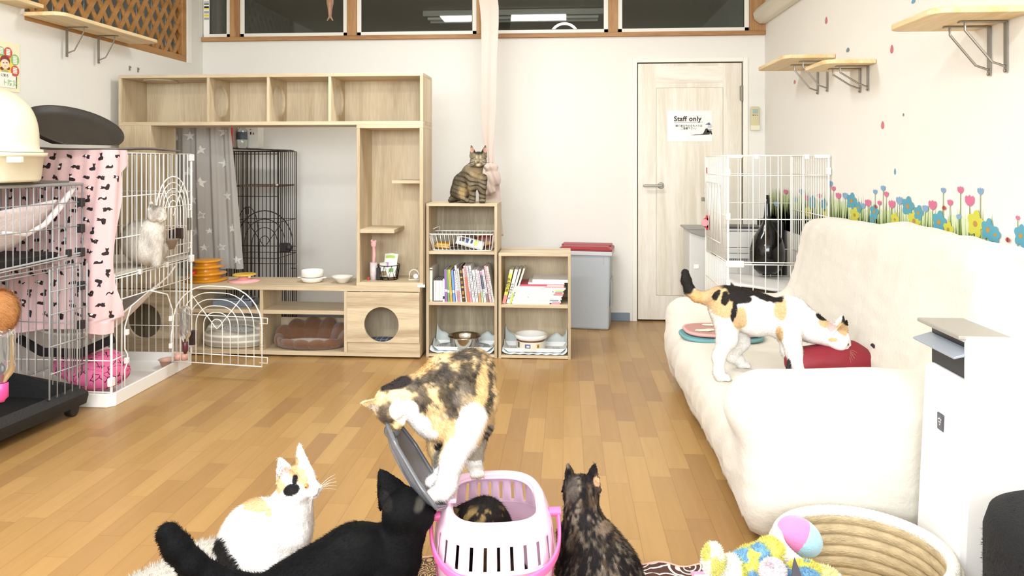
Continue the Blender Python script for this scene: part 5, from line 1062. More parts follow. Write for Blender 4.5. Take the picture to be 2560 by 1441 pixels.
# ---- pink cloth with black cats, draped over the near end of the cage
M_pk = mat('dusty_pink_cloth', '#e3bfc0', .9, bump=.15, bscale=120); M_bk = mat('print_black', '#241a1c', .8); M_pw = mat('print_white', '#f2e9e6', .8)
fy = cy0-.012; ez = zt1_+.012; xr_ = cx1+.012
def cloth(u, v):
    """u in metres along the drape from the left wall, round the corner; v metres down from the top edge"""
    wf = xr_-(cx0+.005)
    if u < wf: x = cx0+.005+u; y = fy; nx, ny = 0, -1
    else: x = xr_; y = fy+(u-wf); nx, ny = 1, 0
    cr_ = .05
    if wf-cr_ < u < wf+cr_: t_ = (u-(wf-cr_))/(2*cr_); a_ = t_*math.pi/2; x = xr_-cr_+cr_*math.sin(a_); y = fy+cr_-cr_*math.cos(a_); nx, ny = math.sin(a_), -math.cos(a_)
    am = .002+.028*min(1, v/.5)*(.25+.75*min(1, max(0, (u-.25)/.25)))
    d = am*(.5+.5*math.sin(u*34+1.2*math.sin(v*3)+v*1.5))+.004*math.sin(u*90+v*6)
    return Vector((x+nx*(d+.004), y+ny*(d+.004), ez-v))
wf = xr_-(cx0+.005)
def redge(v):  # how far the cloth reaches round the corner at drop v
    return wf+(.10 if v < .05 else .12-.05*(v-.05)/.05 if v < .10 else .035+.03*math.sin(v*9) if v < .8 else .01)
def cb(u, v): V = v*.86; return cloth(u*redge(V)*1.0, V+(.012*math.sin(u*8) if v > .98 else 0))
cl = MB().grid(cb, 110, 70)
motifs = [
 [(-.5, -.25), (-.42, .05), (-.45, .3), (-.3, .22), (-.15, .3), (-.1, .12), (.1, .2), (.35, .18), (.45, .02), (.62, -.1), (.7, -.3), (.55, -.2), (.42, -.12), (.4, -.3), (.25, -.3), (.2, -.15), (-.1, -.15), (-.15, -.3), (-.35, -.3)],
 [(-.15, -.5), (-.25, -.2), (-.1, .1), (-.22, .3), (-.2, .55), (-.08, .42), (.06, .42), (.2, .52), (.18, .25), (.1, .08), (.28, -.2), (.3, -.42), (.5, -.4), (.6, -.2), (.62, -.45), (.4, -.55)],
 [(-.55, -.2), (-.4, .15), (-.1, .22), (.1, .16), (.2, .3), (.3, .2), (.42, .3), (.5, .08), (.45, -.1), (.3, -.2)]]
rg = random.Random(12); j = 0; v = .03
while v < .82:
    u = .02+(.035 if j % 2 else 0); i = j
    while u < redge(v)-.03:
        m_ = motifs[(i*7+j*3) % 3]; an = rg.choice([0, .2, -.3, 1.4, -.25, 2.9]); s_ = .034; fl = rg.choice([-1, 1])
        pts = []
        for (a_, b_) in m_:
            a_ *= fl; x_ = a_*math.cos(an)-b_*math.sin(an); y_ = a_*math.sin(an)+b_*math.cos(an); pts.append((u+x_*s_, max(0.004, v-y_*s_)))
        def lifted(p):
            q = cloth(*p); e = cloth(p[0]+.002, p[1])-q; w_ = cloth(p[0], p[1]+.002)-q; n_ = w_.cross(e).normalized(); return q+n_*.0016*(1 if n_.y < .2 or n_.x > 0 else -1)
        c0 = (sum(p[0] for p in pts)/len(pts), sum(p[1] for p in pts)/len(pts)); vs = [lifted(c0)]+[lifted(p) for p in pts]; n_ = len(pts)
        cl.add(vs, [(0, k+1, (k+1) % n_+1) for k in range(n_)], 1)
        if (i+j) % 3 == 0: cl.add([lifted((c0[0]+.007*math.cos(q), c0[1]-.004+.005*math.sin(q)))+Vector((.0004, -.0006, 0)) for q in np.linspace(0, 6.283, 8, endpoint=False)], [tuple(range(8))], 2)
        u += .078+rg.uniform(-.008, .008); i += 1
    v += .050; j += 1
pc_ = mk('cloth', cl, [M_pk, M_bk, M_pw], loc=(cx0+.3, fy, ez-.86), smooth=True, label='dusty pink cloth printed with little black cats draped over the white cage', cat='cloth')
# mat and black round lid on top of the white cage
mk('roof_mat', MB().grid(lambda u, v: (cx0+.005+(cx1-cx0+.0)*u, cy0+.01+.62*v, ez+.006+.008*math.sin(u*6+v*4)*(1 if v > .05 else .3)), 24, 24), mat('grey_felt', '#77736c', .95, bump=.4), loc=((cx0+cx1)/2, 3.7, ez), smooth=True, solid=.008, label='thin grey mat lying on the roof of the white cage', cat='mat')
c = Vector((-2.415, 3.66, ez+.12)); ax1 = D(.93, -.30); ax2 = (D(-.2, -.25, .95)); ax3 = ax1.cross(ax2).normalized(); ax2 = ax3.cross(ax1).normalized()
Rm = Matrix((ax1, ax2, ax3)).transposed(); r = .33
mb = MB(); prof = [(0, .0), (r*.8, .0), (r*.93, .012), (r, .055), (r*1.01, .058), (r*1.0, .062), (r*.97, .055), (r*.9, .02), (r*.78, .010), (0, .010)]
mb.lathe(prof, (0, 0, 0), 64); V2 = [c+Rm @ Vector(v) for v in mb.v]
M_blk = mat('black_plastic', '#35312d', .45, bump=.15, bscale=200)
c_l = PZ(85, 300, 3.35)
tr = MB()
# shallow round tray: rim ellipse leaning against the wall, its right end resting on the mat
cen = PZ(150, 340, 3.55); a1 = (PZ(294, 352, 3.62)-cen); 
e3 = (FW*-.26+UP*.84+RT*.40).normalized(); e1 = RT-e3*RT.dot(e3); e1.normalize(); e2 = e3.cross(e1).normalized()
Rm = Matrix((e1, e2, e3)).transposed(); cen = PZ(182, 333, 3.60)
mb = MB(); mb.lathe([(0, .0), (.17, .0), (.205, .012), (.212, .033), (.220, .035), (.218, .040), (.209, .038), (.20, .02), (.165, .008), (0, .008)], (0, 0, 0), 64)
m2 = MB(); m2.v = []; m2.f = mb.f; m2.m = mb.m
for v in mb.v:
    q = cen+Rm @ Vector(v); q.x = max(q.x, XL+.004); q.z = max(q.z, ez+.024); m2.v.append(tuple(q))
mk('round_tray', m2, M_blk, loc=(cen.x, cen.y, ez), smooth=True, label='big shallow black round tray leaning on top of the white cage', cat='tray')
# ---- right white cage beside the sofa
rx0_, rx1_, ry0_, ry1_ = .888, 1.424, 4.15, 4.80; zt2, zm2 = 1.205, .618
cg = thing('cat_cage', ((rx0_+rx1_)/2, (ry0_+ry1_)/2, 0), 'white two-tier wire cage in the right corner behind the sofa', 'cage')
mb = MB(); traybase(mb, rx0_, rx1_, ry0_, ry1_, .065); mk('base_tray', mb, WP, cg, bevel=.003)
for (z0_, z1_, hz_) in ((.066, zm2-.006, (.25, .45, zm2-.006)), (zm2+.006, zt2, (zm2+.006, .845, 1.075, zt2-.012, zt2))):
    pass
mb = MB(); panel(mb, (rx0_, ry0_, 0), (1, 0, 0), rx1_-rx0_, .066, zm2-.012, 8, (.25, .45, zm2-.012)); panel(mb, (rx0_, ry0_, 0), (1, 0, 0), rx1_-rx0_, zm2, zt2, 8, (zm2, .855, 1.095, zt2)); mk('front_panel', mb, WC, cg, smooth=True)
mb = MB(); panel(mb, (rx0_, ry0_, 0), (0, 1, 0), ry1_-ry0_, .066, zm2-.012, 22, (.25, .45, zm2-.012)); panel(mb, (rx0_, ry0_, 0), (0, 1, 0), ry1_-ry0_, zm2, zt2, 22, (zm2, .87, 1.095, zt2)); mk('side_panel', mb, WC, cg, smooth=True)
mb = MB(); panel(mb, (rx1_, ry0_, 0), (0, 1, 0), ry1_-ry0_, .066, zt2, 16, (.25, .45, zm2, .87, 1.095, zt2)); mk('side_panel', mb, WC, cg, smooth=True)
mb = MB(); panel(mb, (rx0_, ry1_, 0), (1, 0, 0), rx1_-rx0_, .066, zt2, 8, (.25, .45, zm2, .91, 1.095, zt2)); mk('back_panel', mb, WC, cg, smooth=True)
mb = MB(); mb.tube([(rx0_-.012, ry0_+.13, zm2+.09), (rx0_-.02, ry0_+.13, 1.0), (rx0_-.02, ry0_+.17, 1.05), (rx0_-.02, ry0_+.52, 1.05), (rx0_-.02, ry0_+.56, 1.0), (rx0_-.012, ry0_+.56, zm2+.09)], .005, 8)
for k in range(9): y = ry0_+.16+.045*k; mb.cyl((rx0_-.014, y, zm2+.09), (rx0_-.02, y, 1.045), .0026, n=6)
mb.cyl((rx0_-.014, ry0_+.13, zm2+.09), (rx0_-.014, ry0_+.56, zm2+.09), .003, n=6); mk('door', mb, WC, cg, smooth=True)
for (x, y) in ((rx0_, ry0_), (rx1_, ry0_), (rx0_, ry1_), (rx1_, ry1_)): mk('post', MB().cyl((x, y, .06), (x, y, zt2), .0055, n=10), WP, cg)
for z in (1.11, .87, .50): mk('clip', MB().box(rx0_-.011, rx0_+.011, ry0_-.012, ry0_+.012, z-.02, z+.02), WP, cg, bevel=.004)
mk('clip', MB().box(rx1_-.011, rx1_+.011, ry0_-.012, ry0_+.012, 1.10, 1.14), WP, cg, bevel=.004)
mk('corner_cover', MB().box(rx0_-.012, rx0_+.085, ry0_-.012, ry0_+.006, zm2-.028, zm2+.010), WP, cg, bevel=.007)
mk('corner_cover', MB().box(rx0_-.008, rx0_+.075, ry0_-.009, ry0_+.009, zt2-.014, zt2+.004), WP, cg, bevel=.003); mk('corner_cover', MB().box(rx1_-.075, rx1_+.006, ry0_-.009, ry0_+.009, zt2-.014, zt2+.004), WP, cg, bevel=.003)
for dx in (.15, .42): mk('clip', MB().box(rx0_+dx-.012, rx0_+dx+.012, ry0_-.009, ry0_+.009, zt2-.02, zt2+.006), WP, cg, bevel=.003)
mk('red_label', MB().box(rx0_-.004, rx0_-.002, ry1_-.06, ry1_-.03, 1.10, 1.135), mat('rust_label', '#b0584e', .5), cg)
mk('latch', MB().box(rx0_-.03, rx0_-.004, ry1_-.02, ry1_+.0, .92, .945), mat('steel_latch', '#8f8a80', .4, .8), cg, bevel=.002)
# sheet on the tier and things inside and behind
c = Vector((rx0_+.33, ry0_+.3, zm2+.0)); VB = mat('black_gloss', '#060607', .1, coat=.2)
zf_ = PZ(1910, 690, 4.5)
mk('folded_sheet', MB().grid(lambda u, v: (rx0_+.05+(rx1_-rx0_-.07)*u, ry0_+.06+.5*v, .452+.03*(1-u)*(1-u)+.004*math.sin(u*9+v*5)), 20, 10), mat('white_sheet', '#ecebea', .8), loc=(c.x, c.y, .5), smooth=True, solid=.012, label='folded white sheet lying in the lower tier of the right cage', cat='sheet')
vp = PZ(1918, 690, 4.55); vb = Vector((vp.x, vp.y, PZ(1918, 688, 4.55).z)); k_ = 4.55/F
prof = [(0, 0), (22*k_, 0), (34*k_, 12*k_), (42*k_, 35*k_), (42*k_, 60*k_), (36*k_, 85*k_), (24*k_, 105*k_), (12*k_, 125*k_), (8*k_, 145*k_), (6*k_, 170*k_), (5*k_, 195*k_), (4*k_, 195*k_), (4.5*k_, 170*k_), (0, 160*k_)]
mk('tall_vase', MB().lathe(prof, (vb.x, vb.y+.0, vb.z+.012), 48), VB, loc=vb, smooth=True, label='glossy black long-necked round vase inside the white wire cage', cat='vase')
mk('box_stand', MB().box(rx0_+.05, rx1_-.03, ry0_+.08, ry1_-.05, .014, .438), mat('cardboard_tan', '#b79f7c', .8), loc=(vb.x, ry1_-.2, .08), bevel=.003, label='tan cardboard box in the cage under the black vase', cat='box')
a, b_ = PY(1790, 700, 5.0), PY(1888, 572, 5.0); hb_ = thing('heater', ((a.x+b_.x)/2, 5.08, 0), 'white floor heater with a dark top edge behind the right cage', 'heater')
mk('body', MB().box(a.x, b_.x+.05, 5.0, 5.2, .012, b_.z), mat('appliance_white', '#f0f0ee', .35), hb_, bevel=.01); mk('top', MB().box(a.x-.004, b_.x+.054, 4.995, 5.205, b_.z, b_.z+.012), mat('dark_grey_plastic', '#4b4b4b', .4), hb_, bevel=.003)
g = MB(); g.box(a.x+.02, b_.x+.03, 4.9985, 5.0, b_.z-.02, b_.z-.014)
for k in range(3): g.box(a.x+.03, b_.x+.03, 4.9985, 5.0, PY(1850, 620+14*k, 5.0).z, PY(1850, 620+14*k, 5.0).z+.003)
for k in range(16): g.box(a.x+.05+.012*k, a.x+.058+.012*k, 4.998, 5.0, PY(1850, 652, 5.0).z, PY(1850, 647, 5.0).z)
mk('grille', g, mat('grey_print2', '#6f7173', .6), hb_)
a, b_ = PY(1945, 650, 4.95), PY(1972, 555, 4.95); mk('black_case', MB().box(a.x-.06, XR-.02, 4.95, 5.25, 0, b_.z), mat('black_fabric', '#161617', .8), loc=(a.x, 5.1, 0), bevel=.01, label='black case standing behind the vase near the right wall', cat='case')
a, b_ = PY(1727, 700, 4.95), PY(1765, 575, 4.95); t = thing('storage_bin', ((a.x+b_.x)/2, 5.0, 0), 'tall grey-white plastic bin left of the right cage', 'bin')
sb = MB(); slabbox(sb, a.x-.01, b_.x+.04, 4.95, 5.2, 0, b_.z, .0); mk('body', sb, mat('pale_grey_plastic', '#d5d4d0', .4), t, bevel=.01)
mk('lid', MB().prism([(a.x-.03, b_.z+.0), (b_.x+.04, b_.z+.0), (b_.x+.04, b_.z-.03), (b_.x-.02, b_.z-.045), (a.x-.0, b_.z-.02)], (0, 4.945, 0), (1, 0, 0), (0, 0, 1), .012).box(a.x-.03, b_.x+.045, 4.94, 5.21, b_.z, b_.z+.012), mat('mid_grey_plastic', '#97948e', .4), t, bevel=.003)
p = PY(1741, 667, 4.95); mk('grip', MB().box(p.x-.016, p.x+.016, 4.946, 4.951, p.z-.014, p.z+.014), mat('grip_white', '#fbfbf8', .4), t, bevel=.004)
p = PZ(1769, 557, 4.6); t = thing('toy_clip', p, 'red and pink round clip hanging on the left side of the right cage', 'clip')
mk('clip', MB().box(p.x-.008, p.x+.012, p.y-.01, p.y+.02, p.z-.045, p.z+.045).cyl((p.x+.0, p.y-.01, p.z), (p.x+.0, p.y+.006, p.z), .034, n=24), mat('bright_red_plastic', '#c62f3c', .35), t, bevel=.003)
mk('face', MB().cyl((p.x-.018, p.y-.012, p.z), (p.x-.018, p.y+.0, p.z), .022, n=20), mat('pink_face', '#eea3ac', .4), t)
# ---- star curtain and black cage behind the furniture
sy = 4.86
def star_curtain(u, v):
    z = 1.62-.012-v*1.16; y_ = 405-(z-H)*F/4.95
    l = PY(433+8*v, 400, sy).x; r_ = PY(572+ (36*v if v > .1 else 3), 400, sy).x; x = l+(r_-l)*u
    return Vector((x, sy+.015*math.sin(u*24+1.5*math.sin(v*2.2))+.006*math.sin(u*55+v*4), z))
t = MB().grid(star_curtain, 110, 50)
st5 = [(math.sin(math.pi*k/5)*(1 if k % 2 == 0 else .42), math.cos(math.pi*k/5)*(1 if k % 2 == 0 else .42)) for k in range(10)]
scw = PY(572, 400, sy).x-PY(433, 400, sy).x
def sm(cu, cv, r_, rot=0, inner=0):
    def L(p):
        u, v = cu+p[0]/scw/1.05, cv-p[1]/1.16; q = star_curtain(min(max(u, 0), 1), min(max(v, 0), 1)); q.y -= .003; return q
    P = [(r_*(x*math.cos(rot)-y*math.sin(rot)), r_*(x*math.sin(rot)+y*math.cos(rot))) for x, y in st5]
    if inner: Q = [(x*.62, y*.62) for x, y in P]; t.add([L(p) for p in P+Q], [(k, (k+1) % 10, 10+(k+1) % 10, 10+k) for k in range(10)], 1)
    else:
        t.add([L((0, 0))]+[L(p) for p in P], [(0, k+1, (k+1) % 10+1) for k in range(10)], 1)
for (px_, py_, r_, inn) in [(474, 340, 12, 0), (557, 330, 13, 0), (503, 375, 11, 0), (560, 409, 13, 0), (502, 457, 13, 0), (568, 490, 12, 0), (504, 538, 10, 1), (480, 500, 12, 0), (583, 571, 12, 0), (490, 580, 12, 0), (522, 578, 7, 0), (512, 619, 9, 0), (554, 618, 9, 1), (594, 650, 11, 0), (440, 345, 10, 0), (470, 430, 12, 0), (450, 560, 12, 0), (500, 660, 10, 0), (540, 690, 11, 0), (446, 470, 11, 0), (460, 640, 12, 0)]:
    q = PY(px_, py_, sy); v_ = (1.608-q.z)/1.16; l = PY(433+8*v_, 400, sy).x; r2 = PY(572+36*v_, 400, sy).x
    if 0 < v_ < 1: sm((q.x-l)/(r2-l), v_, r_*1.15*4.95/F, .1*math.sin(px_), inn)
mk('curtain', t, [mat('grey_star_cloth', '#bcb8b4', .85, bump=.1, bscale=120), mat('star_white', '#efedea', .8)], loc=(PY(500, 500, sy).x, sy, .45), smooth=True, label='grey curtain with white stars hanging behind the furniture', cat='curtain')
mk('curtain_rod', MB().cyl((XL+.003, sy, 1.625), (-1.2, sy, 1.625), .008, n=10), mat('rod_white', '#e9e6de', .4), loc=(-2, sy, 1.625), label='slim white rod carrying the star curtain behind the top unit', cat='curtain rod')
BC = mat('black_cage_wire', '#2a2522', .45, .4)
kx0, kx1, ky0, ky1 = PY(567, 400, 5.02).x, PY(696, 400, 5.02).x, 5.02, 5.36; kz = PY(690, 378, 5.02).z
kc = thing('cat_cage', ((kx0+kx1)/2, (ky0+ky1)/2, 0), 'narrow tall black wire cage behind the furniture beside the star curtain', 'cage')
mb = MB(); panel(mb, (kx0, ky0, 0), (1, 0, 0), kx1-kx0, .02, kz, 13, (.1, .5, .75, .93, kz-.02, kz), r=.0024); mk('front_panel', mb, BC, kc)
mb = MB(); panel(mb, (kx1, ky0, 0), (0, 1, 0), ky1-ky0, .02, kz, 9, (.1, .5, .75, kz), r=.0024); mk('side_panel', mb, BC, kc)
mb = MB(); panel(mb, (kx0, ky1, 0), (1, 0, 0), kx1-kx0, .02, kz, 13, (.1, .5, .75, kz), r=.0024); panel(mb, (kx0, ky0, 0), (0, 1, 0), ky1-ky0, .02, kz, 9, (.1, .5, .75, kz), r=.0024); mk('back_panel', mb, BC, kc)
z = PY(690, 463, 5.1).z; mk('shelf', MB().box(kx0+.03, kx1-.005, ky0+.02, ky1-.02, z-.012, z), mat('brown_board', '#6f5a49', .6), kc); mk('shelf_bracket', MB().sph((kx0+.04, ky0-.004, z), (.014, .008, .01), 12, 8).sph((kx1-.01, ky0-.004, z+.004), (.012, .008, .01), 12, 8), mat('nickel_knob', '#cfcabf', .3, .6), kc, smooth=True)
mk('roof_net', MB().grid(lambda u, v: (kx0-.01+(kx1-kx0+.0)*u, ky0-.015+(ky1-ky0)*v, kz+.008+.012*(1-u)+.003*math.sin(u*30+v*20)), 20, 10), mat('dark_olive_net', '#3a3a30', .8), kc, smooth=True, solid=.006)
def arched_gate(x0, x1, y_, zt_, nest, label_, zb_=.02):
    mb = MB(); arch(mb, (x0, y_, 0), (1, 0, 0), x1-x0, zb_, zt_, r=.0026, zs=.72, nest=nest, hbars=(.55, .70)); return mb
g1 = arched_gate(PY(592, 400, 4.99).x, PY(724, 400, 4.93).x, 4.99, PY(660, 527, 4.99).z, 3, ''); mk('door', g1, BC, kc, smooth=True)
g2 = MB(); xa_, xb_ = PY(594, 400, 4.97).x, PY(645, 400, 4.97).x; za_ = PY(620, 517, 4.97).z
g2.tube([(xa_, 4.97, .45), (xa_+.0, 4.97, za_-.16)]+[((xa_+xb_)/2-(xb_-xa_)/2*math.cos(q), 4.97, za_-.16+.16*math.sin(q)) for q in np.linspace(.1, math.pi-.1, 10)]+[(xb_, 4.97, za_-.16), (xb_+.004, 4.97, .45)], .003, 6)
g2.tube([((xa_+xb_)/2-.012, 4.97, za_), ((xa_+xb_)/2-.012, 4.97, za_-.05), ((xa_+xb_)/2+.004, 4.97, za_-.05), ((xa_+xb_)/2+.006, 4.97, za_)], .0026, 6); mk('small_gate', g2, BC, kc, smooth=True)
p = PY(715, 619, 4.98); mk('latch', MB().box(p.x-.038, p.x+.03, 4.955, 4.985, p.z-.032, p.z+.032).sph((p.x+.02, 4.97, p.z), (.026, .018, .032), 16, 10), mat('black_rubber', '#1a1716', .5), kc, bevel=.006)
# items on top of the black cage
p = PY(605, 372, 5.15); cz_ = kz+.024; k5 = 5.2/F
t = thing('clear_bottle', (p.x, 5.15, cz_), 'clear plastic bottle with a dark label on top of the black cage', 'bottle')
mk('bottle', MB().lathe([(0, 0), (12*k5, 0), (13*k5, .01), (13*k5, .12), (6*k5, .15), (5*k5, .16)], (p.x, 5.15, cz_), 28), mat('clear_bottle_plastic', '#e9eded', .06, trans=.95), t, smooth=True); mk('label', MB().lathe([(13.2*k5, .06), (13.4*k5, .06), (13.4*k5, .11), (13.2*k5, .11)], (p.x, 5.15, cz_), 28), mat('slate_label', '#4a5560', .5), t)
mk('cap', MB().cyl((p.x, 5.15, cz_+.16), (p.x, 5.15, cz_+.18), .016, n=20), mat('red_cap', '#b8423c', .4), t)
a, b_ = PY(618, 372, 5.22), PY(648, 318, 5.22); bx_ = mk('white_box', MB().box(a.x, b_.x, 5.2, 5.3, cz_, b_.z+.03), mat('carton_white', '#dcd8cc', .7), loc=(a.x, 5.25, cz_), bevel=.002, label='white carton with small black marks on top of the black cage', cat='box')
mk('mark', MB().box(a.x+.03, a.x+.04, 5.1985, 5.2, b_.z-.055, b_.z-.035).box(a.x+.052, a.x+.058, 5.1985, 5.2, b_.z-.055, b_.z-.04).box(a.x+.03, a.x+.038, 5.1985, 5.2, b_.z-.02, b_.z-.015), mat('print_black', '#241a1c', .8), bx_)
a, b_ = PY(572, 340, 5.1), PY(586, 318, 5.1); mk('red_packet', MB().box(a.x-.01, b_.x, 5.08, 5.16, cz_, b_.z+.02), mat('packet_brown', '#a08a7a', .7), loc=(a.x, 5.12, cz_), bevel=.004, label='brownish packet with a red flap beside the bottle on the black cage', cat='packet')
mk('red_tub', MB().box(a.x-.005, b_.x+.0, 5.03, 5.075, cz_, b_.z+.015), mat('bright_red_plastic', '#c62f3c', .35), loc=(a.x, 5.05, cz_), bevel=.004, label='small red tub peeking beside the star curtain on the black cage', cat='tub')
# ---- black wheeled cage, near left
ang = R(5); kz1 = 1.068; cor = Vector((-2.235, 3.285, 0)); du = Vector((-math.sin(ang), -math.cos(ang), 0)); dw = Vector((-math.cos(ang), math.sin(ang), 0)); LN_, WD_ = .92, .40
GW = mat('grey_cage_wire', '#a9abad', .4, .15); BP = mat('black_tray_plastic', '#1b1a1b', .55, bump=.15, bscale=90); BP2 = mat('black_clip_plastic', '#222022', .5)
kg = thing('cat_cage', cor+du*.45+dw*.2, 'grey wire cage on a black wheeled tray in front of the pink cloth', 'cage')
def cp_(a, b_, z): q = cor+du*a+dw*b_; return Vector((max(q.x, XL+.006), q.y, z))
fr = MB(); hs = [.42, .60, .69, .875, .985, kz1]
panel(fr, cor, du, LN_, .13, kz1, 26, (.69, .705, .875, .985, kz1), r=.0024, skip=lambda x: [(.19, kz1)] if x < .2 else [(.70, kz1)]); mk('front_panel', fr, GW, kg, smooth=True)
mb = MB(); panel(mb, cor, dw, WD_, .19, kz1, 10, (.42, .69, .875, kz1), r=.0024); mk('far_panel', mb, GW, kg, smooth=True)
mb = MB(); panel(mb, cor+dw*WD_*.98, du, LN_, .19, kz1, 24, (.3, .42, .55, .69, .875, kz1), r=.0024)
mb.v = [(max(v[0], XL+.004), v[1], v[2]) for v in mb.v]; mk('back_panel', mb, GW, kg, smooth=True)
mb = MB(); panel(mb, cor+du*.20+dw*-.004, Vector((.05, -.02, 0))+dw*0-du*.9, .21, .13, .70, 5, (.24, .36, .50, .60), r=.0026); mk('small_side_panel', mb, GW, kg, smooth=True)
rf = MB(); rf.tube([cp_(0, 0, kz1), cp_(LN_, 0, kz1), cp_(LN_, WD_, kz1), cp_(0, WD_, kz1)], .007, 8, True)
for k in range(9): rf.cyl(cp_(0, WD_*k/9, kz1), cp_(LN_, WD_*k/9, kz1), .0024, n=5)
mk('roof', rf, GW, kg, smooth=True)
def fr_pts(e): return [cp_(-.012-e, -.012-e, 0), cp_(LN_+e, -.012-e, 0), cp_(LN_+e, WD_, 0), cp_(-.012-e, WD_, 0)]
bt_ = MB(); lo = fr_pts(.0); hi = fr_pts(.006); ins = fr_pts(-.02)
ring = []
for (P, z) in ((lo, .05), (hi, .085), (hi, .10), (ins, .135), (fr_pts(-.03), .19), (fr_pts(-.04), .19), (fr_pts(-.045), .075)): ring += [(p.x, p.y, z) for p in P]
# low lip along the room side so the tray floor shows
nr = 7; fs = [(0, 1, 2, 3)[::-1], tuple(range(24, 28))]
for j in range(nr-1):
    for i in range(4): fs.append((j*4+i, j*4+(i+1) % 4, (j+1)*4+(i+1) % 4, (j+1)*4+i))
for j in (4, 5):
    for i in (0, 1): ring[j*4+i] = (ring[j*4+i][0], ring[j*4+i][1], .125)
bt_.add(ring, fs); mk('tray', bt_, BP, kg, bevel=.006)
for (a, b_) in ((.03, .03), (LN_-.1, .05), (.05, WD_-.05)):
    q = cp_(a, b_, 0); mk('caster', MB().cyl((q.x-.018, q.y, .031), (q.x+.018, q.y, .031), .031, n=24).box(q.x-.012, q.x+.012, q.y-.014, q.y+.02, .03, .06), BP2, kg, bevel=.004)
mk('inner_shelf', MB().obox(cor+du*.46+dw*.24+UP*.735, du*.42, dw*.15, UP*.022), BP, kg, bevel=.008)
for z in (.985, .865, .755, .60, .42): q = cp_(.008, 0, z); mk('clip', MB().box(q.x-.012, q.x+.014, q.y-.014, q.y+.012, z-.022, z+.018), BP2, kg, bevel=.003)
q = cp_(.09, -.004, .76); mk('clip', MB().box(q.x-.01, q.x+.01, q.y-.012, q.y+.012, .742, .775), BP2, kg, bevel=.003)
mk('rail', MB().cyl(cp_(.0, -.006, .752), cp_(LN_, -.006, .715), .0045, n=8).cyl(cp_(.0, -.006, .742), cp_(LN_, -.006, .703), .003, n=8), GW, kg)
# fleece hammock in the upper part of the black cage
M_h2 = mat('pale_pink_fleece', '#ecdedd', .95, bump=.4, bscale=60, sheen=.4)
h2_ = ham('hammock', 'pale pink fleece hammock hanging high inside the grey wire cage', [cp_(.50, .03, .96), cp_(.48, WD_-.08, .96), cp_(.10, WD_-.10, .90), cp_(.12, .03, 1.0), .17], M_h2, cp_(.3, .2, .8))
mk('strap', MB().tube([cp_(.02, .02, 1.055), cp_(.06, .02, 1.02), cp_(.12, .02, .96), cp_(.2, .02, .895), cp_(.3, .02, .86), cp_(.42, .02, .88)], [.008, .013, .014, .012, .009, .008], 10), M_h2, h2_, smooth=True)
# mat and cream dome box on top of the grey cage
zt_ = kz1+.007
mk('roof_mat', MB().obox(cor+du*.47+dw*.21+UP*(zt_+.005), du*.44, dw*.17, UP*.004), mat('olive_felt', '#6e6a5e', .95, bump=.4), loc=cor+du*.4+dw*.2+UP*zt_, bevel=.002, label='thin olive-grey mat under the cream box on the grey cage roof', cat='mat')
zb_ = zt_+.012
dm = thing('litter_box', PZ(0, 455, 3.0), 'big cream domed cat litter box on top of the grey wire cage', 'litter box'); M_cr = mat('cream_plastic', '#efe9cf', .4)
cc = PZ(-60, 455, 3.06); cc.z = zb_; k3 = 3.06/F
def dome(r1, r2, z0, z1, n=2.6, top=False):
    return None
def sel(a, n): c_, s_ = math.cos(a), math.sin(a); rr = (abs(c_)**n+abs(s_)**n)**(-1/n); return rr*c_, rr*s_
def shell(rows, cc, n=3.2, seg=56):
    mb = MB(); vs = []
    for (rx_, ry_, z) in rows:
        for k in range(seg): x, y = sel(2*math.pi*k/seg, n); vs.append((cc.x+x*rx_, cc.y+y*ry_, cc.z+z))
    fs = [(j*seg+i, j*seg+(i+1) % seg, (j+1)*seg+(i+1) % seg, (j+1)*seg+i) for j in range(len(rows)-1) for i in range(seg)]; mb.add(vs, fs)
    return mb
RX, RY = 166*k3, .20; cc.x = PZ(-88, 455, 3.06).x; mx_ = min(RX, cc.x-XL-.01)
RXl = RX
H1 = (455-397)*k3+.02
mk('base', shell([(0, 0, 0), (RXl*.92, RY*.92, 0), (RXl*.95, RY*.95, .01), (RXl*.985, RY*.985, H1-.012), (RXl*1.03, RY*1.03, H1-.010), (RXl*1.04, RY*1.04, H1+.006), (RXl*.9, RY*.9, H1+.006)], cc), M_cr, dm, smooth=True)
hh = (397-215)*k3*.98; rows = [(RXl*1.035, RY*1.035, H1+.008), (RXl*1.03, RY*1.03, H1+.02), (RXl*.98, RY*.98, H1+.022)]
for q in np.linspace(.08, 1, 12): rows.append((RXl*.98*(1-q**3.0)**.42 if q < 1 else 0, RY*.98*(1-q**3.0)**.42 if q < 1 else 0, H1+.022+(hh-.022)*q))
mk('dome', shell(rows, cc, n=2.5), M_cr, dm, smooth=True)
q = PZ(38, 398, 2.86); mk('latch', MB().box(q.x-.03, q.x+.03, q.y-.01, q.y+.008, q.z-.014, q.z+.01), M_cr, dm, bevel=.004)
# orange fluffy toy and bottle hanging on the near side of the grey cage
bottle(4, 815, 1005, 2.72, 'clear upside-down drinking bottle with a pink nozzle at the left frame edge', '#d9498f', .044)
# ================================================================== SOFA under a cream throw
M_sofa = mat('cream_throw', '#d9d3c7', .95, noise=.04, nscale=3, bump=.25, bscale=70, sheen=.25)
s = SDF(); sx0 = .56
s.rbox((.555, 2.27, .03), (1.30, 4.02, .28), .06, .03)
s.rbox((.51, 2.40, .12), (1.16, 3.95, .335), .085, .05)
# near arm: fat, rolled over the top
s.rbox((.535, 2.235, .06), (1.36, 2.52, .50), .10, .05)
s.cap((.60, 2.37, .405), (1.30, 2.40, .425), .105, .105, .04)
# far arm
s.rbox((.545, 3.80, .05), (1.30, 4.06, .40), .09, .05)
s.cap((.62, 3.93, .365), (1.25, 3.93, .40), .095, .10, .05)
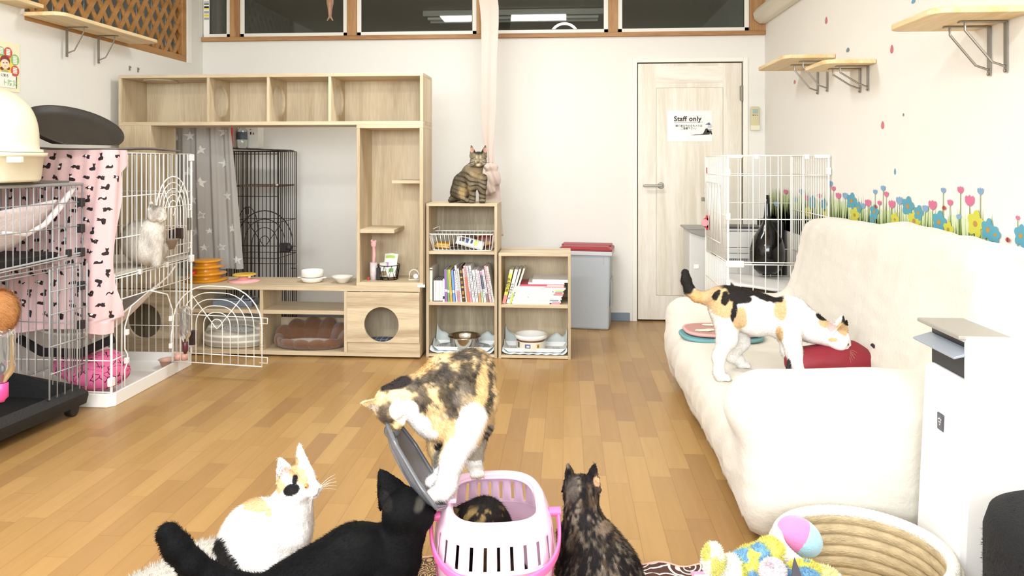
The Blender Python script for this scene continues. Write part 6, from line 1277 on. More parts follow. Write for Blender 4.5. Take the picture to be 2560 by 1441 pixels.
# back, leaning on the wall
bx = Vector((1, 0, -.22)).normalized(); bz = Vector((.22, 0, 1)).normalized()
s.rbox((-.11, -.90, -.36), (.11, .90, .36), .09, .06, axes=((bx.x, 0, bx.z), (0, 1, 0), (bz.x, 0, bz.z)), c=(1.255, 3.10, .525))
s.rbox((1.24, 2.32, .55), (1.43, 3.2, .915), .05, .05).rbox((1.24, 2.9, .55), (1.43, 3.82, .872), .05, .08)
s.rbox((1.26, 3.7, .45), (1.43, 4.06, .80), .06, .07)
V_, F_ = s.mesh(.014); V_ = relax(V_, F_, 3); N_ = s.normals(V_)
wob = .009*vnoise(V_*[1, 1, 1], 4, 1)+.003*vnoise(V_*[1, 2, .5], 9, 2)+.0025*vnoise(V_*[.6, .6, 2.2], 22, 3)
# soft pulls of cloth: folds fanning between arm and seat
fold = .012*np.sin(V_[:, 1]*38+V_[:, 2]*20+3*vnoise(V_, 3, 5))*np.clip((.56-V_[:, 0])*9, 0, 1)*np.clip(1-abs(V_[:, 2]-.2)*4, 0, 1)
V_ = V_+N_*(wob+fold)[:, None]; V_[:, 0] = np.minimum(V_[:, 0], XR-.004)
low = V_[:, 2] < .06+.012*np.sin(V_[:, 1]*9+V_[:, 0]*7); V_[low, 2] = .045+.012*np.sin(V_[low, 1]*9+V_[low, 0]*7)
sf = thing('sofa', (1.0, 3.15, 0), 'low two-seat sofa covered with a cream throw along the right wall', 'sofa')
mb = MB(); mb.add([tuple(v) for v in V_], [tuple(q) for q in F_]); mk('throw_cover', mb, M_sofa, sf, smooth=True)
for (x, y) in ((.66, 2.36), (1.34, 2.36), (.66, 3.94), (1.34, 3.94)): mk('leg', MB().cyl((x, y, 0), (x, y, .07), .022, n=16), mat('dark_wood_leg', '#3b2c22', .5), sf)
# inner fitted cover peeking below the throw at the near end
mk('under_cover', MB().box(.60, 1.38, 2.275, 3.98, .025, .08), mat('under_cover_grey', '#d9d6d3', .9), sf, bevel=.02)
# seat height at a point, so things rest on the throw
from mathutils.bvhtree import BVHTree
bvh = BVHTree.FromPolygons([tuple(v) for v in V_], [tuple(q) for q in F_])
def seat_z(x, y, z0=.9):
    h_ = bvh.ray_cast(Vector((x, y, z0)), Vector((0, 0, -1))); return h_[0].z if h_[0] else .34
# two round-cornered pads with animal print on the far end of the seat
def oval_pad(x, y, rx_, ry_, z, th, cols, label, rot=0):
    t = thing('cat_mat', (x, y, z), label, 'mat'); rows = [(0, 0), (.93, 0), (1, .25), (1.01, .55), (.97, .9), (.9, 1), (0, 1)]; seg = 56; vs = []
    for (r_, zz) in rows:
        for k in range(seg): a, b_ = sel(2*math.pi*k/seg, 3.0); q = Vector((a*rx_*r_, b_*ry_*r_, 0)); q.rotate(Matrix.Rotation(rot, 3, 'Z')); vs.append((x+q.x, y+q.y, z+zz*th))
    fs = [(j*seg+i, j*seg+(i+1) % seg, (j+1)*seg+(i+1) % seg, (j+1)*seg+i) for j in range(len(rows)-1) for i in range(seg)]
    mb = MB(); mb.add(vs, fs); mk('pad', mb, mat('pad_'+cols[0].strip('#'), cols[0], .9, bump=.2, bscale=120), t, smooth=True)
    rm = MB(); rm.tube([(lambda a, b_: (lambda q: (x+q.x, y+q.y, z+th*.55))(Matrix.Rotation(rot, 3, 'Z') @ Vector((a*rx_, b_*ry_, 0))))(*sel(2*math.pi*k/seg, 3.0)) for k in range(seg)], th*.42, 8, True); mk('piping', rm, mat('pipe_'+cols[1].strip('#'), cols[1], .85), t, smooth=True)
    return t
pz = seat_z(.74, 3.62)+.004
oval_pad(.735, 3.60, .185, .14, pz-.006, .018, ('#5f8f96', '#6fa2a6'), 'lower teal cat mat under the pink one at the far end of the sofa', .05)
t = oval_pad(.745, 3.62, .175, .13, pz+.0135, .018, ('#b98982', '#e3a9a4'), 'upper dusty pink cat mat printed with pale animals on the sofa', .05)
for (x, y, a, s_) in ((.66, 3.57, .2, .11), (.71, 3.69, .1, .10), (.80, 3.57, -.1, .10), (.84, 3.68, .3, .08)):
    pr = MB(); pts = [(-.5, 0), (-.35, .22), (-.05, .2), (.2, .28), (.5, .2), (.62, .28), (.6, .05), (.45, -.1), (.2, -.12), (.0, -.25), (-.3, -.18)]
    P4 = [(x+s_*(p[0]*math.cos(a)-p[1]*math.sin(a)), y+s_*(p[0]*math.sin(a)+p[1]*math.cos(a))) for p in pts]; pr.add([(p[0], p[1], pz+.0325) for p in P4], [tuple(range(len(P4)))], 0)
    pr.add([(p[0]+s_*.04, p[1]-s_*.06, pz+.0322) for p in P4], [tuple(range(len(P4)))], 1)
    mk('animal_print', pr, [mat('print_cream', '#ebe4d2', .8), mat('print_brown', '#4a3438', .8)], t)
# dark red bag behind the near arm
sb_ = SDF(); c0 = PZ(2075, 880, 2.80); zz = seat_z(c0.x, c0.y)
cb0 = Vector((c0.x, c0.y, zz+.075)); e1 = RT; e2 = FW
sb_.ell(cb0, (.165, .075, .070), (e1, e2, UP), .02).ell(cb0+e1*.06+UP*.015, (.08, .06, .072), (e1, e2, UP), .03).rbox((-.16, -.06, -.07), (.16, .06, .03), .05, .03, axes=(tuple(e1), tuple(e2), (0, 0, 1)), c=tuple(cb0))
V_, F_ = sb_.mesh(.006); V_ = V_+sb_.normals(V_)*(.004*vnoise(V_, 25, 3)[:, None]); V_[:, 2] = np.maximum(V_[:, 2], zz+.003); mb = MB(); mb.add([tuple(v) for v in V_], [tuple(q) for q in F_])
bg = thing('shoulder_bag', (cb0.x, cb0.y, zz), 'dark red bag with black cords lying on the sofa under the calico', 'bag'); mk('pouch', mb, mat('dark_red_nylon', '#861a2b', .6, bump=.1), bg, smooth=True)
ep = cb0+e1*.178-e2*.06+UP*.03
mk('cord', MB().tube([ep+UP*.05-e1*.03, ep+e1*.005+UP*.03, ep+e1*.02, ep+e1*.012-UP*.03, ep-UP*.05-e1*.01, ep-e1*.02-UP*.01, ep+UP*.02], .005, 8).tube([ep+UP*.055-e1*.05, ep+UP*.02-e1*.012, ep-UP*.045], .006, 8).tube([cb0-e1*.165-e2*.04+UP*.03, cb0-e1*.18-e2*.05-UP*.02, cb0-e1*.165-e2*.05-UP*.05], .008, 8), mat('black_cord', '#17151a', .7), bg, smooth=True)
# ================================================================== AIR PURIFIER at the right edge
AP = mat('white_appliance', '#f4f3f2', .3); t = thing('air_purifier', (1.22, 2.07, 0), 'tall white air purifier with a silver top vent at the right edge', 'air purifier')
az = .718; fx = 1.015; y0_, y1_ = 1.955, 2.19
def taper_shell(z0, z1, dx0, dx1, ex=0):
    mb = MB(); seg = []
    P4 = [(fx, y0_), (XR-.012, y0_-.0), (XR-.012, y1_), (fx, y1_)]
    for z, d in ((z0, dx0), (z1, dx1)):
        for i, (x, y) in enumerate(P4): seg.append((x+(d if i in (0, 3) else 0)-ex*(1 if i in (0, 3) else 0), y+(-ex if i in (0, 1) else ex), z))
    mb.add(seg, [(3, 2, 1, 0), (4, 5, 6, 7), (0, 1, 5, 4), (1, 2, 6, 5), (2, 3, 7, 6), (3, 0, 4, 7)]); return mb
mk('body', taper_shell(0, .605, -.032, -.003), AP, t, bevel=.018)
top = MB(); top.box(fx+.02, XR-.012, y0_, y1_, .60, az-.012); mk('neck', top, mat('black_vent', '#22252b', .35), t, bevel=.004)
mk('near_cheek', MB().box(fx-.002, XR-.012, y0_-.001, y0_+.022, .59, az-.006), AP, t, bevel=.006)
mk('top_cover', MB().box(fx+.0, XR-.012, y0_-.001, y1_+.002, az-.012, az+.006), AP, t, bevel=.006)
mk('flap', MB().add([(fx-.03, y0_+.012, az-.052), (fx+.02, y0_+.012, az-.040), (fx+.02, y1_+.002, az-.040), (fx-.03, y1_+.002, az-.052), (fx-.03, y0_+.012, az-.046), (fx+.02, y0_+.012, az-.030), (fx+.02, y1_+.002, az-.030), (fx-.03, y1_+.002, az-.046)], [(3, 2, 1, 0), (4, 5, 6, 7), (0, 1, 5, 4), (1, 2, 6, 5), (2, 3, 7, 6), (3, 0, 4, 7)]), mat('smoke_plastic', '#9aa1ab', .25), t, bevel=.002)
mk('silver_panel', MB().box(fx-.018, fx+.11, y0_+.012, y1_+.004, az-.002, az+.009), mat('silver_plastic', '#b0ada6', .4, .4), t, bevel=.003)
mk('button_bar', MB().box(fx+.15, XR-.03, y0_+.05, y1_-.05, az+.006, az+.009), mat('cream_panel', '#eeece4', .4), t, bevel=.002)
zb_ = .47; yb2 = 2.075
bd = mk('badge', MB().box(fx-.0135, fx-.008, yb2-.018, yb2+.014, zb_-.022, zb_+.024), mat('badge_dark', '#4a4c55', .35), t, bevel=.003)
g = MB()
for (dy, dz) in ((-.006, .008), (.0, .010), (.006, .008), (-.003, .001), (.003, .001), (0, -.006)): g.cyl((fx-.0142, yb2-.002+dy, zb_+dz), (fx-.013, yb2-.002+dy, zb_+dz), .0024, n=10)
mk('badge_mark', g, mat('badge_light', '#c9cbd0', .4), t)
mk('side_seam', MB().box(1.19, 1.192, y0_-.001, y0_+.003, .0, .36).box(1.19, XR-.02, y0_-.001, y0_+.003, .36, .362), mat('seam_grey', '#c9ced3', .5), t)
# ---- black furry stool at the lower right corner
sc0 = Vector((1.085, 1.60, 0)); S4 = SDF(); S4.cap((sc0.x, sc0.y, .12), (sc0.x, sc0.y, .30), .20, .20, .01).rbox((sc0.x-.19, sc0.y-.19, .02), (sc0.x+.19, sc0.y+.19, .43), .10, .02)
mb = MB(); rows = [(0, 0), (.195, 0), (.2, .02), (.2, .38), (.19, .415), (.16, .432), (0, .436)]; mb.lathe(rows, sc0, 48); 
vv = np.array(mb.v); 
def fuzz_tris(V, N, n, ln, wd, g, seed=0):
    """short strands standing on a surface; returns verts, faces, root index"""
    rs = np.random.RandomState(seed); i = rs.randint(0, len(V), n); P = V[i]+rs.normal(0, .0015, (n, 3)); Nn = N[i]
    G_ = np.asarray(g)-Nn*(Nn @ np.asarray(g))[:, None]; d = Nn*.55+G_*.9+rs.normal(0, .28, (n, 3)); d /= np.linalg.norm(d, axis=1)[:, None]
    L_ = ln*rs.uniform(.6, 1.25, n)[:, None]; w_ = np.cross(d, Nn+rs.normal(0, .3, (n, 3))); w_ /= np.maximum(np.linalg.norm(w_, axis=1), 1e-6)[:, None]
    A = P-w_*wd-Nn*.001; B = P+w_*wd-Nn*.001; C_ = P+d*L_+Nn*0
    return np.stack([A, B, C_], 1).reshape(-1, 3), i
st = thing('stool', sc0, 'black furry round stool in the lower right corner', 'stool')
M_bf = mat('black_fur_fabric', '#0f0f12', .95, bump=.5, bscale=160)
mk('seat', mb, M_bf, st, smooth=True)
vs = []; nm = []
rs = np.random.RandomState(4)
for k in range(9000):
    a = rs.uniform(0, 2*math.pi); 
    if rs.rand() < .6: vs.append((sc0.x+.2*math.cos(a), sc0.y+.2*math.sin(a), rs.uniform(.03, .375))); nm.append((math.cos(a), math.sin(a), 0))
    else: r_ = .155*math.sqrt(rs.rand()); vs.append((sc0.x+r_*math.cos(a), sc0.y+r_*math.sin(a), .430)); nm.append((0, 0, 1))
T3, _ = fuzz_tris(np.array(vs), np.array(nm), 9000, .006, .0006, (.1, 0, -.2), 2); m = MB(); m.add([tuple(v) for v in T3], [(3*k, 3*k+1, 3*k+2) for k in range(len(T3)//3)]); mk('pile', m, M_bf, st, kind='stuff')
# ================================================================== COILED STRAW BASKET
bc_ = Vector((.757, 1.965, 0)); Rb = .200; hb = .175
M_straw = mat('straw_coils', '#b9a581', .85, noise=.5, nscale=26, bump=.5, bscale=90, stretch=(1, 1, 3)); M_rope = mat('white_rope', '#efe9dc', .85, noise=.08, nscale=60, bump=.6, bscale=140)
t = thing('coiled_basket', bc_, 'round coiled straw basket with a white rope rim in front of the sofa', 'basket')
rows = []; nc = 6; ch = hb/nc
for j in range(nc):
    for q in np.linspace(-80, 80, 6): rows.append((Rb*(.93+.07*(j+.5)/nc)+.008+.011*math.cos(R(q)), ch*(j+.5)+ch/2*math.sin(R(q))))
outer = list(rows)
inner = []
for j in range(nc-1, -1, -1):
    for q in np.linspace(80, -80, 6): inner.append((Rb*(.93+.07*(j+.5)/nc)-.010*math.cos(R(q)), ch*(j+.5)+ch/2*math.sin(R(q))))
mk('coiled_wall', MB().lathe(outer+inner+[outer[0]], bc_, 96), M_straw, t, smooth=True)
mb = MB(); n_ = 220
for q in range(1): mb.tube([(bc_.x+(Rb+.004)*math.cos(a), bc_.y+(Rb+.004)*math.sin(a), hb+.004) for a in np.linspace(0, 2*math.pi, n_, endpoint=False)], [.0150+.0014*(k % 2) for k in range(n_)], 12, True)
mk('rope_rim', mb, M_rope, t, smooth=True)
ol = MB(); 
for j in range(nc): ol.tube([(bc_.x+(Rb*(.93+.07*(j+.5)/nc)+.014)*math.cos(a), bc_.y+(Rb*(.93+.07*(j+.5)/nc)+.014)*math.sin(a), ch*(j+.5)) for a in np.linspace(0, 2*math.pi, n_, endpoint=False)], [ch*.5+.0010*(k % 2) for k in range(n_)], 10, True)
mk('rope_wrap', ol, M_rope, t, smooth=True)
mk('base_disc', MB().cyl((bc_.x, bc_.y, .004), (bc_.x, bc_.y, .014), Rb*.93-.01, n=64), mat('raffia_base', '#d8c39a', .8, noise=.12, nscale=14, stretch=(1, 5, 1)), t)
mk('dark_ring', MB().lathe([(Rb*.90, .0142), (Rb*.90, .024), (Rb*.925, .024), (Rb*.925, .0142)], bc_, 64), mat('dark_grey_rope', '#5d5c5e', .8), t, smooth=True)
pb = MB(); pc0 = Vector((bc_.x+.05, bc_.y-.045, .0152)); pb.add([(pc0.x+.05*math.cos(a), pc0.y+.03*math.sin(a), pc0.z) for a in np.linspace(0, 6.283, 24, endpoint=False)], [tuple(range(24))], 0)
mk('care_label', pb, mat('label_white', '#f4f2ec', .6), t)
# egg-shaped plush ball, half pink half blue
pc1 = PZ(1999, 1342, 1.98); pc1.z = max(pc1.z, .015+.052); e1 = D(.62, .62, .3)
M_pkf = mat('pink_plush', '#e886bd', .95, bump=.3, bscale=300, sheen=.5); M_blf = mat('sky_blue_plush', '#a9d6e6', .95, bump=.3, bscale=300, sheen=.5)
mb = MB(); mb.sph((0, 0, 0), 1, 40, 26); ax_r = D(.75, -.45, -.1); ax_n = D(.55, .7, -.2); ax_n = (ax_n-ax_r*ax_n.dot(ax_r)).normalized(); ax_b = ax_r.cross(ax_n)
vs = [pc1+ax_r*(v[0]*.062)+ax_n*(v[1]*.047)+ax_b*(v[2]*.047) for v in mb.v]; m2 = MB(); m2.v = [tuple(v) for v in vs]; m2.f = mb.f
m2.m = [0 if sum(mb.v[k][0] for k in f)/4 < -.02 else 1 for f in mb.f]
mk('plush_ball', m2, [M_pkf, M_blf], loc=(pc1.x, pc1.y, pc1.z-.047), smooth=True, label='egg-shaped plush ball, half pink half light blue, in the straw basket', cat='cat toy')
# ================================================================== TOY BOX with plush toys (lower edge)
tb0 = Vector((.455, 1.722, 0)); t = thing('fabric_toy_box', tb0, 'pale pink fabric box heaped with yellow and blue plush toys, beside the straw basket', 'box')
M_ppk = mat('pale_pink_fabric', '#f3dfe2', .9, bump=.2); bxw, bxd, bxh = .150, .085, .188
mb = MB(); a_ = R(4); mb.T = Matrix.Translation(tb0) @ Matrix.Rotation(a_, 4, 'Z')
w0 = .006
mb.box(-bxw, bxw, -bxd, -bxd+w0, 0, bxh).box(-bxw, bxw, bxd-w0, bxd, 0, bxh).box(-bxw, -bxw+w0, -bxd+w0, bxd-w0, 0, bxh).box(bxw-w0, bxw, -bxd+w0, bxd-w0, 0, bxh).box(-bxw, bxw, -bxd, bxd, 0, .005); mk('sides', mb, M_ppk, t, bevel=.002)
mb = MB(); mb.T = Matrix.Translation(tb0) @ Matrix.Rotation(a_, 4, 'Z'); mb.tube([(-bxw, -bxd, bxh), (bxw, -bxd, bxh), (bxw, bxd, bxh), (-bxw, bxd, bxh)], .005, 8, True); mk('piping', mb, mat('deep_pink_piping', '#d98da6', .8), t)
mb = MB(); mb.T = Matrix.Translation(tb0) @ Matrix.Rotation(a_, 4, 'Z'); mb.grid(lambda u, v: (-bxw+.008+(2*bxw-.016)*u, -bxd+.008+(2*bxd-.016)*v, .148+.03*v+.012*math.sin(u*9+v*5)*math.sin(math.pi*u)), 30, 20); mk('lining', mb, M_ppk, t, smooth=True, solid=.004)
def plush(label, px_, py_, d, r, colA, colB, ax=(1, 1, 1), seed=0, extra=None, cat='cat toy'):
    c = PZ(px_, py_, d); S_ = SDF(); S_.ell(c, (r*ax[0], r*ax[1], r*ax[2]), (RT, FW, UP), .01)
    for e in (extra or []): S_.ell(c+RT*e[0]*r+FW*e[1]*r+UP*e[2]*r, (r*e[3],)*3, None, .012)
    V, Fc = S_.mesh(.005); N = S_.normals(V); V = V+N*(.0015*vnoise(V, 90, seed)[:, None])
    cm = (vnoise(V, 1/(r*.9), seed+3)+.25*vnoise(V, 60, seed) > -.05)
    me = bpy.data.meshes.new('plush_toy'); T3, ri = fuzz_tris(V, N, 7000, .0065, .0007, (0, 0, -.2), seed); nV = len(V)
    AV = np.concatenate([V, T3])-np.array(c); me.from_pydata(AV.tolist(), [], Fc.tolist()+[(nV+3*k, nV+3*k+1, nV+3*k+2) for k in range(len(T3)//3)])
    A, B = np.array(lin(colA)), np.array(lin(colB)); cols = np.where(cm[:, None], A, B); allc = np.concatenate([cols, np.repeat(cols[ri], 3, 0)])
    at = me.color_attributes.new('fur', 'FLOAT_COLOR', 'POINT'); at.data.foreach_set('color', np.concatenate([allc, np.ones((len(allc), 1))], 1).ravel().astype(np.float32))
    me.polygons.foreach_set('use_smooth', [True]*len(me.polygons)); me.materials.append(FUR); me.update()
    o = bpy.data.objects.new('plush_toy', me); sc.collection.objects.link(o); o.location = c; ORG[o.name] = c; tag(o, label, cat, 'plush toys heaped in the fabric box'); return o
def fur_material(name='fur', rough=.75):
    m = bpy.data.materials.new(name); m.use_nodes = True; nt = m.node_tree; b = nt.nodes['Principled BSDF']; a = nt.nodes.new('ShaderNodeAttribute'); a.attribute_name = 'fur'
    tc = nt.nodes.new('ShaderNodeTexCoord'); n = nt.nodes.new('ShaderNodeTexNoise'); n.inputs['Scale'].default_value = 190; n.inputs['Detail'].default_value = 2; nt.links.new(tc.outputs['Object'], n.inputs['Vector'])
    mr = nt.nodes.new('ShaderNodeMapRange'); mr.inputs[3].default_value = .82; mr.inputs[4].default_value = 1.1; nt.links.new(n.outputs[0], mr.inputs[0])
    vm = nt.nodes.new('ShaderNodeVectorMath'); vm.operation = 'SCALE'; nt.links.new(a.outputs['Color'], vm.inputs[0]); nt.links.new(mr.outputs[0], vm.inputs['Scale']); nt.links.new(vm.outputs[0], b.inputs['Base Color'])
    b.inputs['Roughness'].default_value = rough; b.inputs['Specular IOR Level'].default_value = .12; b.inputs['Sheen Weight'].default_value = .0; b.inputs['Sheen Roughness'].default_value = .4
    bp = nt.nodes.new('ShaderNodeBump'); bp.inputs['Strength'].default_value = .35; bp.inputs['Distance'].default_value = .004; nt.links.new(n.outputs[0], bp.inputs['Height']); nt.links.new(bp.outputs[0], b.inputs['Normal']); return m
FUR = fur_material()
plush('white and yellow ear-shaped plush toy at the left of the toy box', 1782, 1400, 1.72, .030, '#efeee0', '#dcd57a', (.75, .7, 1.25), 1)
plush('lime and white plush toy second from the left in the toy box', 1832, 1425, 1.74, .032, '#d2d36a', '#ecece0', (1, .9, 1), 2)
plush('big blue and yellow plush toy in the middle of the toy box', 1885, 1405, 1.75, .042, '#dcd36a', '#7ba9c8', (1, .9, .8), 3, [(-.9, 0, -.1, .5), (.5, 0, .5, .5)])
plush('yellow and white plush toy at the top of the toy heap', 1925, 1388, 1.76, .040, '#e0d872', '#efeee2', (.9, .8, .95), 5)
plush('round lilac-white pompom in the toy box', 1933, 1432, 1.69, .026, '#e9dfe3', '#d6c4cc', (1, 1, 1), 6)
plush('blue and yellow plush toy at the right of the toy box', 2010, 1432, 1.70, .034, '#7ba9c8', '#dcd36a', (1.2, .8, .7), 7)
plush('pale yellow plush toy at the far right of the toy box', 2055, 1448, 1.70, .034, '#e6e1a4', '#efeee4', (1.2, .9, .7), 8)
q = PZ(1988, 1436, 1.66); mk('feather', MB().prism([(-.012, -.03), (-.006, .02), (-.002, .038), (.008, .012), (.024, -.03)], q, RT, UP, .003), mat('slate_feather', '#4c4a54', .7), loc=q, label='dark slate feather sticking up among the plush toys', cat='cat toy')
# ================================================================== RUGS
def rug_mat(name, base, motif, scale, th):
    m = mat(name, base, .95, bump=.4, bscale=120); nt = m.node_tree; b = nt.nodes['Principled BSDF']; N = nt.nodes.new; tc = N('ShaderNodeTexCoord')
    v = N('ShaderNodeTexVoronoi'); v.inputs['Scale'].default_value = scale; nt.links.new(tc.outputs['Object'], v.inputs['Vector'])
    w_ = N('ShaderNodeTexNoise'); w_.inputs['Scale'].default_value = scale*1.6; nt.links.new(tc.outputs['Object'], w_.inputs['Vector'])
    s_ = N('ShaderNodeMath'); s_.operation = 'MULTIPLY'; s_.inputs[1].default_value = 26; nt.links.new(v.outputs['Distance'], s_.inputs[0]); sn = N('ShaderNodeMath'); sn.operation = 'SINE'; nt.links.new(s_.outputs[0], sn.inputs[0])
    ad = N('ShaderNodeMath'); ad.operation = 'ADD'; nt.links.new(sn.outputs[0], ad.inputs[0]); m2 = N('ShaderNodeMath'); m2.operation = 'MULTIPLY'; m2.inputs[1].default_value = 2.2; nt.links.new(w_.outputs[0], m2.inputs[0]); nt.links.new(m2.outputs[0], ad.inputs[1])
    gt = N('ShaderNodeMath'); gt.operation = 'GREATER_THAN'; gt.inputs[1].default_value = th; nt.links.new(ad.outputs[0], gt.inputs[0])
    mx = N('ShaderNodeMix'); mx.data_type = 'RGBA'; mx.inputs[6].default_value = L4(base); mx.inputs[7].default_value = L4(motif); nt.links.new(gt.outputs[0], mx.inputs[0]); nt.links.new(mx.outputs[2], b.inputs['Base Color']); return m
def rug(x0, x1, y0, y1, label, m, edge, name='rug'):
    t = thing(name, ((x0+x1)/2, (y0+y1)/2, 0), label, 'rug')
    def f(u, v): return (x0+(x1-x0)*u, y0+(y1-y0)*v, .010+.002*math.sin(u*17+v*9)+(.012*max(0, v-.93)/.07*(.5+.5*math.sin(u*19)) ))
    mk('field', MB().grid(f, 60, 40), m, t, smooth=True, solid=.008); mk('border', MB().tube([f(0, 0), f(1, 0)]+[f(1, 1)]+[f(1-k/40, 1) for k in range(1, 41)], .006, 6, True), edge, t, smooth=True); return t
M_edge = mat('dusty_pink_binding', '#d3a99c', .9)
rug(.12, .50, 1.25, 2.150, 'dark brown rug with white swirling flowers at the lower edge', rug_mat('brown_floral_rug', '#4d2f28', '#e6dcd4', 17, 1.65), M_edge)
rug(-.62, .10, 1.25, 2.140, 'brown and tan mottled rug under the pink carrier', rug_mat('tan_mottled_rug', '#4f3427', '#b79a6e', 40, 1.25), M_edge)
S5 = SDF(); S5.ell((-.90, 1.92, .0), (.33, .29, .045), None, .02).ell((-1.02, 2.08, .02), (.10, .09, .04), None, .03)
V_, F_ = S5.mesh(.008); N_ = S5.normals(V_); V_ = V_+N_*(.006*vnoise(V_, 22, 4)[:, None]); V_[:, 2] = np.maximum(V_[:, 2], .002); mb = MB(); mb.add([tuple(v) for v in V_], [tuple(q) for q in F_])
M_gf = mat('grey_fleece', '#b9b1a6', .95, noise=.12, nscale=30, bump=.6, bscale=120, sheen=.3)
t = thing('fluffy_mat', (-.9, 1.92, 0), 'grey fluffy oval mat under the sitting calico at the lower left', 'mat'); mk('pad', mb, M_gf, t, smooth=True)
T3, _ = fuzz_tris(V_, N_, 14000, .014, .0010, (.2, .1, -.1), 3); m = MB(); m.add([tuple(v) for v in T3], [(3*k, 3*k+1, 3*k+2) for k in range(len(T3)//3)]); mk('pile', m, M_gf, t, kind='stuff')
# ================================================================== PINK CARRIER
CC = Vector((-.185, 1.900, .014)); ca_ = R(9); ea = Vector((math.cos(ca_), math.sin(ca_), 0)); eb = Vector((-math.sin(ca_), math.cos(ca_), 0))
M_cp = mat('pale_pink_plastic', '#efc9dd', .35, spec=.5); M_hp = mat('hot_pink_plastic', '#f06ca6', .35)
t = thing('pet_carrier', CC, 'pale pink plastic pet carrier basket with a hot pink handle and open lid', 'pet carrier')
SEG = 120
# half-width, half-depth, height of the horizontal rings, outside
ring_rows = [(.118, .150, 0), (.124, .158, .012), (.136, .172, .08), (.146, .184, .170), (.149, .187, .190), (.150, .188, .205), (.1435, .1795, .257), (.142, .177, .262), (.137, .171, .275), (.130, .162, .288), (.124, .155, .296), (.117, .148, .299), (.111, .142, .295), (.109, .140, .284)]
def cpt(a_, b_, z, k, n=3.0):
    x, y = sel(2*math.pi*(k+.5)/SEG, n); return CC+ea*(x*a_)+eb*(y*b_)+UP*z
def slot(k, j):
    if j == 5 or j == 3 and False: 
        return (k % 5) in (1, 2) and False
    return False
vs = [tuple(cpt(a_, b_, z, k)) for (a_, b_, z) in ring_rows for k in range(SEG)]; fs = []
for j in range(len(ring_rows)-1):
    for k in range(SEG):
        k2 = (k+1) % SEG
        if j == 5 and (k % 4) in (1,): continue      # upright slots round the collar
        fs.append((j*SEG+k, j*SEG+k2, (j+1)*SEG+k2, (j+1)*SEG+k))
mb = MB(); mb.add(vs, fs+[tuple(range(SEG))[::-1]]); mk('shell', mb, M_cp, t, smooth=True, solid=.003)
# long slots on the side panels read as grooves with openings
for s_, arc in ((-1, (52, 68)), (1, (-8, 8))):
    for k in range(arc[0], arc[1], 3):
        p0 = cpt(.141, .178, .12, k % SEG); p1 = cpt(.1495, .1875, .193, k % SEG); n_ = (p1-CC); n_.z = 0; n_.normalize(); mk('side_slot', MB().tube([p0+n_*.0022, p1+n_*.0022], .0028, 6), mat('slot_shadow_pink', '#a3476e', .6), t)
mk('lower_rim', MB().tube([cpt(.1505, .1885, .197, k) for k in range(SEG)], .0032, 8, True), M_cp, t, smooth=True)
# inner ledge frame dividing the opening, with notch on the right
mk('inner_rim', MB().tube([cpt(.109, .140, .284, k) for k in range(SEG)], .0045, 8, True), M_cp, t, smooth=True)
mk('inner_floor', MB().add([tuple(CC+ea*(x*.112)+eb*(y*.142)+UP*.006) for x, y in [sel(2*math.pi*k/60, 3) for k in range(60)]], [tuple(range(60))]), mat('inside_pink', '#e58bb4', .6), t)
mk('hinge_tab', MB().obox(CC-ea*.108+UP*.302, ea*.012, eb*.035, UP*.006), M_cp, t, bevel=.004); mk('hinge_tab', MB().obox(CC+ea*.116+UP*.290, ea*.012, eb*.030, UP*.010), M_cp, t, bevel=.004)
# handle: hot pink band folded down around the front
hp_ = MB(); pts = []
for q in np.linspace(0, 1, 41):
    a = math.pi+math.pi*q; x, y = sel(a, 2.6); yy_ = y*.214; sag = math.sin(math.pi*q)**.7
    pts.append(CC+ea*(x*.158)+eb*(yy_-.045*(1-sag))+UP*(.272-.082*sag))
vs = []
for i, p in enumerate(pts):
    n_ = (p-CC); n_.z = 0; n_.normalize()
    for (o_, zz) in ((0, -.011), (.006, -.009), (.006, .009), (0, .011), (-.004, .0)): vs.append(tuple(p+n_*o_+UP*zz))
fs = [(i*5+j, i*5+(j+1) % 5, (i+1)*5+(j+1) % 5, (i+1)*5+j) for i in range(40) for j in range(5)]+[(0, 1, 2, 3, 4)[::-1], tuple(200+k for k in range(5))]
hp_.add(vs, fs); mk('handle', hp_, M_hp, t, smooth=True, bevel=.0015, label='hot pink carrying handle')
for s_ in (0, -1): p = pts[s_]; n_ = ea*(1 if s_ else -1); mk('pivot', MB().cyl(p-n_*.022, p+n_*.008, .011, n=20), M_hp, t)
# lid: smoky half door standing up from its hinge on the left
lidm = bpy.data.materials.new('smoky_lid'); lidm.use_nodes = True; b = lidm.node_tree.nodes['Principled BSDF']; b.inputs['Base Color'].default_value = L4('#66676d'); b.inputs['Roughness'].default_value = .12; b.inputs['Alpha'].default_value = .72; b.inputs['Specular IOR Level'].default_value = .7
pa, pb_ = PZ(1108, 1268, 1.83), PZ(985, 1062, 1.93); lu = (pb_-pa); LL = lu.length; lu.normalize(); wv_ = (eb-lu*eb.dot(lu)).normalized(); ln_ = lu.cross(wv_).normalized()
if ln_.x > 0: ln_ = -ln_
def lidf(u, v):
    x, y = u*2-1, v*2-1; wdt = .078*(1-.35*max(0, v-.75)/.25-.25*max(0, .2-v)/.2); edge = max(abs(x)**6, abs(y)**8)
    return pa+lu*(LL*v)+wv_*(x*wdt+.0)+ln_*(.030*(1-edge)*math.sin(math.pi*min(max(v, 0), 1))**.4)
ld = MB().grid(lidf, 24, 30); lo_ = mk('lid', ld, lidm, t, smooth=True, solid=.003, label='open smoky translucent lid')
edge = [lidf(0, v) for v in np.linspace(0, 1, 20)]+[lidf(u, 1) for u in np.linspace(.05, 1, 12)]+[lidf(1, v) for v in np.linspace(.95, 0, 20)]+[lidf(u, 0) for u in np.linspace(.95, .05, 10)]
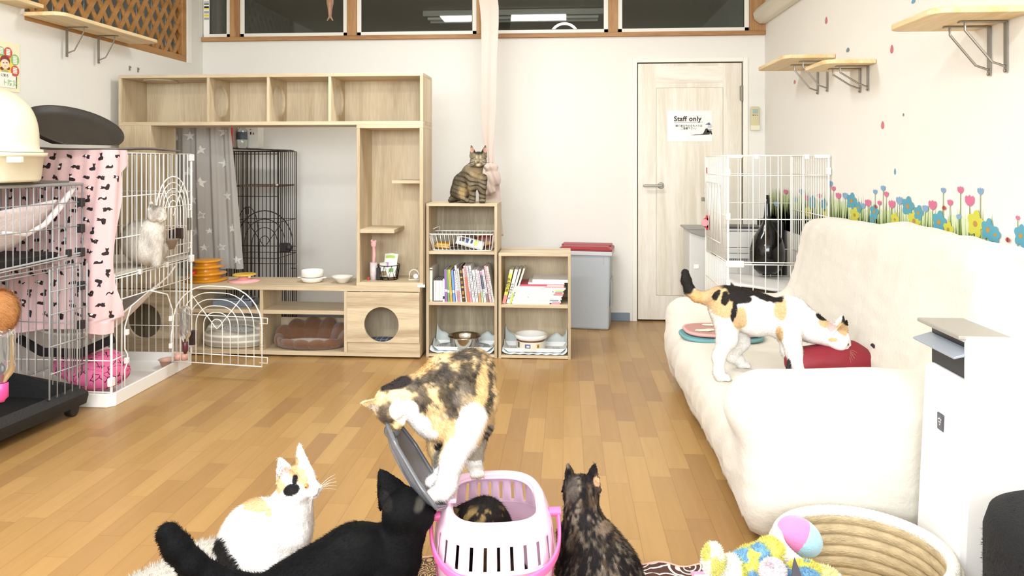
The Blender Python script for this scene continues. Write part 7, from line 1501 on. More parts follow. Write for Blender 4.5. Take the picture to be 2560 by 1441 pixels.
mk('lid_edge', MB().tube(edge, .0055, 8, True), mat('smoky_rim', '#5c5d63', .2, spec=.7), lo_, smooth=True)
mk('lid_rib', MB().tube([lidf(.3, v)+ln_*.002 for v in np.linspace(.15, .85, 12)], .004, 6).tube([lidf(.62, v)+ln_*.002 for v in np.linspace(.2, .9, 12)], .004, 6), mat('smoky_rib', '#aeaeb6', .15, spec=.7), lo_, smooth=True)
mk('lid_latch', MB().sph(pb_+ln_*.012-lu*.01, (.022, .02, .02), 18, 12), mat('smoky_rim', '#5c5d63', .2, spec=.7), lo_, smooth=True)
# ================================================================== CATS
def pal(h): return np.array(lin(h))
def cat(label, build, paint, loc, vox=.0038, hair=26000, hl=.011, flow=(0, 0, -1), seed=1, relax_n=1, name='cat'):
    S_ = SDF(); info = build(S_) or {}
    V, Fc = S_.mesh(vox); V = relax(V, Fc, relax_n, .4); N = S_.normals(V); t = Vector(loc)
    if 'zmin' in info: V[:, 2] = np.maximum(V[:, 2], info['zmin'])
    col = paint(V, N); rs = np.random.RandomState(seed)
    fl = flow(V) if callable(flow) else np.tile(np.array(flow, float), (len(V), 1))
    a = V[Fc]; ar = np.linalg.norm(np.cross(a[:, 2]-a[:, 0], a[:, 3]-a[:, 1]), axis=1); fi = rs.choice(len(Fc), hair, p=ar/ar.sum()); ri = Fc[fi, rs.randint(0, 4, hair)]
    Nn = N[ri]; P = a[fi].mean(1)+rs.normal(0, vox*.35, (hair, 3)); P += Nn*0; f_ = fl[ri]; f_ = f_-Nn*(f_*Nn).sum(1)[:, None]; f_ /= np.maximum(np.linalg.norm(f_, axis=1), 1e-5)[:, None]
    short = np.ones(hair)
    for (hc_, hs_) in getattr(S_, 'heads', []): short = np.minimum(short, np.clip((np.linalg.norm(P-hc_, axis=1)/hs_-.045)/.05, .42, 1) if hair < 1e9 else short); short = np.where(np.linalg.norm(P-hc_, axis=1) < .088*hs_, .38, short)
    short = short; d = Nn*.38+f_*.9+rs.normal(0, .16, (hair, 3)); d /= np.linalg.norm(d, axis=1)[:, None]; L_ = hl*rs.uniform(.55, 1.2, hair)*short
    w_ = np.cross(d, Nn+.2*rs.normal(0, 1, (hair, 3))); w_ /= np.maximum(np.linalg.norm(w_, axis=1), 1e-6)[:, None]; wd = .00075
    A = P-w_*wd-Nn*.0012; B = P+w_*wd-Nn*.0012; C_ = P+d*L_[:, None]
    T3 = np.stack([A, B, C_], 1).reshape(-1, 3); hc = paint(P, Nn)*rs.uniform(.86, 1.12, (hair, 1)); allc = np.concatenate([col, np.repeat(hc, 3, 0)]); allc = np.clip(allc, 0, .93)
    AV = np.concatenate([V, T3])-np.array(t); nV = len(V); me = bpy.data.meshes.new(name)
    me.from_pydata(AV.tolist(), [], Fc.tolist()+[(nV+3*k, nV+3*k+1, nV+3*k+2) for k in range(hair)])
    at = me.color_attributes.new('fur', 'FLOAT_COLOR', 'POINT'); at.data.foreach_set('color', np.concatenate([allc, np.ones((len(allc), 1))], 1).ravel().astype(np.float32))
    me.polygons.foreach_set('use_smooth', [True]*len(me.polygons)); me.materials.append(FUR); me.update()
    NN = np.concatenate([N, np.repeat(Nn*.92+d*.25, 3, 0)]); NN /= np.linalg.norm(NN, axis=1)[:, None]
    try: me.normals_split_custom_set_from_vertices(NN.tolist())
    except Exception as e: print('normals', e)
    o = bpy.data.objects.new(name, me); sc.collection.objects.link(o); o.location = t; ORG[o.name] = t; tag(o, label, 'cat')
    for (kind, *arg) in info.get('parts', []):
        if kind == 'eye':
            c, f, r, iris, open_ = arg; f = f.normalized(); q = MB().sph(c, r, 20, 14); q.sph(c+f*r*.72, (r*.34, r*.34, r*.34), 12, 8, mi=1)
            mk('eye', q, [mat('iris_'+iris.strip('#'), iris, .1, coat=.8), mat('pupil_black', '#0b0b0c', .1, coat=.8)], o, smooth=True)
        if kind == 'nose': c, f, r, colr = arg; mk('nose', MB().sph(c, (r, r*.7, r*.6), 14, 10), mat('nose_'+colr.strip('#'), colr, .4), o, smooth=True)
        if kind == 'whiskers':
            c, f, sd, up, L_, colr = arg; q = MB(); rr = random.Random(seed)
            for s_ in (-1, 1):
                for k in range(6): b0 = c+sd*(s_*.014)+up*(-.004+.003*(k % 3)); dd = (sd*s_*.85+f*.35+up*(-.30+.12*k)).normalized(); q.tube([b0, b0+dd*L_*.6, b0+dd*L_-up*.006], [.00045, .0004, .0002], 4)
            mk('whiskers', q, mat('whisker_'+colr.strip('#'), colr, .4), o)
    return o
def head(S_, c, fwd, up, s=1.0, ew=.030, earfwd=.25, ear=1.0, earout=.42, ears=(1, 1)):
    f = Vector(fwd).normalized(); u = Vector(up); u = (u-f*u.dot(f)).normalized(); sd = u.cross(f).normalized(); ax = (f, sd, u); c = Vector(c)
    A = lambda a, b, d: c+f*(a*s)+sd*(b*s)+u*(d*s)
    S_.ell(A(0, 0, .004), (.047*s, .043*s, .040*s), ax, .012)
    for b in (-1, 1): S_.ell(A(.012, .022*b, -.012), (.028*s, .024*s, .022*s), ax, .014)
    S_.cap(A(.022, 0, .014), A(.054, 0, -.004), .015*s, .0085*s, .012)
    for b in (-1, 1): S_.ell(A(.046, .0105*b, -.014), (.016*s, .0125*s, .0105*s), ax, .006)
    S_.ell(A(.044, 0, -.026), (.012*s, .011*s, .008*s), ax, .007)
    for b, k in ((-1, ears[0]), (1, ears[1])):
        if k > .01: S_.ear(A(-.004, .026*b, .024), u+sd*(b*earout)-f*.10, f*earfwd*2+sd*(b*.75)*k, .060*s*ear, ew*s*ear, .0024, .006)
    S_.heads = getattr(S_, 'heads', [])+[(np.array(c), s)]
    return dict(A=A, f=f, u=u, sd=sd)
def paw(S_, p, fwd, s=1.0, toes=True):
    p = Vector(p); f = Vector(fwd); f.z = 0; f.normalize(); sd = UP.cross(f); S_.ell(p+f*.010*s+UP*.011*s, (.023*s, .017*s, .013*s), (f, sd, UP), .008)
    if toes:
        for b in (-1.5, -.5, .5, 1.5): S_.ell(p+f*(.028-.003*abs(b))*s+sd*(b*.0082*s)+UP*.0075*s, (.0095*s, .0058*s, .0078*s), (f, sd, UP), .0028)
def patch(V, cx_, cy_, rx_, ry_, ang=0, nz=.35, seed=0, soft=.18, sc_=30):
    """soft-edged blotch of coat colour; returns 0..1"""
    X, Y = proj(V); a = R(ang); dx, dy = X-cx_, Y-cy_; u = (dx*math.cos(a)+dy*math.sin(a))/rx_; v = (-dx*math.sin(a)+dy*math.cos(a))/ry_
    d = np.sqrt(u*u+v*v)+nz*vnoise(V, sc_, seed)+nz*.5*vnoise(V, sc_*2.5, seed+1); return np.clip((1-d)/soft+.5, 0, 1)[:, None]
def mixc(c, k, m): return c*(1-m)+np.array(k)*m
WHT_, ORG_, BLK_, CRM_ = pal('#f6f3ef'), pal('#dba968'), pal('#1d1a1b'), pal('#efd9b8')
# ------------------------------------------------ 1 calico balancing on the carrier
def b1(S_):
    rump = PZ(1183, 938, 2.03); mid = PZ(1128, 975, 2.0); sh = PZ(1072, 1003, 1.95); nk = PZ(1018, 990, 1.93)
    S_.ell(rump, (.062, .070, .072), (RT, FW, UP), .03).ell(mid+UP*.0, (.085, .078, .098), (D(.9, .35), FW, D(-.35, .9)), .03)
    S_.ell(PZ(1140, 1010, 1.98), (.07, .075, .085), (RT, FW, UP), .03).ell(sh, (.072, .066, .078), (RT, FW, UP), .03)
    S_.chain([(sh, .058), (nk, .045), (PZ(985, 1000, 1.92), .040)], .025)
    h = head(S_, PZ(978, 1012, 1.915), D(.10, -.92, -.32), D(-.93, -.14, .1), 1.02, ears=(1, 1), earout=.55, ear=.78)
    S_.ell(PZ(1100, 1060, 1.94), (.055, .05, .04), (RT, FW, UP), .03)
    # near hind leg: long white, thigh from the rump down to the hinge side of the rim
    S_.chain([(PZ(1195, 1000, 1.99), .056), (PZ(1160, 1085, 1.93), .042), (PZ(1130, 1150, 1.89), .029), (PZ(1116, 1212, 1.87), .023), (PZ(1106, 1232, 1.855), .020)], .02)
    paw(S_, PZ(1108, 1246, 1.855), -RT*.9-FW*.3, 1.25)
    # fore leg
    S_.chain([(PZ(1090, 1055, 1.96), .036), (PZ(1096, 1120, 1.97), .026), (PZ(1104, 1165, 1.96), .021), (PZ(1102, 1195, 1.93), .019)], .015)
    paw(S_, PZ(1099, 1212, 1.93), -RT*.8-FW*.4, 1.15)
    # far hind leg standing on the back rim
    S_.chain([(PZ(1202, 1000, 2.08), .045), (PZ(1204, 1060, 2.12), .032), (PZ(1192, 1105, 2.12), .024), (PZ(1186, 1150, 2.09), .021), (PZ(1186, 1168, 2.08), .019)], .015)
    paw(S_, PZ(1187, 1185, 2.07), RT*.3-FW, 1.15)
    return dict(parts=[])
def p1(V, N):
    X, Y = proj(V); c = np.tile(pal('#e6c794'), (len(V), 1))*(1+.14*vnoise(V, 40, 4)[:, None])
    c = mixc(c, CRM_, patch(V, 1120, 1075, 60, 40, 0, .3, 3)); c = mixc(c, pal('#dcb27c'), patch(V, 1050, 925, 50, 18, -25, .3, 5))
    for i, (x, y, rx_, ry_, a) in enumerate([(990, 958, 42, 17, -12), (1040, 965, 30, 13, -25), (1085, 935, 45, 15, -30), (1060, 1000, 26, 24, 30), (1052, 1020, 14, 22, 20), (1122, 985, 28, 62, -12), (1132, 1015, 14, 38, -8), (1105, 940, 38, 22, -25), (1168, 925, 32, 30, 10), (1180, 885, 40, 13, 8), (1170, 960, 26, 34, 0), (1200, 915, 10, 22, 15), (1226, 960, 9, 55, 5), (1215, 1000, 14, 30, 0), (958, 1030, 14, 22, 20), (972, 1052, 14, 10, 30), (1150, 890, 30, 10, -20)]):
        c = mixc(c, pal('#403a36')*(1+.7*vnoise(V, 55, i)[:, None]), patch(V, x, y, rx_, ry_, a, .75, 10+i, .7, 55)*.9)
    c = mixc(c, pal('#2b2624'), patch(V, 988, 958, 44, 17, -12, .3, 71, .3)); c = mixc(c, pal('#5d5146'), patch(V, 965, 1035, 20, 26, 20, .5, 72, .5)*.8); c = mixc(c, pal('#e4be88'), patch(V, 1120, 1078, 62, 32, 0, .25, 73, .4)*.85)
    c = mixc(c, pal('#e2bd85'), patch(V, 1205, 965, 13, 62, 4, .3, 74, .4)*.9); c = mixc(c, pal('#a59a8c'), patch(V, 932, 1022, 14, 12, 0, .1, 75)*.8)
    c = mixc(c, pal('#8d8378'), patch(V, 1165, 985, 26, 30, 0, .5, 61, .6)*.6)
    wht = np.maximum.reduce([patch(V, 1010, 1030, 32, 30, 20, .15, 31), patch(V, 1045, 1062, 36, 26, 35, .15, 32), patch(V, 1178, 1062, 36, 56, 22, .15, 33), patch(V, 1140, 1160, 40, 95, 20, .1, 34), patch(V, 1100, 1215, 40, 55, 0, .1, 35), patch(V, 1182, 1168, 40, 26, 0, .1, 36), patch(V, 1075, 1085, 20, 14, 0, .1, 37)])
    far = (V @ np.array(FW) > 1.955+.0)[:, None]*1.0
    c = mixc(c, WHT_, wht)
    zc = V @ np.array(FW)
    bar = ((X > 1160) & (Y > 1060) & (Y < 1152) & (zc > 2.03)).astype(float)[:, None]; c = mixc(c, pal('#a79c8c'), bar)
    for y in (1072, 1088, 1100): c = mixc(c, pal('#3f3a36'), bar*np.exp(-((Y-y+6*np.sin(X*.1))/5)**2)[:, None])
    fl = ((zc > 1.935) & (X < 1125) & (Y > 1090) & (Y < 1180)).astype(float)[:, None]; c = mixc(c, pal('#8d857b'), fl*patch(V, 1102, 1130, 16, 45, 5, .4, 52)); c = mixc(c, pal('#2e2a28'), fl*patch(V, 1095, 1118, 12, 8, 0, .3, 53))
    return c
cat('calico with orange, black and white patches balancing on the carrier, head on its lid', b1, p1, PZ(1150, 1235, 1.95), hair=42000, hl=.011, flow=lambda V: np.tile(np.array(RT*.55-UP*.8), (len(V), 1)), seed=11, vox=.0034)
# ------------------------------------------------ 2 calico walking on the sofa
def b2(S_):
    zf = lambda p: seat_z(p.x, p.y)
    S_.ell(PZ(1812, 762, 2.90), (.066, .058, .074), (RT, FW, UP), .03).ell(PZ(1895, 787, 2.87), (.090, .070, .084), (RT, FW, UP), .04).ell(PZ(1968, 800, 2.84), (.070, .062, .088), (RT, FW, UP), .035)
    S_.ell(PZ(1850, 770, 2.89), (.07, .062, .076), (RT, FW, UP), .04)
    S_.chain([(PZ(1985, 790, 2.84), .066), (PZ(2030, 820, 2.82), .050), (PZ(2068, 838, 2.80), .042)], .03)
    h = head(S_, PZ(2090, 846, 2.79), D(.86, -.52, -.28), D(.42, .88, -.1), 1.04, earfwd=.2, earout=.6, ear=1.1)
    sp = PZ(1805, 955, 2.80); 
    def foot(px_, py_, d, dz=0):
        p = PZ(px_, py_, d); p.z = seat_z(p.x, p.y)+.002+dz; return p
    f1 = foot(1800, 950, 2.83); f2 = foot(1852, 935, 2.98); f3 = foot(1982, 950, 2.84); f4 = foot(2000, 950, 2.74)
    S_.chain([(PZ(1815, 790, 2.87), .056), (PZ(1818, 846, 2.85), .038), (PZ(1797, 893, 2.85), .0225), (f1+UP*.03-RT*.004, .0185), (f1+UP*.014, .018)], .018); paw(S_, f1, RT, 1.15)
    S_.chain([(PZ(1842, 800, 2.94), .05), (PZ(1852, 855, 2.96), .033), (PZ(1830, 893, 2.98), .021), (f2+UP*.03-RT*.006, .0175), (f2+UP*.014, .017)], .018); paw(S_, f2, RT, 1.1)
    S_.chain([(PZ(1970, 830, 2.86), .044), (PZ(1972, 875, 2.86), .028), (f3+UP*.05, .020), (f3+UP*.012, .018)], .018); paw(S_, f3, RT, 1.1)
    S_.chain([(PZ(1975, 830, 2.79), .044), (PZ(1985, 880, 2.77), .028), (f4+UP*.05, .020), (f4+UP*.012, .018)], .018); paw(S_, f4, RT, 1.1)
    S_.chain([(PZ(1790, 740, 2.92), .032), (PZ(1765, 746, 2.93), .024), (PZ(1742, 742, 2.94), .021), (PZ(1724, 726, 2.95), .020), (PZ(1716, 702, 2.96), .019), (PZ(1713, 682, 2.97), .015)], .012)
    A, f, u, sd = h['A'], h['f'], h['u'], h['sd']; s_ = 1 if sd.dot(FW) < 0 else -1
    return dict(parts=[('eye', A(.036, .0215*s_, .004), f*.6+sd*s_, .0075, '#3b2630', 1), ('eye', A(.036, -.0215*s_, .004), f*.6-sd*s_, .0075, '#3b2630', 1), ('nose', A(.064, 0, -.006), f, .005, '#d99a92'), ('whiskers', A(.05, 0, -.014), f, sd, u, .06, '#b5a98f')])
def p2(V, N):
    X, Y = proj(V); c = np.tile(WHT_, (len(V), 1)); zc = V @ np.array(FW)
    o = np.maximum.reduce([patch(V, 1795, 745, 42, 40, 10, .25, 1), patch(V, 1850, 795, 20, 28, 0, .25, 2), patch(V, 1815, 775, 26, 25, 0, .2, 3), patch(V, 1952, 775, 17, 32, 12, .2, 4), patch(V, 1950, 835, 9, 18, -6, .2, 5), patch(V, 1940, 736, 26, 8, 5, .2, 6), patch(V, 2060, 808, 14, 11, 30, .2, 7), patch(V, 2108, 822, 14, 20, -30, .2, 8), patch(V, 2083, 850, 12, 6, 0, .2, 9), patch(V, 1745, 744, 42, 20, 5, .1, 10)])
    c = mixc(c, pal('#d9b78a'), o)
    b = np.maximum.reduce([patch(V, 1852, 724, 52, 24, 8, .4, 21, .3, 40), patch(V, 1912, 736, 46, 17, 12, .3, 22), patch(V, 1838, 770, 7, 32, 4, .3, 23), patch(V, 1850, 745, 30, 16, 0, .4, 24), patch(V, 1812, 752, 9, 18, 0, .5, 25), patch(V, 1833, 790, 6, 18, 0, .3, 26), patch(V, 2055, 793, 16, 9, 25, .15, 27), patch(V, 2118, 800, 13, 15, 30, .3, 28), patch(V, 1716, 700, 22, 36, -8, .15, 29), patch(V, 1790, 740, 7, 14, 30, .5, 30)])
    c = mixc(c, pal('#2a2624'), b)
    lowtail = (X < 1760); c = mixc(c, pal('#dcae74'), patch(V, 1742, 745, 16, 16, 0, .1, 40)*.8)
    c = mixc(c, pal('#e9b9b4'), patch(V, 2080, 818, 11, 13, 20, .1, 41)*(zc < 2.80)[:, None]*((N @ np.array(FW)) < .2)[:, None])
    return c
cat('calico with mostly white coat walking on the sofa seat', b2, p2, PZ(1900, 900, 2.85), hair=36000, hl=.009, flow=lambda V: np.tile(np.array(-RT*.8-UP*.5), (len(V), 1)), seed=12, vox=.0036)
# ------------------------------------------------ 3 calico sitting lower left
def b3c(S_):
    d = 2.06; 
    S_.ell(PZ(652, 1350, d), (.112, .088, .108), (D(.94, .3), FW, D(-.3, .94)), .04).ell(PZ(618, 1400, d), (.088, .095, .085), (RT, FW, UP), .04)
    S_.ell(PZ(722, 1330, d), (.060, .060, .082), (D(.95, .1), FW, D(-.15, 1)), .04)
    S_.chain([(PZ(722, 1300, d), .060), (PZ(730, 1260, d), .050), (PZ(738, 1232, d), .044)], .03)
    h = head(S_, PZ(744, 1211, d), D(.93, .10, -.30), D(-.14, .98, 0), 1.12, earfwd=.10, ear=1.08, earout=.35)
    for dz in (-.03, .035):
        q = PZ(738, 1380, d+dz); fz = Vector((q.x+.02, q.y, .024)); S_.chain([(PZ(735, 1350, d+dz), .040), (q, .030), (fz+UP*.04, .021), (fz, .019)], .02); paw(S_, fz-UP*.005, RT, 1.1)
    for s_ in (-1, 1):
        hip = PZ(640, 1385, d)+FW*(.07*s_); kn = PZ(690, 1400, d)+FW*(.075*s_); S_.chain([(hip, .070), (kn, .045)], .03); fz = Vector((kn.x+.02, kn.y, .026)); S_.chain([(kn, .04), (fz-RT*.07, .022), (fz, .020)], .02); paw(S_, fz-UP*.008, RT, 1.1)
    tb_ = PZ(575, 1400, d-.05); S_.chain([(tb_, .030), (Vector((tb_.x-.03, tb_.y-.03, .05)), .026), (Vector((tb_.x+.0, tb_.y-.10, .04)), .024), (Vector((tb_.x+.12, tb_.y-.14, .035)), .020), (Vector((tb_.x+.2, tb_.y-.14, .035)), .014)], .015)
    A, f, u, sd = h['A'], h['f'], h['u'], h['sd']; s_ = 1 if sd.dot(FW) < 0 else -1
    return dict(zmin=.0165, parts=[('eye', A(.0385, .0205*s_, .006), f*.5+sd*s_, .0082, '#c98a3c', 1), ('eye', A(.0385, -.0205*s_, .006), f*.5-sd*s_, .0082, '#c98a3c', 1), ('nose', A(.064, 0, -.006), f, .005, '#eeb4ac'), ('whiskers', A(.05, 0, -.014), f, sd, u, .06, '#f7f2ea')])
def p3(V, N):
    c = np.tile(WHT_, (len(V), 1)); zc = V @ np.array(FW)
    o = np.maximum.reduce([patch(V, 640, 1262, 32, 20, 10, .2, 1), patch(V, 672, 1280, 8, 12, 0, .2, 2), patch(V, 742, 1182, 26, 14, 0, .15, 3), patch(V, 700, 1212, 12, 24, 10, .25, 4), patch(V, 757, 1200, 14, 12, 0, .2, 6), patch(V, 737, 1160, 10, 18, 10, .1, 7)])
    c = mixc(c, pal('#e3b67e'), o*.9)
    b = np.maximum.reduce([patch(V, 729, 1225, 24, 15, -25, .12, 10, .12), patch(V, 737, 1200, 8, 14, 10, .2, 11), patch(V, 565, 1402, 24, 62, -25, .25, 13, .2), patch(V, 590, 1440, 24, 40, -20, .25, 14)])
    c = mixc(c, pal('#1d1b1c')*(1+.6*np.clip(vnoise(V*[1, 1, .3], 120, 3), 0, 1)[:, None]), b)
    c = mixc(c, pal('#f0cfca'), patch(V, 712, 1187, 11, 22, 5, .08, 15)*((N @ np.array(FW)) < .1)[:, None])
    return c
cat('white calico with a black cheek patch sitting on the floor at the lower left', b3c, p3, Vector((PZ(650, 1350, 2.06).x, PZ(650, 1350, 2.06).y, .016)), hair=42000, hl=.012, flow=lambda V: np.tile(np.array(-RT*.6-UP*.7), (len(V), 1)), seed=13, vox=.0036)
# ------------------------------------------------ 4 black cat
def b4(S_):
    S_.ell(PZ(960, 1405, 1.80), (.088, .075, .080), (D(.9, .3), FW, D(-.3, .9)), .04)
    S_.ell(PZ(885, 1400, 1.76), (.080, .075, .082), (D(.9, .25), FW, D(-.25, .9)), .04)
    S_.ell(PZ(800, 1452, 1.72), (.085, .078, .080), (D(.85, .45), FW, D(-.45, .85)), .04).ell(PZ(720, 1500, 1.69), (.080, .075, .078), (RT, FW, UP), .04)
    S_.ell(PZ(905, 1350, 1.80), (.05, .03, .028), (D(.9, .1), FW, UP), .03)
    S_.chain([(PZ(985, 1385, 1.80), .064), (PZ(1008, 1335, 1.80), .050), (PZ(1015, 1305, 1.80), .050)], .02)
    h = head(S_, PZ(1017, 1283, 1.80), D(.55, .02, .70), D(-.12, .98, .05), 1.30, earfwd=.3, ear=1.02, earout=.50, ew=.034, ears=(.001, 1))
    for (px_, py_, d, fx_, ff) in ((985, 1470, 1.83, .0, .0), (945, 1470, 1.73, 0, 0), (745, 1530, 1.73, 0, 0), (700, 1530, 1.63, 0, 0)):
        q = PZ(px_, py_, d); fz = Vector((q.x, q.y, .022)); S_.chain([(q, .040), (Vector((q.x, q.y, .09)), .024), (fz, .018)], .02); paw(S_, fz-UP*.006, RT+FW*.4, 1.1)
    S_.chain([(PZ(660, 1480, 1.67), .036), (PZ(590, 1468, 1.64), .028), (PZ(530, 1445, 1.63), .027), (PZ(480, 1412, 1.62), .027), (PZ(443, 1370, 1.62), .027), (PZ(420, 1336, 1.62), .024)], .015)
    return dict(zmin=.016, parts=[])
def p4(V, N):
    c = np.tile(pal('#08080a'), (len(V), 1))*(1+.3*vnoise(V, 20, 2)[:, None]); c = mixc(c, pal('#55504a'), patch(V, 1052, 1262, 12, 20, 10, .4, 3, .6)*.7); c = mixc(c, pal('#1f1c1c'), patch(V, 965, 1255, 14, 28, -15, .1, 6)*((N @ np.array(FW)) < .3)[:, None]*.8)
    return mixc(c, pal('#151413'), patch(V, 880, 1352, 60, 16, -10, .3, 4, .6)*.5)
cat('black cat seen from behind sniffing the open carrier lid', b4, p4, Vector((PZ(880, 1400, 1.76).x, PZ(880, 1400, 1.76).y, .016)), hair=46000, hl=.009, flow=lambda V: np.tile(np.array(-RT*.8-UP*.4), (len(V), 1)), seed=14, vox=.0036)
# ------------------------------------------------ 5 tortoiseshell sitting, back to us
def b5(S_):
    d = 1.98
    S_.ell(PZ(1508, 1440, d-.02), (.098, .092, .105), (D(.95, -.2), FW, D(.2, .95)), .04).ell(PZ(1478, 1372, d), (.066, .062, .085), (D(.93, -.3), FW, D(.3, .93)), .04)
    S_.chain([(PZ(1462, 1335, d), .056), (PZ(1455, 1290, d+.01), .043), (PZ(1453, 1255, d+.02), .041)], .03)
    h = head(S_, PZ(1453, 1233, d+.03), D(.05, .02, .99), D(0, .98, .1), 1.05, earfwd=.3, ear=1.02, earout=.22)
    S_.chain([(PZ(1430, 1340, d+.03), .040), (PZ(1425, 1400, d+.04), .030), (Vector((PZ(1425, 1400, d+.04).x, PZ(1425, 1400, d+.04).y, .022)), .018)], .02)
    S_.chain([(PZ(1475, 1350, d+.06), .038), (PZ(1475, 1400, d+.07), .028), (Vector((PZ(1475, 1400, d+.07).x, PZ(1475, 1400, d+.07).y, .022)), .018)], .02)
    for (px_, f_) in ((1440, 0), (1560, 0)):
        q = PZ(px_, 1450, d+.0); q.z = .055; S_.ell(q, (.048, .085, .05), (RT, FW, UP), .03); paw(S_, Vector((q.x, q.y+.07, .016)), FW, 1.1)
    tb_ = PZ(1540, 1480, d-.06); S_.chain([(Vector((tb_.x, tb_.y, .05)), .030), (Vector((tb_.x+.10, tb_.y-.03, .035)), .022), (Vector((tb_.x+.17, tb_.y+.07, .032)), .018)], .015)
    return dict(zmin=.016, parts=[])
def tort(V, N, seed=0, k=.55):
    c = np.tile(pal('#242020'), (len(V), 1)); Q = V*[1, 1, .55]
    n1 = .7*vnoise(Q, 55, seed)+.8*vnoise(Q, 150, seed+1); c = mixc(c, pal('#7f7263'), np.clip((n1-.05)/.6, 0, 1)[:, None]*k)
    n2 = .7*vnoise(Q, 40, seed+7)+.8*vnoise(Q, 120, seed+8); c = mixc(c, pal('#5e4c3c'), np.clip((n2-.15)/.6, 0, 1)[:, None]*k*.8); return c
def p5(V, N):
    c = tort(V, N, 3, .9); c = mixc(c, pal('#c9a37c'), patch(V, 1492, 1205, 8, 13, -10, .15, 5)); c = mixc(c, pal('#5d544e'), patch(V, 1432, 1220, 16, 34, 10, .3, 6, .5)*.7); c = mixc(c, pal('#151313'), patch(V, 1462, 1235, 9, 50, -5, .2, 8, .4)*.85)
    return mixc(c, pal('#8c7765'), patch(V, 1512, 1318, 14, 16, 20, .3, 9, .5)*.8)
cat('dark tortoiseshell seated with its back to us, right of the pink carrier', b5, p5, Vector((PZ(1490, 1400, 1.97).x, PZ(1490, 1400, 1.97).y, .016)), hair=42000, hl=.012, flow=(0, .1, -1), seed=15, vox=.0036)
# ------------------------------------------------ 6 dark tortoiseshell inside the carrier
def b6(S_):
    S_.ell(CC+UP*.080, (.092, .118, .066), (ea, eb, UP), .03).ell(CC+UP*.165-eb*.02-ea*.022, (.080, .085, .090), (ea, eb, UP), .03).ell(CC+UP*.222-eb*.022-ea*.026, (.070, .072, .080), (ea, eb, UP), .03)
    q = PZ(1160, 1296, 1.90); S_.ell(q, (.032, .035, .032), (RT, FW, UP), .02)
    S_.ear(PZ(1150, 1286, 1.885)-UP*.010, UP*.8-RT*.45, -FW+RT*.2, .034, .016, .0026, .006); return dict(parts=[])
def p6(V, N):
    c = np.tile(pal('#1b1716'), (len(V), 1)); Q = V*[1, 1, .25]; n1 = vnoise(Q, 70, 5)+.5*vnoise(Q, 150, 6); X, Y = proj(V)
    return mixc(c, pal('#8d7448'), (np.clip((n1-.05)/.35, 0, 1)*np.clip((Y-1262)/22, 0, 1))[:, None]*.75)
cat('dark tortoiseshell curled inside the pink carrier', b6, p6, CC+UP*.012, hair=16000, hl=.009, flow=(0, -.3, -1), seed=16, vox=.004)
# ------------------------------------------------ 7 brown tabby on the bookshelf
def b7(S_):
    Y0 = 4.53; P_ = lambda x, y, dy=0: PY(x, y, Y0+dy); zt_ = s3z
    S_.ell(P_(1158, 462, .01), (.066, .072, .075), (D(.95, .25), FW, D(-.3, .95)), .035).ell(P_(1178, 440, -.01), (.055, .058, .070), (D(.9, .3), FW, D(-.3, .9)), .035)
    S_.ell(P_(1150, 482, .0), (.060, .075, .050), (RT, FW, UP), .03)
    S_.chain([(P_(1184, 432, -.02), .052), (P_(1192, 412, -.04), .044)], .03)
    h = head(S_, P_(1196, 399, -.06), -FW*.98+RT*.02-UP*.12, UP, 1.08, earfwd=.5, ear=1.0, earout=.30, ew=.026)
    for (x, dx) in ((1181, 0), (1206, 0)):
        a = P_(x-2, 448, -.06); S_.chain([(a, .036), (P_(x-1, 470, -.085), .024), (P_(x, 492, -.09), .0165), (Vector((P_(x, 498, -.09).x, P_(x, 498, -.09).y, zt_+.018)), .0165)], .016); paw(S_, Vector((P_(x, 498, -.09).x, P_(x, 498, -.09).y, zt_+.003)), -FW, 1.05)
    q = P_(1150, 490, -.03); S_.chain([(q+UP*.02, .045), (Vector((q.x+.03, q.y-.05, zt_+.02)), .018)], .02); paw(S_, Vector((P_(1166, 498, -.06).x, P_(1166, 498, -.06).y, zt_+.003)), -FW+RT*.4, 1.05)
    q = P_(1134, 497, .0); S_.chain([(Vector((q.x+.02, q.y+.03, zt_+.03)), .024), (Vector((q.x-.005, q.y-.03, zt_+.020)), .017), (Vector((q.x-.012, q.y-.07, zt_+.015)), .011)], .012)
    A, f, u, sd = h['A'], h['f'], h['u'], h['sd']
    return dict(zmin=zt_+.002, parts=[('eye', A(.0372, .0185*s_, .004), f+sd*s_*.15, .0084, '#8f8c63', 1) for s_ in (-1, 1)]+[('nose', A(.065, 0, -.006), f, .0055, '#6b4a40'), ('whiskers', A(.05, 0, -.014), f, sd, u, .05, '#d8d2c4')])
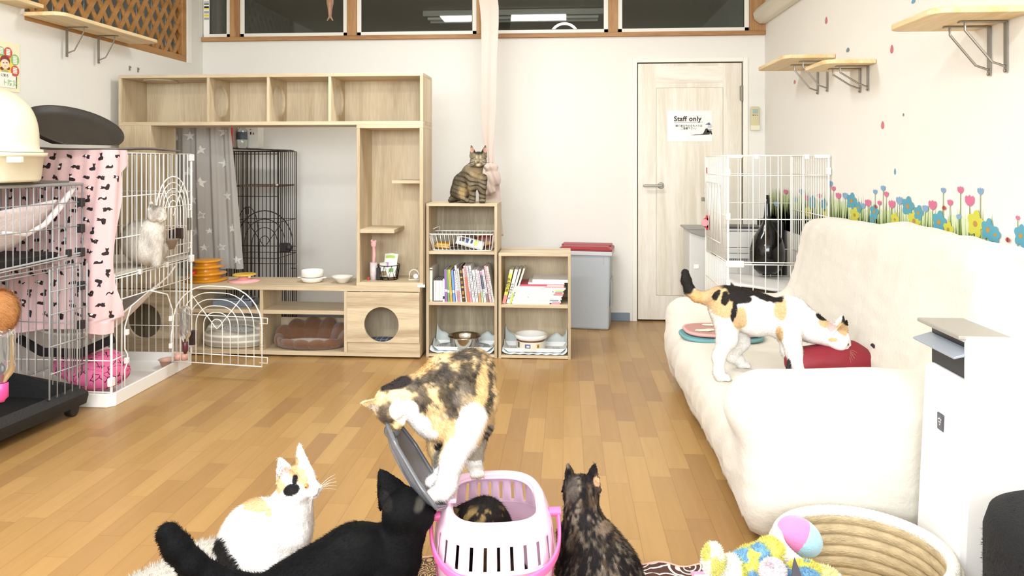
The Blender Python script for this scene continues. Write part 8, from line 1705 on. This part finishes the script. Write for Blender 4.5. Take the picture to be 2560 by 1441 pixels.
def p7(V, N):
    X, Y = proj(V); c = np.tile(pal('#82755f'), (len(V), 1)); zc = V @ np.array(FW)
    body = np.clip((Y-425)/10, 0, 1)
    # curved stripes: rings around the body and legs
    w_ = .5+.5*np.sin((V[:, 2]*235+V[:, 0]*70+2.6*vnoise(V, 20, 2))); c = mixc(c, pal('#3a332a'), (np.clip((w_-.62)/.22, 0, 1)*body)[:, None]*.95)
    bk = np.clip((1170-X-(Y-430)*.28)/14, 0, 1)*body; c = mixc(c, pal('#4d4537'), bk[:, None]*.65)
    c = mixc(c, pal('#b9a27a'), patch(V, 1192, 436, 16, 14, 0, .2, 3, .9)*.6); c = mixc(c, pal('#c2a46e'), patch(V, 1160, 480, 13, 15, 30, .25, 4, .9)*.6)
    # face: dark crown, bars, pale muzzle
    c = mixc(c, pal('#2f2a22'), patch(V, 1196, 378, 13, 9, 0, .15, 5)*.9)
    for dx in (-6, -2, 2, 6): c = mixc(c, pal('#2f2a22'), (np.exp(-((X-1196.5-dx)/1.0)**2)*np.exp(-((Y-387)/6)**2))[:, None]*.8)
    for s_ in (-1, 1):
        c = mixc(c, pal('#cbbd97'), (np.exp(-((X-1196.5-s_*4.6)/2.0)**2)*np.exp(-((Y-393)/4.5)**2))[:, None]*.8); c = mixc(c, pal('#d8cba8'), (np.exp(-((X-1196.5-s_*9)/5.0)**2)*np.exp(-((Y-402)/2.2)**2))[:, None]*.7)
        c = mixc(c, pal('#2f2a22'), (np.exp(-((Y-394-(abs(X-1196.5)-8)*.3)/1.2)**2)*((X-1196.5)*s_ > 13))[:, None]*.9); c = mixc(c, pal('#2f2a22'), (np.exp(-((Y-404-(abs(X-1196.5)-8)*.25)/1.4)**2)*((X-1196.5)*s_ > 9))[:, None]*.8)
    c = mixc(c, pal('#efe6d2'), patch(V, 1197, 413, 8, 4, 0, .1, 8)*.95); c = mixc(c, pal('#3d352a'), (np.exp(-((Y-419-(abs(X-1196.5))*-.12)/1.6)**2)*(zc < 4.6)*(abs(X-1197) < 24))[:, None]*.8)
    c = mixc(c, pal('#d5a99a'), np.maximum(patch(V, 1180, 375, 5, 6, 0, .1, 9), patch(V, 1213, 375, 5, 6, 0, .1, 10))*((N @ np.array(FW)) < 0)[:, None])
    return c
cat('brown striped tabby sitting upright on top of the tall bookshelf', b7, p7, Vector((PY(1170, 500, 4.53).x, 4.53, s3z)), hair=26000, hl=.008, flow=(0, -.1, -1), seed=17, vox=.003)
# ------------------------------------------------ 8 long-haired cream cat in the white cage
def b8(S_):
    zt_ = zm+.021; d = 3.86
    S_.ell(PZ(350, 600, d), (.092, .09, .100), (RT, FW, UP), .04).ell(PZ(372, 628, d), (.085, .095, .07), (RT, FW, UP), .04).ell(PZ(382, 575, d-.02), (.055, .06, .06), (RT, FW, UP), .04)
    head(S_, PZ(392, 536, d-.04), D(.75, -.15, -.55), D(.05, .98, .05), 1.0, ear=.8, earout=.35)
    q = PZ(392, 640, d-.06); S_.chain([(PZ(392, 600, d-.05), .035), (Vector((q.x, q.y, zt_+.02)), .022)], .02)
    return dict(zmin=zt_, parts=[])
def p8(V, N):
    c = np.tile(pal('#f0eae0'), (len(V), 1)); c = mixc(c, pal('#8e8273'), patch(V, 392, 532, 17, 17, 0, .3, 2, .5)*.6); c = mixc(c, pal('#4c443c'), patch(V, 386, 516, 12, 9, 0, .4, 3, .4)*.6); return mixc(c, pal('#d9d0c2'), patch(V, 400, 590, 14, 14, 0, .3, 4)*.6)
cat('fluffy cream cat with a grey face sitting in the upper tier of the white cage', b8, p8, Vector((PZ(360, 640, 3.86).x, PZ(360, 640, 3.86).y, zm+.021)), hair=26000, hl=.02, flow=(0, -.1, -1), seed=18, vox=.004)
# orange fluffy toy at the left edge
c = PZ(-6, 778, 2.72); S_ = SDF(); S_.ell(c, (.066, .05, .075), (RT, FW, UP), .01).ell(c-UP*.04-RT*.01, (.035, .03, .035), (RT, FW, UP), .015).ell(c+UP*.03+RT*.01, (.036, .03, .03), (RT, FW, UP), .015)
def _b(S2_): S2_.p = S_.p; return {}
o = cat('ginger', _b, lambda V, N: np.tile(pal('#d99a62'), (len(V), 1))*(1+.12*vnoise(V, 60, 3)[:, None]), c, hair=16000, hl=.026, flow=(.3, 0, -.3), seed=19, name='fluffy_toy'); o['label'] = 'fluffy ginger toy hanging on the grey wire cage at the left edge'; o['category'] = 'cat toy'
